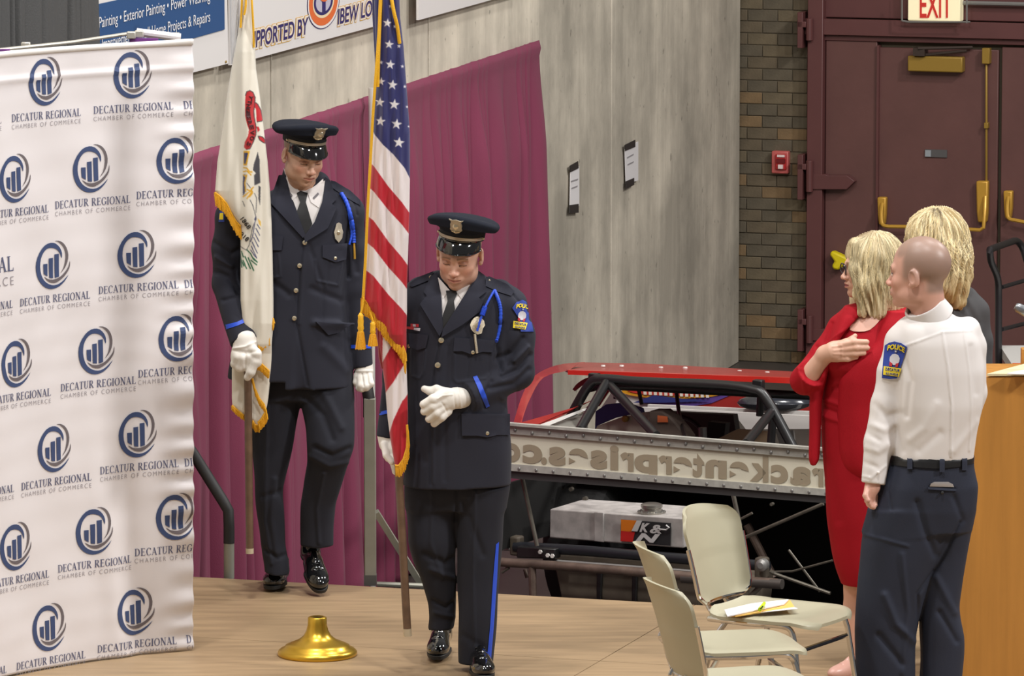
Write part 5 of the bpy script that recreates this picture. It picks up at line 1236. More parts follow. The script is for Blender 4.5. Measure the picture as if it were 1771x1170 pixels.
jk.chain([(590, 350, 4, 26), (601, 368, 4, 29), (610, 430, 6, 24), (615, 500, 6, 23)], 10); jk.cap((615, 500, 6), (628, 636, -4), 22, 18.5, 7, fb=True)
jk.cap((515, 560, -66), (522, 690, -70), 6, 17, 7, 's')
jk.sections([(655, 385, 512, 0, 80), (690, 385, 512, 0, 80)], 3, mode='s')
jk.cap((545, 560, -56), (612, 561, -34), 4, 4, 10)
oj, JV, JQ = blob('jacket', jk, m_navy, c1, foldnoise(.003, (1, 1, .6), 2), [([(525, 418), (519, 470), (513, 560), (532, 668)], 2.2, -2.6), ([(526, 420), (523, 470), (518, 560)], 3, 1.5), ([(370, 420), (400, 440), (418, 430)], 5, -5), ([(372, 470), (395, 480), (412, 505)], 5, -5), ([(375, 445), (400, 460)], 4, 5), ([(385, 520), (405, 515)], 4, -4), ([(612, 400), (618, 470)], 5, -4), ([(606, 380), (600, 420), (603, 480)], 3, -7), ([(428, 380), (424, 430), (430, 480)], 3, -7), ([(540, 500), (590, 520)], 6, -3), ([(460, 480), (500, 510)], 6, -3), ([(560, 600), (600, 640)], 9, 3), ([(545, 450), (548, 486), (584, 494), (592, 455)], 1.8, 2.0), ([(570, 455), (566, 490)], 1.8, -1.6), ([(482, 440), (485, 478), (470, 482)], 1.8, 1.8), ([(600, 335), (614, 352), (618, 372)], 2, -2.5), ([(535, 425), (560, 500), (556, 560)], 4, -2)])
sh = Sc(Y1, .004); sh.cap((526, 350, 6), (525, 318, -2), 40, 31, 5, flat=(0, 1, 0), sc=.9, fb=True); osh, SV, SQ = blob('shirt', sh, m_shirt, c1)
V, Q, _ = joinmesh([(JV, JQ, JV), (SV, SQ, SV)]); B1 = bvh_of(V, Q)
decal('shirt_front', [(490, 290), (503, 337), (514, 366), (526, 412), (545, 388), (558, 352), (562, 312), (535, 330), (520, 330)], B1, .002, m_shirt, osh, .003)
decal('collar_wing', [(492, 282), (497, 310), (505, 347), (520, 334), (514, 326), (500, 306)], B1, .006, m_shirt, osh, .003, 3)
decal('collar_wing', [(559, 309), (547, 320), (531, 331), (538, 350), (552, 360), (560, 330)], B1, .006, m_shirt, osh, .003, 3)
decal('collar_pin', [(541, 342), (550, 333), (552, 336), (543, 345)], B1, .009, mat('pin_grey', (96, 92, 96), .4, metal=.5), osh, .002, 3); decal('collar_pin', [(500, 330), (506, 338), (505, 342), (499, 334)], B1, .009, MATS['pin_grey'], osh, .002, 3)
decal('tie', [(513, 334), (520, 330), (532, 334), (529, 350), (540, 387), (526, 411), (513, 366), (519, 350)], B1, .009, m_tie, c1, .004, 3)
decal('lapel', [(494, 302), (482, 303), (472, 332), (469, 352), (524, 412), (528, 406), (514, 368), (502, 338), (494, 300)], B1, .012, m_navy2, oj, .008)
decal('lapel', [(562, 306), (571, 312), (582, 345), (574, 353), (583, 359), (567, 395), (527, 420), (526, 409), (544, 384), (557, 350), (562, 322)], B1, .012, m_navy2, oj, .008)
decal('pocket_flap', [(558, 424), (601, 421), (599, 449), (580, 454), (558, 445)], B1, .007, m_navy2, oj, .005); decal('pocket_flap', [(466, 406), (490, 409), (487, 433), (466, 433)], B1, .007, m_navy2, oj, .005)
decal('pocket_flap', [(546, 556), (580, 561), (612, 560), (600, 566), (586, 576), (568, 580)], B1, .010, m_navy2, oj, .006)
decal('epaulette', [(572, 312), (580, 314), (606, 330), (623, 346), (624, 356), (606, 346), (588, 334), (573, 324)], B1, .006, m_navy2, oj, .004)
for u, v in ((527, 420), (518, 460), (512, 503), (509, 551), (580, 447), (578, 572), (575, 318)): button(u, v, B1, oj, .0105 if v in (460, 503, 551, 420) else .0075)
decal('badge', [(582, 387), (586, 385), (591, 388), (592, 396), (594, 402), (592, 412), (586, 420), (580, 413), (578, 402), (580, 395)], B1, .010, m_silver, oj, .004, 3); button(586, 403, B1, oj, .008, m_btn, 'badge_centre', .014)
cord('shoulder_cord', [(590, 334), (600, 352), (608, 380), (611, 402), (612, 421)], .0085, B1, .010, m_blue, oj); cord('shoulder_cord', [(600, 346), (604, 375), (608, 405), (604, 424)], .0045, B1, .010, m_blue, oj)
cord('cord_tip', [(612, 420), (613, 434), (613.5, 448)], .0045, B1, .010, m_brass, oj, False)
decal('cuff_stripe', [(386, 563), (410, 557), (438, 544), (439, 551), (412, 563), (388, 571)], B1, .003, m_blue, oj, .003, 3); decal('cuff_stripe', [(607, 597), (646, 597), (646, 603), (607, 603)], B1, .003, m_blue, oj, .003, 3)
pch = decal('shoulder_patch', [(380, 366), (388, 364), (388, 384), (378, 384)], B1, .004, m_pb, oj, .003, 3); decal('patch_ribbon', [(380, 369), (386, 368), (386, 380), (379, 380)], B1, .007, m_py, pch, .002, 3)
# gloves
g = Sc(Y1, .0028)
g.cap((423, 588, -68), (424, 600, -70), 21, 21, 4); g.ell((423, 617, -78), (21, 15, 24), (0, 0, 0), 6); g.ell((410, 612, -74), (10, 12, 18), (0, 20, 0), 6)
for a in ([(438, 608, -88, 8), (441, 626, -92, 8), (434, 644, -92, 7.5), (428, 653, -88, 6.5)], [(430, 618, -90, 8), (426, 634, -86, 7.5), (418, 636, -76, 7)], [(420, 620, -90, 8), (415, 636, -84, 7.5), (412, 632, -72, 7)], [(411, 618, -86, 8), (406, 630, -80, 7), (409, 628, -68, 6.5)]): g.chain(a, 3.5)
g.chain([(434, 600, -84, 8), (444, 612, -92, 8), (446, 628, -88, 7)], 4)
blob('glove', g, m_glove, c1, None, [([(404, 606), (430, 611), (446, 606)], 3, -2.0), ([(424, 612), (424, 640)], 2.0, -1.5), ([(400, 604), (424, 600), (446, 590)], 2, 2)])
g = Sc(Y1, .0028)
g.cap((629, 632, -4), (630, 642, -5), 16, 16, 4); g.ell((630, 655, -8), (15, 13, 17), (0, 0, 0), 5)
for a in ([(638, 652, -16, 6.5), (641, 664, -22, 6), (634, 672, -22, 5.5)], [(630, 654, -18, 6.5), (632, 668, -24, 6), (626, 674, -22, 5.5)], [(623, 654, -16, 6.5), (624, 667, -22, 6), (620, 672, -18, 5.5)], [(617, 650, -10, 6), (616, 662, -14, 5.5), (617, 667, -10, 5)]): g.chain(a, 3)
blob('glove', g, m_glove, c1, None, [([(626, 648), (629, 668)], 1.6, -1.5), ([(635, 646), (637, 664)], 1.6, -1.5), ([(616, 642), (644, 642)], 2, 1.2)])
p = G(481, 1026); M = Matrix.Translation(p+Vector((-.01, .185, .006))) @ Matrix.Rotation(math.radians(-6), 4, 'Z'); shoe(M, c1)
M = mk(541, 968, Y1+.03, 14, 24, -4) @ Matrix.Translation((0, 0, -.055)); shoe(M, c1)
# ---------------------------------------------------------------- front officer
Y2 = 22.1
c2 = thing('person', 'front police officer in navy dress uniform with one gloved hand at his waist', 'person', G(800, 1165))
SK2 = (208, 163, 142)
M2 = mk(795, 437, Y2-.07, -13, 20, 4, 1.05)
hv, hq, hc, hl_ = headmesh(M2, P(794, 505, Y2-.01), .062, SK2, (190, 122, 110), (120, 92, 72), stubble=(178, 138, 118), jaw=1.02, capped=True)
hair_m = ((hl_[2] > .012) & (hl_[1] > -.03) & (np.abs(hl_[0]) < .0775)) | ((hl_[1] > .045) & (hl_[2] > -.05)); hc[hair_m] = (176, 144, 122)
core = bodycore(Y2, [((795, 520, 5), (725, 532, 4), 16, 16), ((795, 520, 5), (876, 538, 4), 16, 16), ((760, 830, 8), (832, 830, 4), 40, 40), ((795, 520, 5), (790, 800, 5), 38, 48), ((752, 845, 10), (757, 965, 10), 30, 20), ((757, 965, 10), (764, 1075, 25), 20, 12), ((832, 845, 0), (828, 975, 0), 30, 20), ((828, 975, 0), (822, 1135, 0), 20, 13), ((725, 520, 0), (690, 640, 8), 18, 15), ((690, 640, 8), (668, 745, -15), 14, 10), ((876, 530, 0), (895, 640, -5), 20, 16), ((895, 640, -5), (815, 690, -52), 15, 11)])
V, Q, cc_ = joinmesh([(hv, hq, hc), core]); mesh_np('body', V, Q, m_skin, c2, True, cc_)
police_cap(M2 @ Matrix.Rotation(math.radians(-15), 4, 'X') @ Matrix.Rotation(math.radians(4), 4, 'Y'), c2)
tr = Sc(Y2, .0055)
tr.sections([(820, 702, 880, 4, 52), (850, 702, 879, 3, 50), (880, 703, 876, 2, 44)], 6)
tr.sections([(840, 700, 802, 10, 48), (890, 702, 796, 8, 44), (940, 706, 789, 6, 40), (975, 716, 788, 10, 36), (1005, 729, 788, 14, 33), (1045, 742, 788, 22, 30), (1070, 744, 788, 26, 30), (1088, 741, 785, 26, 30)], 8)
tr.sections([(840, 786, 880, 0, 48), (900, 789, 872, -2, 44), (960, 790, 867, -4, 40), (1020, 791, 863, -6, 37), (1080, 791, 858, -8, 35), (1148, 792, 853, -8, 35)], 8)
ot, TV, TQ = blob('trousers', tr, m_trou, c2, foldnoise(.004, (1, 1, .8), 3), [([(822, 850), (818, 1000), (822, 1145)], 2.5, 3), ([(748, 850), (745, 940), (765, 1000)], 3, 2), ([(735, 960), (770, 975), (788, 965)], 6, -4), ([(745, 985), (785, 1000)], 5, 4), ([(748, 1040), (772, 1052), (788, 1040)], 4, -4), ([(752, 1060), (785, 1068)], 4, 3), ([(800, 870), (812, 900), (835, 960)], 6, -3), ([(790, 850), (788, 900)], 3, -4), ([(800, 1100), (835, 1120)], 6, -2)])
BT2 = bvh_of(TV, TQ)
decal('trouser_stripe', [(858, 942), (863, 938), (860, 1000), (854.5, 1080), (849, 1145), (842, 1145), (848, 1080), (853, 1000)], BT2, .003, m_blue, ot, .003, 3)
jk = Sc(Y2, .005)
jk.sections([(474, 762, 826, 10, 28), (484, 735, 856, 10, 36), (496, 712, 880, 8, 48), (515, 702, 893, 5, 58), (550, 703, 890, 2, 64), (600, 705, 880, 0, 66), (660, 705, 876, 0, 66), (720, 702, 880, 0, 66), (780, 699, 884, 0, 66), (838, 696, 884, 0, 66)], 8, n=2.4)
jk.cap((758, 487, 6), (728, 499, 6), 19, 18, 8); jk.chain([(726, 508, 4, 28), (712, 530, 4, 32), (694, 590, 8, 27), (684, 650, 5, 23)], 10); jk.cap((684, 650, 5), (668, 758, -12), 22, 18.5, 7, fb=True)
jk.chain([(862, 508, 4, 26), (878, 530, 2, 33), (891, 580, 0, 34), (894, 645, -8, 29)], 10); jk.cap((894, 645, -8), (808, 686, -58), 28, 27, 8, fb=True)
oj, JV, JQ = blob('jacket', jk, m_navy, c2, foldnoise(.003, (1, 1, .6), 5), [([(763, 582), (752, 640), (745, 720), (745, 838)], 2.2, -2.8), ([(764, 584), (755, 640), (749, 720), (749, 836)], 3, 1.5), ([(868, 560), (862, 600), (868, 640)], 3.5, -8), ([(905, 585), (885, 610), (862, 622)], 5, -6), ([(918, 615), (895, 640), (870, 650)], 5, -7), ([(912, 600), (890, 625)], 4, 6), ([(915, 640), (890, 665), (850, 672)], 5, -5), ([(900, 680), (870, 690)], 5, 5), ([(850, 660), (835, 690), (840, 705)], 4, -4), ([(786, 612), (785, 655), (790, 662), (840, 655), (848, 645), (850, 612)], 1.8, 2.0), ([(812, 616), (808, 655)], 1.8, -1.6), ([(712, 605), (712, 650), (726, 655), (732, 646), (736, 606)], 1.8, 2.0), ([(798, 716), (798, 756)], 1.8, -1.5), ([(880, 500), (900, 525), (906, 556)], 2, -2.5), ([(775, 600), (768, 700), (770, 830)], 5, -1.5), ([(720, 770), (735, 800)], 6, -2), ([(905, 535), (920, 570)], 4, 3)])
sh = Sc(Y2, .004); sh.cap((791, 524, 6), (792, 488, -4), 44, 33, 5, flat=(0, 1, 0), sc=.92, fb=True); osh, SV, SQ = blob('shirt', sh, m_shirt, c2)
V, Q, _ = joinmesh([(JV, JQ, JV), (SV, SQ, SV)]); B2 = bvh_of(V, Q)
decal('shirt_front', [(758, 480), (763, 520), (764, 574), (798, 520), (822, 480), (800, 505), (780, 505)], B2, .002, m_shirt, osh, .003)
decal('collar_wing', [(757, 480), (762, 505), (766, 517), (776, 503), (770, 497)], B2, .006, m_shirt, osh, .003, 3); decal('collar_wing', [(822, 478), (808, 492), (787, 503), (799, 518), (812, 500)], B2, .006, m_shirt, osh, .003, 3)
decal('tie', [(771, 503), (788, 502), (791, 508), (785, 521), (787, 535), (778, 556), (765, 573), (762, 566), (766, 545), (774, 521)], B2, .009, m_tie, c2, .004, 3)
decal('lapel', [(756, 471), (744, 478), (733, 505), (738, 512), (726, 526), (760, 582), (766, 571), (764, 520), (758, 484)], B2, .012, m_navy2, oj, .008)
decal('lapel', [(824, 466), (838, 476), (841, 505), (828, 515), (836, 522), (829, 540), (800, 562), (763, 584), (766, 570), (798, 519), (819, 486)], B2, .012, m_navy2, oj, .008)
decal('pocket_flap', [(706, 576), (741, 580), (736, 602), (722, 606), (708, 600)], B2, .007, m_navy2, oj, .005); decal('pocket_flap', [(786, 584), (855, 589), (852, 610), (835, 609), (817, 614), (800, 608), (784, 608)], B2, .007, m_navy2, oj, .005)
decal('pocket_flap', [(798, 716), (882, 716), (882, 753), (860, 753), (843, 757), (826, 754), (799, 754)], B2, .007, m_navy2, oj, .005)
decal('epaulette', [(840, 480), (846, 478), (878, 492), (890, 504), (884, 512), (862, 505), (840, 495)], B2, .006, m_navy2, oj, .004); decal('epaulette', [(750, 469), (722, 480), (708, 490), (712, 497), (742, 485)], B2, .006, m_navy2, oj, .004)
for u, v in ((763, 589), (757, 632), (818, 610), (707, 599), (843, 750), (745, 480), (846, 487)): button(u, v, B2, oj, .0115 if u in (763, 757) else .008)
decal('badge', [(820, 550), (826, 547), (832, 550), (837, 555), (839, 563), (835, 569), (833, 577), (826, 579), (819, 575), (815, 570), (813, 562), (816, 555)], B2, .012, m_silver, oj, .005, 3); button(826, 564, B2, oj, .011, m_btn, 'badge_centre', .018)
cord('shoulder_cord', [(855, 502), (845, 520), (837, 537), (830, 556), (825, 574)], .0045, B2, .020, m_blue, oj); cord('shoulder_cord', [(855, 502), (863, 522), (866, 540), (864, 568), (858, 592)], .0068, B2, .014, m_blue, oj)
cord('cord_knot', [(839, 531), (836, 539), (834, 546)], .010, B2, .020, m_blue, oj); cord('cord_tip', [(821, 578), (823, 595), (825, 611)], .005, B2, .014, m_silver, oj, False)
decal('ribbon_bar', [(710, 560), (724, 561), (724, 566), (710, 566)], B2, .006, m_pr, oj, .002, 3); decal('ribbon_bar', [(714, 561), (719, 561.5), (719, 565.5), (714, 565)], B2, .0075, m_pw, oj, .001, 3)
decal('name_bar', [(703, 565), (716, 566), (716, 571), (703, 569)], B2, .006, m_pr, oj, .002, 3); decal('name_bar', [(716, 567), (727, 568), (726, 573), (715, 571)], B2, .006, m_pw, oj, .002, 3)
decal('cuff_stripe', [(818, 652), (825, 650), (833, 665), (841, 685), (847, 703), (841, 706), (833, 688), (826, 670)], B2, .003, m_blue, oj, .003, 3); decal('cuff_stripe', [(645, 716), (668, 710), (690, 712), (690, 717), (668, 716), (645, 722)], B2, .003, m_blue, oj, .003, 3)
patch([(886, 533), (893, 523), (904, 519), (913, 524), (917, 545), (923, 574), (901, 574), (897, 550)], oj, B2, (903, 547), 8, .80)
g = Sc(Y2, .0026)
g.cap((800, 688, -58), (788, 689, -66), 19, 19, 4); g.ell((772, 692, -76), (24, 13, 20), (0, -12, 0), 6)
for a in ([(768, 682, -82, 8.5), (749, 691, -92, 8.5), (733, 700, -90, 7.6)], [(766, 695, -82, 8.5), (748, 704, -92, 8), (734, 712, -88, 7.2)], [(768, 704, -80, 8), (754, 715, -90, 7.8), (742, 725, -86, 7)], [(775, 712, -76, 7.6), (764, 722, -84, 7.2), (751, 733, -80, 6.6)]): g.chain(a, 3)
g.chain([(772, 680, -74, 9), (755, 674, -76, 7.5), (744, 677, -76, 7), (734, 673, -74, 6)], 4)
blob('glove', g, m_glove, c2, None, [([(790, 668), (796, 688), (797, 706)], 2, 1.5), ([(782, 683), (765, 685), (757, 690)], 1.4, 1.2), ([(765, 698), (772, 710), (774, 718)], 2, -1.5), ([(783, 672), (788, 706)], 2, -1.2)])
g = Sc(Y2, .003)
g.cap((668, 752, -12), (670, 768, -16), 16, 15, 4); g.ell((676, 782, -24), (13, 15, 19), (0, 14, 0), 5)
for a in ([(684, 778, -40, 6.5), (694, 786, -52, 6), (700, 786, -56, 5)], [(680, 788, -36, 6.5), (690, 798, -50, 6), (697, 798, -56, 5)], [(680, 796, -30, 6.5), (688, 808, -44, 6), (694, 810, -52, 5)], [(680, 802, -22, 6), (684, 816, -34, 5.5), (688, 820, -42, 5)], [(664, 770, -30, 6.5), (668, 788, -44, 6), (678, 800, -52, 5.5)]): g.chain(a, 3)
blob('glove', g, m_glove, c2)
p = G(761, 1147); M = Matrix.Translation(p+Vector((.0, .17, .02))) @ Matrix.Rotation(math.radians(-4), 4, 'Z') @ Matrix.Rotation(math.radians(4), 4, 'X'); shoe(M, c2)
p = G(829, 1186); M = Matrix.Translation(p+Vector((.0, .235, .006))) @ Matrix.Rotation(math.radians(8), 4, 'Z'); shoe(M, c2)
# ---------------------------------------------------------------- hair
def hair_cols(base, hi, lo, Vl, seed=0, fq=60):
    """strand-wise tone around a head, highlights and shadows painted in (local coordinates)"""
    x, y, z = Vl.T; a = np.arctan2(x, -(y-.02)); n = np.sin(a*fq*.45+3*np.sin(z*14+seed)+seed)+.7*np.sin(a*fq+5*np.sin(z*9+a*3)+seed*2)+.5*np.sin(a*fq*1.9+z*40)
    t = np.clip(n/2.2*.5+.5, 0, 1)[:, None]; c = np.array(lo)*(1-t)+np.array(hi)*t
    return c*.6+np.array(base)*.4
def strands(name, M, bvh, parent, n, th0, th1, az0, az1, base, seed, r=.0016, wave=.10, cen=(0, .02, -.02), part=None, lift=.0015):
    rr = random.Random(seed); Vs = []; Fs = []; Cs = []; C0_ = Vector(cen); Mi = M.inverted()
    for i in range(n):
        az = math.radians(rr.uniform(az0, az1)); t0 = math.radians(rr.uniform(th0, th0+60)); t1 = math.radians(rr.uniform(th1-60, th1)); ph = 2*math.sin(az*3+seed)+rr.uniform(-.5, .5); dv = .25*math.sin(az*5+seed)+rr.uniform(-.05, .05); k = 18; ring_ = []
        col = np.array(base, float)*rr.uniform(.72, 1.22)
        pts = []
        for j in range(k):
            t = t0+(t1-t0)*j/(k-1); a = az+dv*j/(k-1)+wave*math.sin(ph+j*.55)*j/(k-1)
            d = Vector((math.sin(t)*math.sin(a), -math.sin(t)*math.cos(a), math.cos(t))); o = M @ (C0_+d*.5); dd = (M @ C0_)-o
            h = bvh.ray_cast(o, dd.normalized())
            if h[0] is None: continue
            pts.append(h[0]-dd.normalized()*lift)
        if len(pts) < 5: continue
        q = [pts[0]]
        for p in pts[1:]:
            if (p-q[-1]).length > .06: break
            q.append(p)
        if len(q) < 5: continue
        m = len(q); mb = MB(); mb.tube(q, [r*math.sin(math.pi*(.12+.84*j/(m-1)))*1.2 for j in range(m)], 4, False)
        b = len(Vs); Vs += mb.v; Fs += [tuple(a+b for a in f) for f in mb.f]; Cs += [np.clip(col, 0, 255)]*len(mb.v)
    o = mesh_np(name, np.array([tuple(p) for p in Vs]), np.array(Fs), m_hair, parent, True, np.array(Cs)); o['kind'] = 'stuff'; return o
m_redc = mat('red_crepe', (158, 20, 33), .75, bump=.12, bscale=500, spec=.15); m_redj = mat('red_jacket_cloth', (164, 22, 35), .72, bump=.15, bscale=420, spec=.15)
# ---------------------------------------------------------------- woman in red
Y3 = 22.1; SK3 = (214, 170, 148)
w1 = thing('person', 'blonde woman in red dress, red jacket and dark glasses with her hand on her heart', 'person', G(1480, 1168))
M3 = mk(1506, 461, Y3, -83, 2, 0, 1.0)
hv, hq, hc, hl_ = headmesh(M3, P(1502, 545, Y3+.01), .046, SK3, (150, 60, 70), (120, 92, 66), female=True, lids=False)
core = bodycore(Y3, [((1502, 540, 6), (1490, 960, 6), 26, 34), ((1480, 960, 0), (1478, 1010, 0), 24, 20), ((1505, 560, 8), (1462, 566, 4), 18, 14), ((1505, 560, 8), (1556, 566, 4), 18, 14), ((1556, 566, 4), (1560, 700, 0), 13, 11)])
hd = Sc(Y3, .003)
hd.cap((1456, 580, 0), (1396, 660, -22), 15, 15, 6); hd.cap((1393, 662, -24), (1428, 612, -52), 20, 14, 8, flat=(.6, 0, .8), sc=1.0)
hd.cap((1426, 613, -52), (1440, 609, -58), 14.5, 17, 6); hd.ell((1446, 608, -62), (20, 9.5, 18), (0, -8, 0), 6)
for a in ([(1454, 597, -66, 6.4), (1478, 592, -72, 5.8), (1499, 592, -70, 4.8)], [(1456, 605, -67, 6.4), (1480, 602, -73, 5.8), (1500, 602, -70, 4.8)], [(1455, 613, -66, 6.2), (1478, 612, -71, 5.6), (1494, 611, -69, 4.6)], [(1450, 621, -63, 5.8), (1466, 621, -67, 5.2), (1481, 618, -66, 4.3)]): hd.chain(a, 3)
hd.chain([(1444, 598, -60, 7), (1463, 592, -64, 5.8), (1473, 587, -66, 5), (1479, 581, -66, 4)], 3.5)
arm = skinpart(hd, SK3, 1, None, [([(1440, 600), (1456, 598)], 1.6, .8), ([(1442, 607), (1457, 605)], 1.6, .8), ([(1442, 613), (1456, 613)], 1.6, .8), ([(1456, 600), (1456, 620)], 2, .6)])
lg = Sc(Y3, .006)
lg.cap((1480, 985, 0), (1478, 1050, 8), 23, 19, 6); lg.cap((1478, 1050, 8), (1479, 1160, 0), 19, 9, 6); lg.cap((1530, 985, 5), (1528, 1050, 12), 23, 19, 6); lg.cap((1528, 1050, 12), (1526, 1160, 4), 19, 9, 6); lg.ell((1478, 1082, 14), (17, 17, 34), (0, 0, 0), 8)
lg.chain([(1479, 1158, 0, 9), (1466, 1166, -20, 8), (1448, 1172, -34, 6)], 6)
legs = skinpart(lg, (214, 166, 144), 1)
V, Q, cc_ = joinmesh([(hv, hq, hc), core, arm, legs]); mesh_np('body', V, Q, m_skin, w1, True, cc_)
ds = Sc(Y3, .0055)
ds.sections([(536, 1474, 1540, 6, 26), (548, 1455, 1560, 4, 38), (575, 1444, 1566, -2, 48), (600, 1436, 1570, -6, 54), (625, 1430, 1570, -8, 58), (650, 1426, 1566, -4, 53), (680, 1421, 1560, 0, 48), (710, 1419, 1558, 0, 47), (760, 1421, 1568, 0, 52), (820, 1424, 1577, 0, 57), (900, 1430, 1580, 0, 55), (960, 1438, 1572, 0, 50), (1000, 1449, 1562, 0, 46), (1011, 1456, 1556, 0, 42)], 8, n=2.3)
ds.ell((1462, 626, -40), (34, 24, 24), (0, 0, 0), 14); ds.ell((1528, 626, -40), (34, 24, 24), (0, 0, 0), 14)
od, DV, DQ = blob('dress', ds, m_redc, w1, foldnoise(.0025, (1, 1, .8), 7), [([(1440, 672), (1480, 668)], 4, -3), ([(1424, 690), (1450, 700), (1490, 690)], 4, 3), ([(1422, 705), (1450, 716), (1490, 706)], 4, -3), ([(1424, 720), (1460, 732)], 4, 3), ([(1430, 800), (1450, 900)], 8, -2), ([(1472, 571), (1488, 574), (1506, 571)], 2, 1.6)])
BD = bvh_of(DV, DQ)
decal('neckline_skin', [(1486, 536), (1474, 556), (1470, 571), (1486, 574), (1504, 571), (1520, 556), (1532, 536), (1508, 525)], BD, .004, mat('skin_chest', (200, 152, 132), .45, sss=.08), od, .004, 4, 2)
jk = Sc(Y3, .005)
jk.sections([(526, 1480, 1548, 12, 24), (540, 1462, 1568, 10, 36), (560, 1450, 1580, 8, 46), (600, 1450, 1590, 12, 50), (680, 1470, 1588, 16, 46), (760, 1476, 1592, 18, 50), (829, 1480, 1596, 18, 54)], 8, n=2.4)
jk.chain([(1476, 552, 4, 22), (1458, 570, 2, 26), (1428, 612, -4, 24), (1394, 656, -18, 24)], 8); jk.cap((1390, 660, -20), (1403, 646, -38), 24, 26, 7, fb=True)
jk.chain([(1556, 556, 6, 24), (1572, 590, 6, 26), (1574, 700, 4, 22), (1560, 780, -10, 18)], 8)
jk.sections([(652, 1404, 1428, -26, 12), (700, 1400, 1421, -26, 11), (770, 1398, 1419, -26, 10), (797, 1399, 1417, -26, 9), (805, 1403, 1410, -26, 7)], 6)
jk.sections([(535, 1532, 1574, -6, 40), (560, 1520, 1576, -14, 46), (590, 1506, 1578, -18, 50), (620, 1466, 1576, -22, 54), (650, 1449, 1576, -24, 52), (700, 1447, 1580, -24, 46), (780, 1447, 1585, -22, 46), (806, 1452, 1588, -22, 44), (822, 1466, 1590, -20, 42), (830, 1484, 1592, -18, 40)], 6, n=3)
jk.sections([(530, 1462, 1497, -2, 24), (545, 1450, 1489, -6, 34), (570, 1440, 1464, -14, 36), (600, 1430, 1444, -20, 34), (650, 1416, 1430, -26, 26), (670, 1408, 1424, -26, 14)], 6)
oj3, V3_, Q3_ = blob('jacket', jk, m_redj, w1, foldnoise(.0025, (1, 1, .7), 8), [([(1489, 540), (1464, 568), (1430, 594)], 2, 2.5), ([(1375, 634), (1388, 642), (1392, 680)], 3, 2.5), ([(1438, 560), (1428, 590)], 4, -4), ([(1448, 655), (1448, 780), (1456, 812), (1484, 829)], 2, 1.2), ([(1412, 600), (1420, 620)], 4, -3)])
# glasses
gl = MB()
for s_ in (-1, 1):
    c = Vector((s_*.033, -.104, -.006)); pts = [M3 @ (c+Vector((.024*math.cos(a)*abs(math.cos(a))**-.25 if abs(math.cos(a)) > .02 else 0, .004*math.cos(a)*s_*-1, .019*math.sin(a)))) for a in np.linspace(0, 2*math.pi, 25)]
    MB().tube(pts, .0026, 8).build('rim', mat('glasses_dark', (40, 34, 40), .25, coat=.5), gls) if 0 else gl.tube(pts, .0026, 8)
    gl.tube([M3 @ Vector((s_*.057, -.098, .004)), M3 @ Vector((s_*.074, -.080, .003)), M3 @ Vector((s_*.080, .0, .0))], .0025, 8)
gl.tube([M3 @ Vector((-.010, -.108, -.002)), M3 @ Vector((0, -.112, .0)), M3 @ Vector((.010, -.108, -.002))], .0025, 8)
gl.build('glasses', mat('glasses_dark', (40, 34, 40), .25, coat=.5), w1)
def hairblob(name, M, parent, prims, base, hi, lo, seed, amp=.0035, vox=.0035, roots=None):
    h = Sc(None, vox)
    for p in prims:
        if p[0] == 'e': h.ell(p[1], p[2], k=p[3], mode=p[4] if len(p) > 4 else 'u')
        else: h.cap(p[1], p[2], p[3], p[4], k=p[5], mode=p[6] if len(p) > 6 else 'u')
    def nz(x, y, z):
        a = np.arctan2(x, -(y-.02)); return amp*(np.sin(a*26+4*np.sin(z*13+seed)+2*np.sin(a*5+seed))+.6*np.sin(a*57+6*np.sin(z*11+a*2)+seed)+.4*np.sin(z*60+a*9))
    V, Q = h.extract(nz, 1); c = hair_cols(base, hi, lo, V, seed)
    if roots: 
        for (p, r, col) in roots: m = np.exp(-(np.linalg.norm(V-np.array(p), axis=1)/r)**2)[:, None]; c = c*(1-m)+np.array(col)*m
    W_ = xform(M, V); o = mesh_np(name, W_, Q, m_hair, parent, True, c); return o, bvh_of(W_, Q)
bl_, bh_, bd_ = (208, 192, 152), (238, 226, 190), (150, 126, 88)
h3, BH = hairblob('hair', M3, w1, [('e', (0, .022, .036), (.088, .108, .100), .02), ('c', (.055, .0, .04), (.074, -.034, -.06), .040, .030, .03), ('c', (.074, -.034, -.06), (.070, -.050, -.170), .030, .018, .03), ('c', (-.055, .0, .04), (-.074, -.034, -.06), .040, .030, .03), ('c', (-.074, -.034, -.06), (-.066, -.058, -.170), .030, .016, .03), ('c', (0, .06, .0), (0, .068, -.165), .075, .052, .04), ('c', (.05, .02, -.05), (.052, .018, -.175), .045, .034, .03), ('c', (-.05, .02, -.05), (-.052, .018, -.175), .045, .034, .03), ('c', (.040, -.060, .090), (.066, -.072, .0), .026, .020, .02), ('c', (.066, -.072, .0), (.070, -.060, -.10), .020, .022, .02), ('c', (-.045, -.055, .085), (-.06, -.07, .04), .022, .018, .02), ('e', (0, -.112, -.045), (.050, .050, .098), .010, 's'), ('c', (0, -.03, -.10), (0, -.07, -.20), .038, .046, .01, 's')], bl_, bh_, bd_, 1, roots=[((0, -.02, .13), .035, (130, 108, 76))])
strands('hair_strands', M3, BH, w1, 520, 8, 165, 25, 335, bl_, 5, r=.0010, lift=.0008)
sh_ = Matrix.Translation(G(1450, 1180)+Vector((.07, .10, .0))) @ Matrix.Rotation(math.radians(-45), 4, 'Z') @ Matrix.Scale(.82, 4)
shoe(sh_, w1, m=mat('nude_shoe', (206, 160, 146), .35), laces=False, wd=.85, ms=mat('nude_sole', (170, 126, 108), .6))
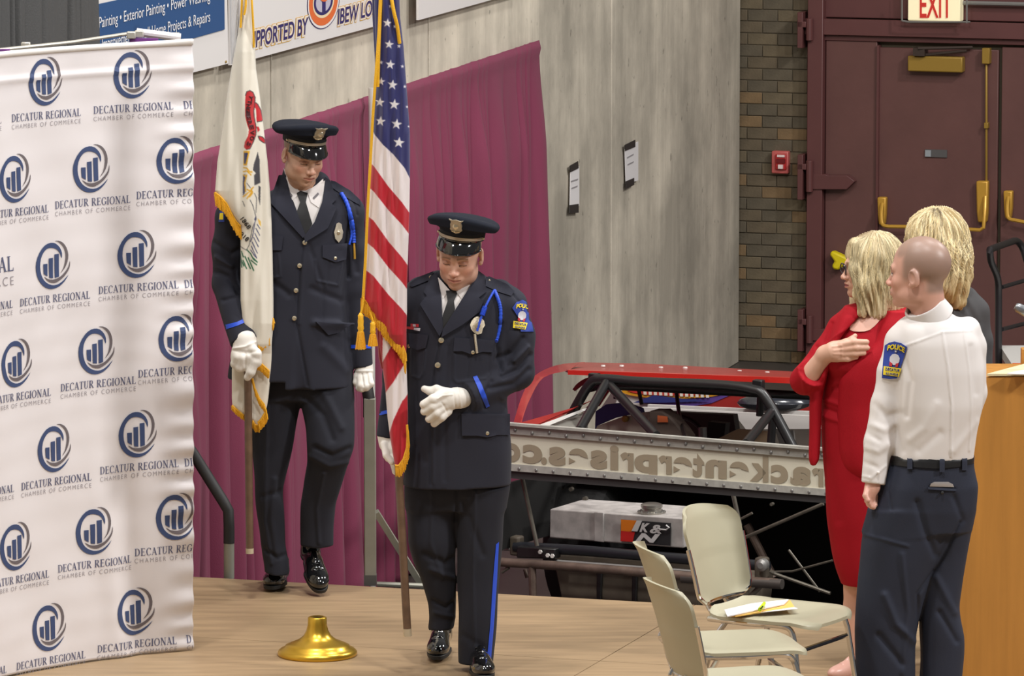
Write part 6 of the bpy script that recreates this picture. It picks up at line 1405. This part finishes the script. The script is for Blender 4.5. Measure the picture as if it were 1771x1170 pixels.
# ---------------------------------------------------------------- woman in grey
Y4 = 22.55
w2 = thing('person', 'woman with big wavy blonde hair in charcoal jacket standing behind the lectern', 'person', G(1640, 1125))
M4 = mk(1612, 428, Y4, -125, 4, 0, 1.0)
hv, hq, hc, hl_ = headmesh(M4, P(1622, 515, Y4+.01), .046, SK3, female=True, lids=False, vox=.004)
core = bodycore(Y4, [((1625, 520, 4), (1640, 820, 4), 26, 36), ((1625, 535, 4), (1592, 545, 4), 18, 16), ((1625, 535, 4), (1684, 545, 4), 18, 16), ((1684, 545, 4), (1696, 650, 0), 14, 12), ((1592, 545, 4), (1586, 660, 0), 14, 12), ((1620, 830, 4), (1618, 1118, 4), 26, 12), ((1662, 830, 4), (1664, 1118, 4), 26, 12)])
V, Q, cc_ = joinmesh([(hv, hq, hc), core]); mesh_np('body', V, Q, m_skin, w2, True, cc_)
jk = Sc(Y4, .007)
jk.sections([(498, 1600, 1668, 6, 26), (512, 1582, 1692, 6, 40), (535, 1572, 1703, 4, 48), (570, 1572, 1704, 2, 52), (640, 1574, 1704, 0, 52), (760, 1572, 1706, 0, 54), (860, 1566, 1712, 0, 56)], 8)
jk.chain([(1672, 516, 4, 20), (1686, 540, 4, 24), (1694, 590, 2, 22), (1697, 660, -6, 19), (1680, 720, -30, 16)], 8); jk.chain([(1600, 520, 4, 20), (1588, 545, 4, 24), (1582, 660, 0, 20), (1600, 740, -30, 16)], 8)
blob('jacket', jk, mat('charcoal_cloth', (66, 65, 67), .8, bump=.12, bscale=500), w2, foldnoise(.003, (1, 1, .7), 9), [([(1668, 520), (1690, 560)], 5, -3), ([(1640, 530), (1664, 560)], 6, 3)])
tr = Sc(Y4, .01); tr.sections([(840, 1572, 1708, 4, 50), (880, 1572, 1708, 4, 48)], 6); tr.cap((1615, 860, 4), (1618, 1105, 4), 34, 24, 6, fb=True); tr.cap((1668, 860, 4), (1664, 1105, 4), 34, 24, 6, fb=True); blob('trousers', tr, m_trou, w2)
for u in (1618, 1664): M = Matrix.Translation(P(u, 1118, Y4)*1) @ Matrix.Rotation(math.radians(150), 4, 'Z') @ Matrix.Scale(.85, 4); M.translation.z = .004; shoe(M, w2, laces=False)
h4, BH4 = hairblob('hair', M4, w2, [('e', (0, .025, .045), (.112, .124, .112), .03), ('e', (.02, .045, -.04), (.125, .120, .11), .04), ('e', (.03, .060, -.12), (.115, .10, .09), .04), ('c', (.08, .02, -.05), (.10, .05, -.19), .06, .035, .03), ('c', (-.08, .02, -.05), (-.07, .03, -.18), .06, .04, .03), ('c', (.0, .10, -.05), (.02, .12, -.21), .06, .03, .03), ('e', (0, -.12, -.05), (.06, .07, .10), .012, 's')], (212, 194, 150), (240, 228, 190), (158, 132, 88), 4, amp=.006, roots=[((.055, .07, .145), .022, (92, 78, 60)), ((.035, .045, .155), .016, (96, 84, 66))])
strands('hair_strands', M4, BH4, w2, 620, 6, 160, 0, 360, (218, 200, 158), 8, r=.0012, wave=.22, cen=(0, .04, -.03), lift=.0008)
# ---------------------------------------------------------------- man in the white shirt
Y5 = 21.1; SK5 = (206, 158, 140)
mn = thing('person', 'man with shaved head in white uniform shirt and navy trousers, back to the viewer', 'person', G(1570, 1240))
M5 = mk(1590, 472, Y5, -114, 1, 0, 1.10)
hv, hq, hc, hl_ = headmesh(M5, P(1608, 552, Y5+.01), .060, SK5, (190, 130, 118), (130, 100, 80), lids=False)
x, y, z = hl_; m = sstep(z, -.035, .0)*sstep(y, -.045, -.02)*(1-np.exp(-((np.abs(x)-.08)**2/.0002+(z+.01)**2/.0009+(y-.008)**2/.0006)))
m = np.maximum(m, sstep(y, .03, .06)*sstep(z, -.075, -.05)); m = np.maximum(m, sstep(z, .045, .07)*sstep(y, -.08, -.05)*.9)
m = (m*.75)[:, None]; hc[:] = hc*(1-m)+np.array((134, 113, 101))*m
core = bodycore(Y5, [((1608, 560, 5), (1612, 800, 5), 38, 50), ((1608, 575, 5), (1562, 592, 5), 20, 18), ((1608, 575, 5), (1680, 590, 8), 20, 18), ((1560, 592, 5), (1532, 700, -5), 18, 15), ((1532, 700, -5), (1512, 830, -24), 14, 10), ((1570, 840, 5), (1530, 1225, 5), 34, 14), ((1650, 840, 10), (1628, 1225, 15), 26, 14), ((1590, 820, 5), (1650, 830, 8), 36, 32), ((1682, 592, 10), (1690, 690, 20), 13, 12)])
hd = Sc(Y5, .003); hd.cap((1511, 825, -24), (1509, 843, -26), 13, 14, 4); hd.ell((1506, 852, -28), (10, 12, 15), (0, 0, 0), 5)
for a in ([(1503, 856, -34, 5.5), (1500, 866, -38, 5), (1503, 872, -42, 4.4)], [(1506, 860, -30, 5.5), (1503, 872, -34, 5), (1507, 877, -40, 4.4)], [(1510, 860, -24, 5.5), (1508, 873, -28, 5), (1511, 878, -36, 4.4)], [(1514, 858, -18, 5.2), (1513, 869, -22, 4.8), (1514, 874, -30, 4.2)], [(1500, 845, -34, 5.5), (1497, 858, -44, 5), (1501, 866, -48, 4.5)]): hd.chain(a, 3)
hand = skinpart(hd, SK5, 1)
V, Q, cc_ = joinmesh([(hv, hq, hc), core, hand]); mesh_np('body', V, Q, m_skin, mn, True, cc_)
sh = Sc(Y5, .005)
sh.sections([(542, 1574, 1642, 6, 28), (552, 1562, 1664, 6, 38), (566, 1550, 1684, 5, 48), (590, 1544, 1698, 4, 56), (640, 1546, 1704, 2, 60), (700, 1546, 1701, 0, 60), (745, 1546, 1692, 0, 56), (792, 1542, 1685, 0, 54)], 8, n=2.4)
sh.chain([(1570, 572, 4, 22), (1560, 592, 4, 28), (1545, 645, 2, 28), (1531, 700, -4, 25), (1519, 765, -14, 24)], 10); sh.cap((1519, 765, -14), (1510, 838, -24), 24, 22, 8, fb=True)
sh.chain([(1672, 572, 8, 24), (1680, 600, 14, 24), (1686, 680, 24, 20), (1670, 760, 40, 16)], 10)
osh, SV, SQ = blob('shirt', sh, m_shirt, mn, foldnoise(.003, (1, 1, .6), 11), [([(1630, 575), (1640, 640), (1646, 700), (1645, 790)], 1.8, 1.8), ([(1667, 572), (1676, 640), (1680, 700), (1676, 780)], 1.8, 1.8), ([(1560, 600), (1590, 590), (1630, 575), (1680, 572)], 2, 1.2), ([(1512, 700), (1535, 720), (1556, 715)], 6.5, -2.0), ([(1508, 735), (1530, 745), (1545, 735)], 6.5, 2.5), ([(1500, 750), (1520, 762)], 5.5, -2.0), ([(1498, 775), (1520, 782), (1535, 770)], 5.5, 2.0), ([(1494, 800), (1515, 808)], 4.5, -1.5), ([(1525, 640), (1545, 660)], 7.5, 1.5), ([(1560, 610), (1575, 660), (1568, 720)], 5.5, -3.0), ([(1575, 760), (1600, 740), (1620, 700)], 7.5, 2.0), ([(1590, 780), (1625, 750)], 7.5, -2.0), ([(1650, 780), (1690, 730)], 6.5, 2.0), ([(1548, 740), (1560, 780)], 6.5, -2.0), ([(1487, 822), (1508, 828), (1532, 806)], 2, 1.5), ([(1680, 600), (1688, 680)], 5.5, -2.0)])
BS = bvh_of(SV, SQ)
cl = Sc(Y5, .003); cl.cap((1610, 552, 6), (1597, 527, -4), 43, 36, 4, flat=(0, 1, 0), sc=.92, fa=True, fb=True); cl.cap((1612, 556, 6), (1595, 521, -6), 38, 31, 2, 's', flat=(0, 1, 0), sc=.92)
blob('collar', cl, m_shirt, mn, None, None, None, 1)
patch([(1530, 598), (1538, 593), (1547, 591), (1559, 594), (1569, 601), (1561, 626), (1551, 655), (1538, 656), (1525, 654), (1527, 626)], mn, BS, (1547, 623), 8, 1.0)
button(1519, 818, BS, osh, .006, m_shirt)
tr = Sc(Y5, .0055)
tr.sections([(786, 1542, 1686, 2, 54), (805, 1536, 1686, 2, 56), (840, 1516, 1693, 3, 60), (880, 1500, 1690, 4, 60), (920, 1491, 1683, 5, 54)], 8)
tr.sections([(880, 1502, 1650, 0, 54), (930, 1489, 1640, 0, 52), (1000, 1481, 1612, 0, 48), (1050, 1480, 1594, 0, 45), (1100, 1478, 1586, 0, 42), (1170, 1477, 1582, 0, 40), (1238, 1480, 1578, 0, 38)], 8)
tr.sections([(880, 1590, 1688, 18, 50), (930, 1592, 1680, 20, 48), (1000, 1590, 1667, 22, 44), (1050, 1590, 1660, 24, 42), (1100, 1590, 1667, 22, 42), (1170, 1590, 1666, 22, 40), (1238, 1592, 1662, 22, 38)], 5)
ot, TV, TQ = blob('trousers', tr, mat('navy_twill', (44, 48, 62), .75, bump=.12, bscale=500, spec=.25), mn, foldnoise(.004, (1, 1, .8), 12), [([(1662, 905), (1625, 975), (1588, 1028), (1590, 1120), (1592, 1240)], 3, -5), ([(1545, 800), (1536, 850), (1542, 882)], 2, -2), ([(1586, 870), (1600, 920), (1618, 960)], 6, -4), ([(1530, 1030), (1550, 1080), (1580, 1110)], 6, 5), ([(1520, 1100), (1560, 1150)], 6, -4), ([(1620, 1000), (1650, 1060)], 6, 4), ([(1625, 1060), (1655, 1110)], 5, -4), ([(1608, 842), (1652, 846)], 2, -2), ([(1495, 925), (1570, 945)], 2.5, 2), ([(1560, 960), (1570, 1060), (1560, 1165)], 4, 3), ([(1650, 860), (1665, 900)], 5, -3)])
BT = bvh_of(TV, TQ)
decal('belt', [(1543, 789), (1570, 791), (1620, 796), (1660, 793), (1684, 786), (1684, 802), (1660, 808), (1620, 811), (1570, 808), (1541, 804)], BT, .006, mat('black_belt', (24, 24, 26), .4), mn, .006, 4)
for u, v in ((1573, 788), (1629, 793), (1668, 790)): decal('belt_loop', [(u-4, v), (u+5, v), (u+5, v+24), (u-4, v+24)], BT, .012, MATS['navy_twill'], ot, .004, 4)
decal('phone', [(1610, 837), (1616, 834), (1640, 834), (1648, 838), (1650, 843), (1608, 842)], BT, .005, mat('phone_grey', (170, 168, 170), .3, metal=.3), mn, .008, 3)
decal('pocket_welt', [(1605, 843), (1654, 846), (1654, 850), (1605, 847)], BT, .006, MATS['navy_twill'], ot, .003, 3); button(1630, 853, BT, ot, .006, m_cblk)
for u, yw in ((1530, -100), (1626, -112)): M = Matrix.Translation(P(u, 1200, Y5+(.03 if u < 1600 else .1))) @ Matrix.Rotation(math.radians(yw), 4, 'Z'); M.translation.z = .004; shoe(M, mn)
# ================================================================ FLAGS
m_flag = mat('flag_satin', (200, 200, 200), .42, vcol=True, bump=.04, bscale=40, sheen=.25); m_fringe = mat('gold_fringe', (226, 164, 28), .55, bump=.4, bscale=300); m_gcord = mat('gold_cord', (232, 176, 30), .5, bump=.3, bscale=300)
m_polew = mat('worn_wood_pole', (104, 80, 62), .4, var=.25, vscale=20, coat=.2)
def furl(name, rows, Y, w0, bulge, folds, paint, parent, nu=70, step=2.0, seed=0.0):
    """furled cloth: closed fold bundle; rows of (v, uL, uR), paint(u,v)->rgb gives its dyed pattern"""
    rows = np.array([tuple(r)+(w0, bulge)[len(r)-3:] if len(r) < 5 else r for r in rows], float); v = np.arange(rows[0, 0], rows[-1, 0]+.1, step); uL = np.interp(v, rows[:, 0], rows[:, 1]); uR = np.interp(v, rows[:, 0], rows[:, 2])
    s = np.linspace(0, 1, nu); px = Y/F
    U = uL[:, None]+(uR-uL)[:, None]*s[None]; Vv = np.broadcast_to(v[:, None], U.shape)
    prof = np.sqrt(np.clip(1-(2*s-1)**2, 0, 1))[None]
    wd = (uR-uL)[:, None]; Bm = np.minimum(np.interp(v, rows[:, 0], rows[:, 4])[:, None], wd*.5); WW = np.interp(v, rows[:, 0], rows[:, 3])[:, None]
    dep = -Bm*prof
    for (amp, fr, ph, drift) in folds: dep = dep-amp*np.clip(Bm/14, .3, 1)*np.sin(fr*2*np.pi*((U-rows[:, 1].min())/(rows[:, 2].max()-rows[:, 1].min())+drift*(Vv-rows[0, 0])/400)+ph)*prof
    def w2(U_, V_, D_):
        t = -(V_-CY)/F; dy = math.cos(TH)+t*math.sin(TH); dz = -math.sin(TH)+t*math.cos(TH); Yy = Y+(WW+D_)*px; k = Yy/dy
        return np.stack([(U_-CX)/F*k, Yy, CAMH+dz*k], -1)
    Fp = w2(U, Vv, dep).reshape(-1, 3); Bk = w2(U[:, ::-1], Vv, (Bm*.6*prof+1.5)*np.ones_like(U)).reshape(-1, 3)
    n = len(v); A = np.concatenate([Fp.reshape(n, nu, 3), Bk.reshape(n, nu, 3)], 1).reshape(-1, 3); Q = grid_faces(2*nu, n, True)
    c = sum(paint(U.ravel()+a, Vv.ravel().astype(float)+b) for a, b in ((-.45, -.3), (.45, -.3), (-.3, .45), (.3, .45)))/4; c = c.reshape(n, nu, 3); cols = np.concatenate([c, c[:, ::-1]], 1).reshape(-1, 3)
    return mesh_np(name, A, Q, m_flag, parent, True, cols)
def fringe(name, line, length, Y, w0, m, parent, dir_=(0, 1), n=None, seed=1, r=1.0):
    """hanging threads side by side along a hem"""
    rr = random.Random(seed); mb = MB(); px = Y/F; L_ = 0; L = [math.hypot(b[0]-a[0], b[1]-a[1]) for a, b in zip(line[:-1], line[1:])]; T = sum(L); n = int(T/1.0)
    for i in range(n):
        t = T*i/n; k = 0
        while k < len(L)-1 and t > L[k]: t -= L[k]; k += 1
        a, b = line[k], line[k+1]; f = t/L[k]; u = a[0]+(b[0]-a[0])*f; v = a[1]+(b[1]-a[1])*f; l = length*rr.uniform(.88, 1.05); ww = w0+rr.uniform(-1.2, 1.2)
        ex, ey = u+dir_[0]*l+rr.uniform(-1, 1), v+dir_[1]*l
        mb.tube([P(u, v, Y+ww*px), P((u+ex)/2+rr.uniform(-.4, .4), (v+ey)/2, Y+(ww-1)*px), P(ex, ey, Y+ww*px)], [r*px*1.3, r*px*1.5, r*px*1.1], 4)
    hb = MB(); hb.tube([P(a[0], a[1], Y+w0*px) for a in line], 2.2*px, 6)
    o = mb.build(name, m, parent, sharp=80); o['kind'] = 'stuff'; hb.build('fringe_band', m, parent); return o
def paintpolys(base, items):
    def f(U, V):
        c = np.tile(np.array(base, float), (len(U), 1))
        for poly, col in items:
            a = np.array(poly); m = (U >= a[:, 0].min()) & (U <= a[:, 0].max()) & (V >= a[:, 1].min()) & (V <= a[:, 1].max())
            if m.any(): k = np.where(m)[0]; q = inpoly(U[k], V[k], poly); c[k[q]] = col
        return c
    return f
def strokes(lines, wd, col):
    out = []
    for ln in lines:
        for (a, b) in zip(ln[:-1], ln[1:]): out.append((seg(a[0], a[1], b[0], b[1], wd), col))
    return out
# national flag
RED, WHT, BLU = (178, 22, 40), (226, 216, 216), (42, 44, 98)
us = thing('national_flag', 'furled stars and stripes flag with gold fringe and tassels beside the front officer', 'flag', P(705, 1100, 21.93)); us.location.z = 0
YF = 22.1; WF = -74
def S5(z, ox, oy, k=4.5): return [(ox+a/k, oy+b/k) for a, b in z]
R1 = [(636, 0+279), (709, 372-0)]
up = [([(600, -20), (720, -20), (720, 312), (709, 307), (700, 290), (680, 267), (662, 250), (647, 231), (600, 200)], BLU)]
# diagonal stripes measured on the left and right edges of the cloth
st_l = [205, 279, 323, 374, 421, 470, 640]; st_r = [270, 368, 405, 463, 505, 551, 740]
def dstripe(y0l, y0r, y1l, y1r):
    L0 = [(628, y0l-6), (646, y0l+8), (672, y0l+(y0r-y0l)*.50), (695, y0l+(y0r-y0l)*.80), (712, y0r+6)]; L1 = [(628, y1l-6), (646, y1l+8), (672, y1l+(y1r-y1l)*.50), (695, y1l+(y1r-y1l)*.80), (712, y1r+6)]
    return L0+L1[::-1]
cols_ = [WHT, RED, WHT, RED, WHT, RED, WHT]
for i in range(6): up.append((dstripe(st_l[i], st_r[i], st_l[i+1], st_r[i+1]), cols_[i]))
up.append(([(600, -20), (720, -20), (720, 318), (709, 309), (700, 291), (680, 267), (662, 250), (648, 233), (640, 215), (600, 200)], BLU))
for (a, b, r) in ((670, 40, 8.5), (673, 77, 8.5), (675, 112, 9), (679, 147, 9.5), (682, 181, 10), (686, 215, 10), (690, 247, 10.5), (659, 141, 7.5), (657, 177, 9), (658, 210, 9.5), (675, 11, 3.5), (683, 46, 4), (690, 80, 4), (696, 115, 3.5), (700, 150, 3.5), (704, 185, 3), (707, 219, 2.5), (659, 108, 4)): up.append((star_poly(a, b, r, .12), (220, 216, 218)))
sn = lambda n: None
fu = furl('flag_cloth', [(-30, 646, 690), (30, 648, 692), (80, 650, 698), (120, 650, 701), (160, 648, 704), (230, 645, 709), (300, 641, 709), (370, 637, 708), (430, 634, 706), (500, 630, 704), (523, 627, 704), (540, 640, 704), (570, 662, 703), (600, 684, 703), (618, 697, 702), (626, 701, 702)], YF, WF, 17, [(3.2, 2.1, 1, .2), (1.8, 4.3, 2, -.4), (1.0, 7, 0, .3)], paintpolys(RED, up), us, 96, 1.2)
lo_ = [([(640, 580), (660, 570), (684, 591), (700, 610), (705, 640), (640, 640)], RED), ([(662, 570), (661, 628), (668, 615), (681, 592), (676, 584)], WHT), ([(706, 628), (697, 640), (672, 672), (660, 690), (668, 762), (676, 740), (693, 700), (712, 672)], WHT), ([(640, 690), (668, 682), (690, 700), (700, 690), (712, 672), (712, 840), (640, 840)], RED), ([(666, 684), (672, 675), (698, 632), (708, 622), (708, 672), (696, 694), (680, 728), (674, 748), (668, 745)], WHT)]
furl('flag_fold', [(560, 655, 690), (600, 656, 702), (630, 661, 703), (680, 667, 705), (720, 670, 706), (760, 675, 705), (790, 680, 704), (812, 684, 700), (824, 688, 694)], YF, WF+10, 13, [(2.5, 1.4, 0, -.5), (1.2, 3.6, 1, .3)], paintpolys(RED, lo_), us, 70, 1.2)
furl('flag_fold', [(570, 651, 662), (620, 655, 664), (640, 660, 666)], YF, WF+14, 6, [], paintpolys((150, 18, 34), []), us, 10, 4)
furl('flag_under_edge', [(-30, 643, 655), (30, 644, 656), (100, 648, 655), (150, 650, 655)], YF, WF+16, 6, [(1, 2, 0, .5)], paintpolys(BLU, []), us, 14, 4)
fringe('fringe', [(625, 516), (634, 523), (648, 536), (662, 556), (674, 570), (686, 584), (696, 598), (701, 612), (702, 625)], 24, YF, WF-8, m_fringe, us, (-.05, 1))
fringe('fringe', [(704, 735), (705, 755), (704, 775), (698, 795), (690, 806), (683, 806)], 19, YF, WF-8, m_fringe, us, (.12, 1), seed=2)
def pxtube(name, pts, r, m, parent, Y=YF, n=10, k=5): px = Y/F; return MB().tube(curve_pts([P(a, b, Y+w_*px) for a, b, w_ in pts], k), r*px, n).build(name, m, parent)
MB().tube([P(654, -40, YF+(WF+12)*YF/F), P(690, 826, YF-60*YF/F), P(704.5, 1092, YF-60*YF/F)], 7*YF/F, 18).build('pole', m_polew, us)
MB().tube([P(704.3, 1088, YF-60*YF/F), P(705, 1101, YF-60*YF/F)], 7.3*YF/F, 18).build('pole_ferrule', mat('pole_tip_pale', (190, 176, 150), .4), us)
pxtube('cord', [(661, -20, WF-16), (655, 60, WF-20), (650, 130, WF-22), (645, 200, WF-20), (640, 290, WF-18), (636, 360, WF-16), (632, 450, WF-12), (628, 515, WF-10)], 2.6, m_gcord, us)
pxtube('cord', [(659, -20, WF-14), (655, 80, WF-20), (653, 150, WF-18)], 3.2, m_gcord, us)
pxtube('cord', [(674, -20, WF-18), (681, 20, WF-20), (687, 45, WF-16), (691, 75, WF-10)], 3.2, m_gcord, us)
def tassel(u, v0, v1, parent, wd=8):
    px = YF/F; p = lambda v: P(u, v, YF+(WF-12)*px); a = p(v0); H_ = (p(v0).z-p(v1).z)
    b = MB().lathe(p(v1), [(wd*1.05*px, 0), (wd*.95*px, H_*.12), (wd*.62*px, H_*.46), (wd*.55*px, H_*.50), (wd*.72*px, H_*.56), (wd*.60*px, H_*.64), (wd*.66*px, H_*.76), (wd*.58*px, H_*.84), (wd*.62*px, H_*.92), (wd*.2*px, H_)], 20).build('tassel', m_gcord, parent, sharp=60)
    mb = MB(); rr = random.Random(int(u))
    for i in range(26):
        t = 2*math.pi*i/26; mb.tube([p(v1)+Vector((wd*.62*px*math.cos(t), wd*.62*px*math.sin(t), H_*.46)), p(v1)+Vector((wd*1.1*px*math.cos(t), wd*1.1*px*math.sin(t), -H_*rr.uniform(0, .03)))], .9*px, 4)
    o = mb.build('tassel_threads', m_fringe, b, sharp=80); o['kind'] = 'stuff'
tassel(624, 541, 603, us, 8); tassel(645, 556, 598, us, 7.5)
pxtube('cord', [(629, 515, WF-12), (627, 530, WF-12), (624, 543, WF-12)], 2.0, m_gcord, us); pxtube('cord', [(640, 540, WF-12), (645, 557, WF-12)], 2.0, m_gcord, us)
# state flag
il = thing('state_flag', 'furled white state flag with red ribbon emblem and gold fringe on a wooden pole', 'flag', P(432, 960, 23.75)); il.location.z = 0
YI = Y1; WI = -62
IV = (226, 220, 206)
it = []
def Z1(L_): return [(360+a/4.5, b/4.5) for a, b in L_]
def Z2(L_): return [(360+a/4.5, 250+b/4.5) for a, b in L_]
it.append((Z1([(290, 745), (300, 715), (325, 705), (350, 720), (366, 760), (362, 820), (355, 870), (362, 930), (374, 990), (372, 1050), (350, 1110), (325, 1160), (295, 1165), (280, 1150), (284, 1110), (310, 1060), (318, 1010), (300, 960), (288, 900), (288, 820)]), (186, 42, 46)))
it.append((Z1([(362, 795), (385, 810), (412, 860), (428, 935), (415, 945), (378, 950), (376, 900), (372, 850), (358, 830)]), (192, 34, 44)))
it.append((Z1([(378, 985), (395, 990), (402, 1015), (384, 1030)]), (192, 34, 44))); it.append((Z1([(388, 1060), (420, 1065), (440, 1085), (448, 1115), (430, 1112), (400, 1090)]), (192, 34, 44)))
DK = (44, 40, 44); GO = (214, 160, 34); GR = (66, 64, 70); GN = (30, 92, 62); NV = (50, 54, 96)
it += strokes([Z1([(290, 745), (300, 715), (325, 705), (350, 720), (366, 760), (362, 820), (355, 870), (362, 930), (374, 990), (372, 1050), (350, 1110), (325, 1160), (295, 1165)]), Z1([(362, 795), (385, 810), (412, 860), (428, 935), (415, 945), (378, 950)]), Z1([(388, 1060), (420, 1065), (440, 1085), (448, 1115), (430, 1112), (400, 1090), (388, 1060)])], 1.3, DK)
it += [(Z2([(275, 50), (325, 52), (300, 165), (275, 165)]), GO), (Z2([(280, 64), (310, 66), (290, 150), (278, 150)]), NV), (Z2([(386, 60), (400, 120), (405, 300), (360, 320), (358, 240), (372, 225), (348, 200), (356, 150)]), GR), (Z2([(392, 320), (408, 330), (404, 480), (392, 430)]), GR), (Z2([(272, 240), (290, 230), (285, 380), (270, 400)]), NV)]
it += strokes([Z2([(272, 180), (300, 185), (325, 215), (345, 215)]), Z2([(272, 215), (300, 205), (335, 240)]), Z2([(300, 235), (285, 300), (292, 370)]), Z2([(300, 350), (340, 370), (300, 425)]), Z2([(335, 340), (345, 380), (320, 410)]), Z2([(355, 330), (320, 370), (270, 410)]), Z2([(272, 235), (290, 250)])], 2.2, GO)
it += strokes([Z2([(325, 430), (345, 470), (360, 520), (375, 580), (345, 650), (320, 780), (300, 820)]), Z2([(360, 380), (378, 420), (372, 530)]), Z2([(268, 440), (285, 485)]), Z2([(250, 790), (265, 805), (300, 825)]), Z2([(300, 300), (330, 340)])], 1.1, (70, 70, 76))
it += strokes([Z2([(360, 590), (372, 560), (345, 720), (330, 760)]), Z2([(380, 620), (405, 660)]), Z2([(370, 650), (402, 710)]), Z2([(362, 690), (398, 760)]), Z2([(352, 720), (392, 800)]), Z2([(342, 760), (385, 850)]), Z2([(335, 790), (380, 890)]), Z2([(330, 820), (370, 880)])], 1.3, NV)
it += strokes([Z2([(300, 820), (330, 850), (350, 890), (370, 910)]), Z2([(258, 830), (275, 880)]), Z2([(250, 850), (262, 960)]), Z2([(270, 900), (300, 970)]), Z2([(285, 870), (330, 970)]), Z2([(310, 880), (355, 985)]), Z2([(330, 900), (380, 940)]), Z2([(345, 880), (385, 920)]), Z2([(252, 890), (280, 950)])], 2.0, GN)
it.append((Z2([(385, 575), (410, 600), (412, 640), (395, 620)]), (222, 180, 80)))
fi = furl('flag_cloth', [(-30, 420, 436), (0, 418, 438), (60, 411, 440), (120, 400, 443), (170, 392, 450), (230, 384, 457), (280, 376, 463), (330, 372, 467), (345, 380, 468), (370, 400, 469), (392, 416, 470), (420, 416, 471), (470, 416, 472), (520, 416, 473, -62, 18), (560, 420, 473, -64, 14), (596, 424, 470, -62, 10), (612, 404, 470, -58, 6), (640, 401, 469, -57, 5), (690, 401, 464, -57, 5), (702, 402, 462, -57, 5), (710, 410, 460, -57, 5), (718, 422, 457, -57, 5), (728, 436, 452, -57, 5), (737, 443, 447, -57, 3)], YI, WI+0, 18, [(4.2, 1.6, .4, .25), (2.4, 3.1, 1.2, -.3), (1.2, 5.5, 2, .2)], paintpolys(IV, it), il, 90, 1.3)
BI = bvh_of(*(lambda me, loc: (np.array([tuple(v.co+loc) for v in me.vertices]), [tuple(p.vertices) for p in me.polygons]))(fi.data, il.location))
for i, ch in enumerate('SOVEREIGNTY'[::-1]):     # ribbon lettering runs downwards, partly hidden in the folds
    t = i/10; u, v = [(434, 168), (432, 176), (429.5, 183), (428.5, 190), (429, 197), (430, 204), (432, 212), (435, 220), (436.5, 229), (436, 239), (430, 249)][i]
    vs, fs = text_box(ch, -3.6, 3.6, -3.2, 7.5, bold=.02); an = math.radians([120, 100, 90, 88, 85, 80, 78, 80, 92, 108, 125][i])
    decal_mesh('ribbon_letter', [(u+x*math.cos(an)*.9-y*math.sin(an)*-1, v+x*math.sin(an)+y*math.cos(an)*-1*.9) for x, y in vs], fs, BI, .004, mat('ribbon_ink', (70, 26, 32), .6), fi, .001)
for s_, u, v, an in (('1868', 425, 386, 52), ('1818', 421, 408, 42)):
    vs, fs = text_box(s_, -11, 11, -4, 8.5, bold=.0); a = math.radians(an)
    decal_mesh('date', [(u+x*math.cos(a)+y*math.sin(a), v+x*math.sin(a)-y*math.cos(a)) for x, y in vs], fs, BI, .004, mat('flag_ink', (40, 36, 38), .6), fi, .001)
fringe('fringe', [(371, 333), (380, 340), (391, 352), (400, 370), (408, 384), (416, 392)], 24, YI, WI-8, m_fringe, il, (.12, 1), seed=3)
furl('flag_fold', [(-30, 396, 414), (30, 398, 414), (80, 399, 411), (112, 400, 405)], YI, WI+14, 7, [(2, 1.5, 0, .6), (1.2, 4, 1, 2.2)], paintpolys((214, 214, 216), []), il, 24, 3)
fringe('fringe', [(448, 588), (458, 578), (468, 575)], 24, YI, -68, m_fringe, il, (.0, 1), seed=4); fringe('fringe', [(465, 544), (472, 552), (474, 560)], 14, YI, -68, m_fringe, il, (-.1, 1), seed=5)
fringe('fringe', [(440, 622), (452, 630), (466, 643)], 14, YI, -68, m_fringe, il, (0, 1), seed=6); fringe('fringe', [(436, 655), (440, 672), (448, 690), (456, 700), (460, 712), (452, 726), (446, 732)], 16, YI, -68, m_fringe, il, (.2, .9), seed=7)
fringe('fringe', [(401, 702), (412, 712), (422, 720)], 9, YI, -61, m_fringe, il, (.1, 1), seed=8); fringe('fringe', [(436, 728), (441, 736), (448, 737)], 12, YI, -61, m_fringe, il, (.1, 1), seed=9)
px = YI/F
wp_ = lambda v: -44-22*(v+40)/700
MB().tube([P(427, -40, YI+wp_(-40)*px), P(428.5, 640, YI+wp_(640)*px), P(432, 950, YI+wp_(950)*px)], 6.7*px, 16).build('pole', m_polew, il)
MB().tube([P(431.9, 949, YI+wp_(949)*px), P(432, 958, YI+wp_(958)*px)], 7*px, 16).build('pole_ferrule', MATS['pole_tip_pale'], il)
for pts in ([(419, -20, WI-16), (418, 10, WI-16), (416, 48, WI-14)], [(425, -20, WI-18), (425, 10, WI-20), (422, 26, WI-20)], [(434, -20, WI-18), (436, 10, WI-20), (438, 45, WI-18), (439, 82, WI-14)]): pxtube('cord', pts, 1.9, m_gcord, il, Y=YI)
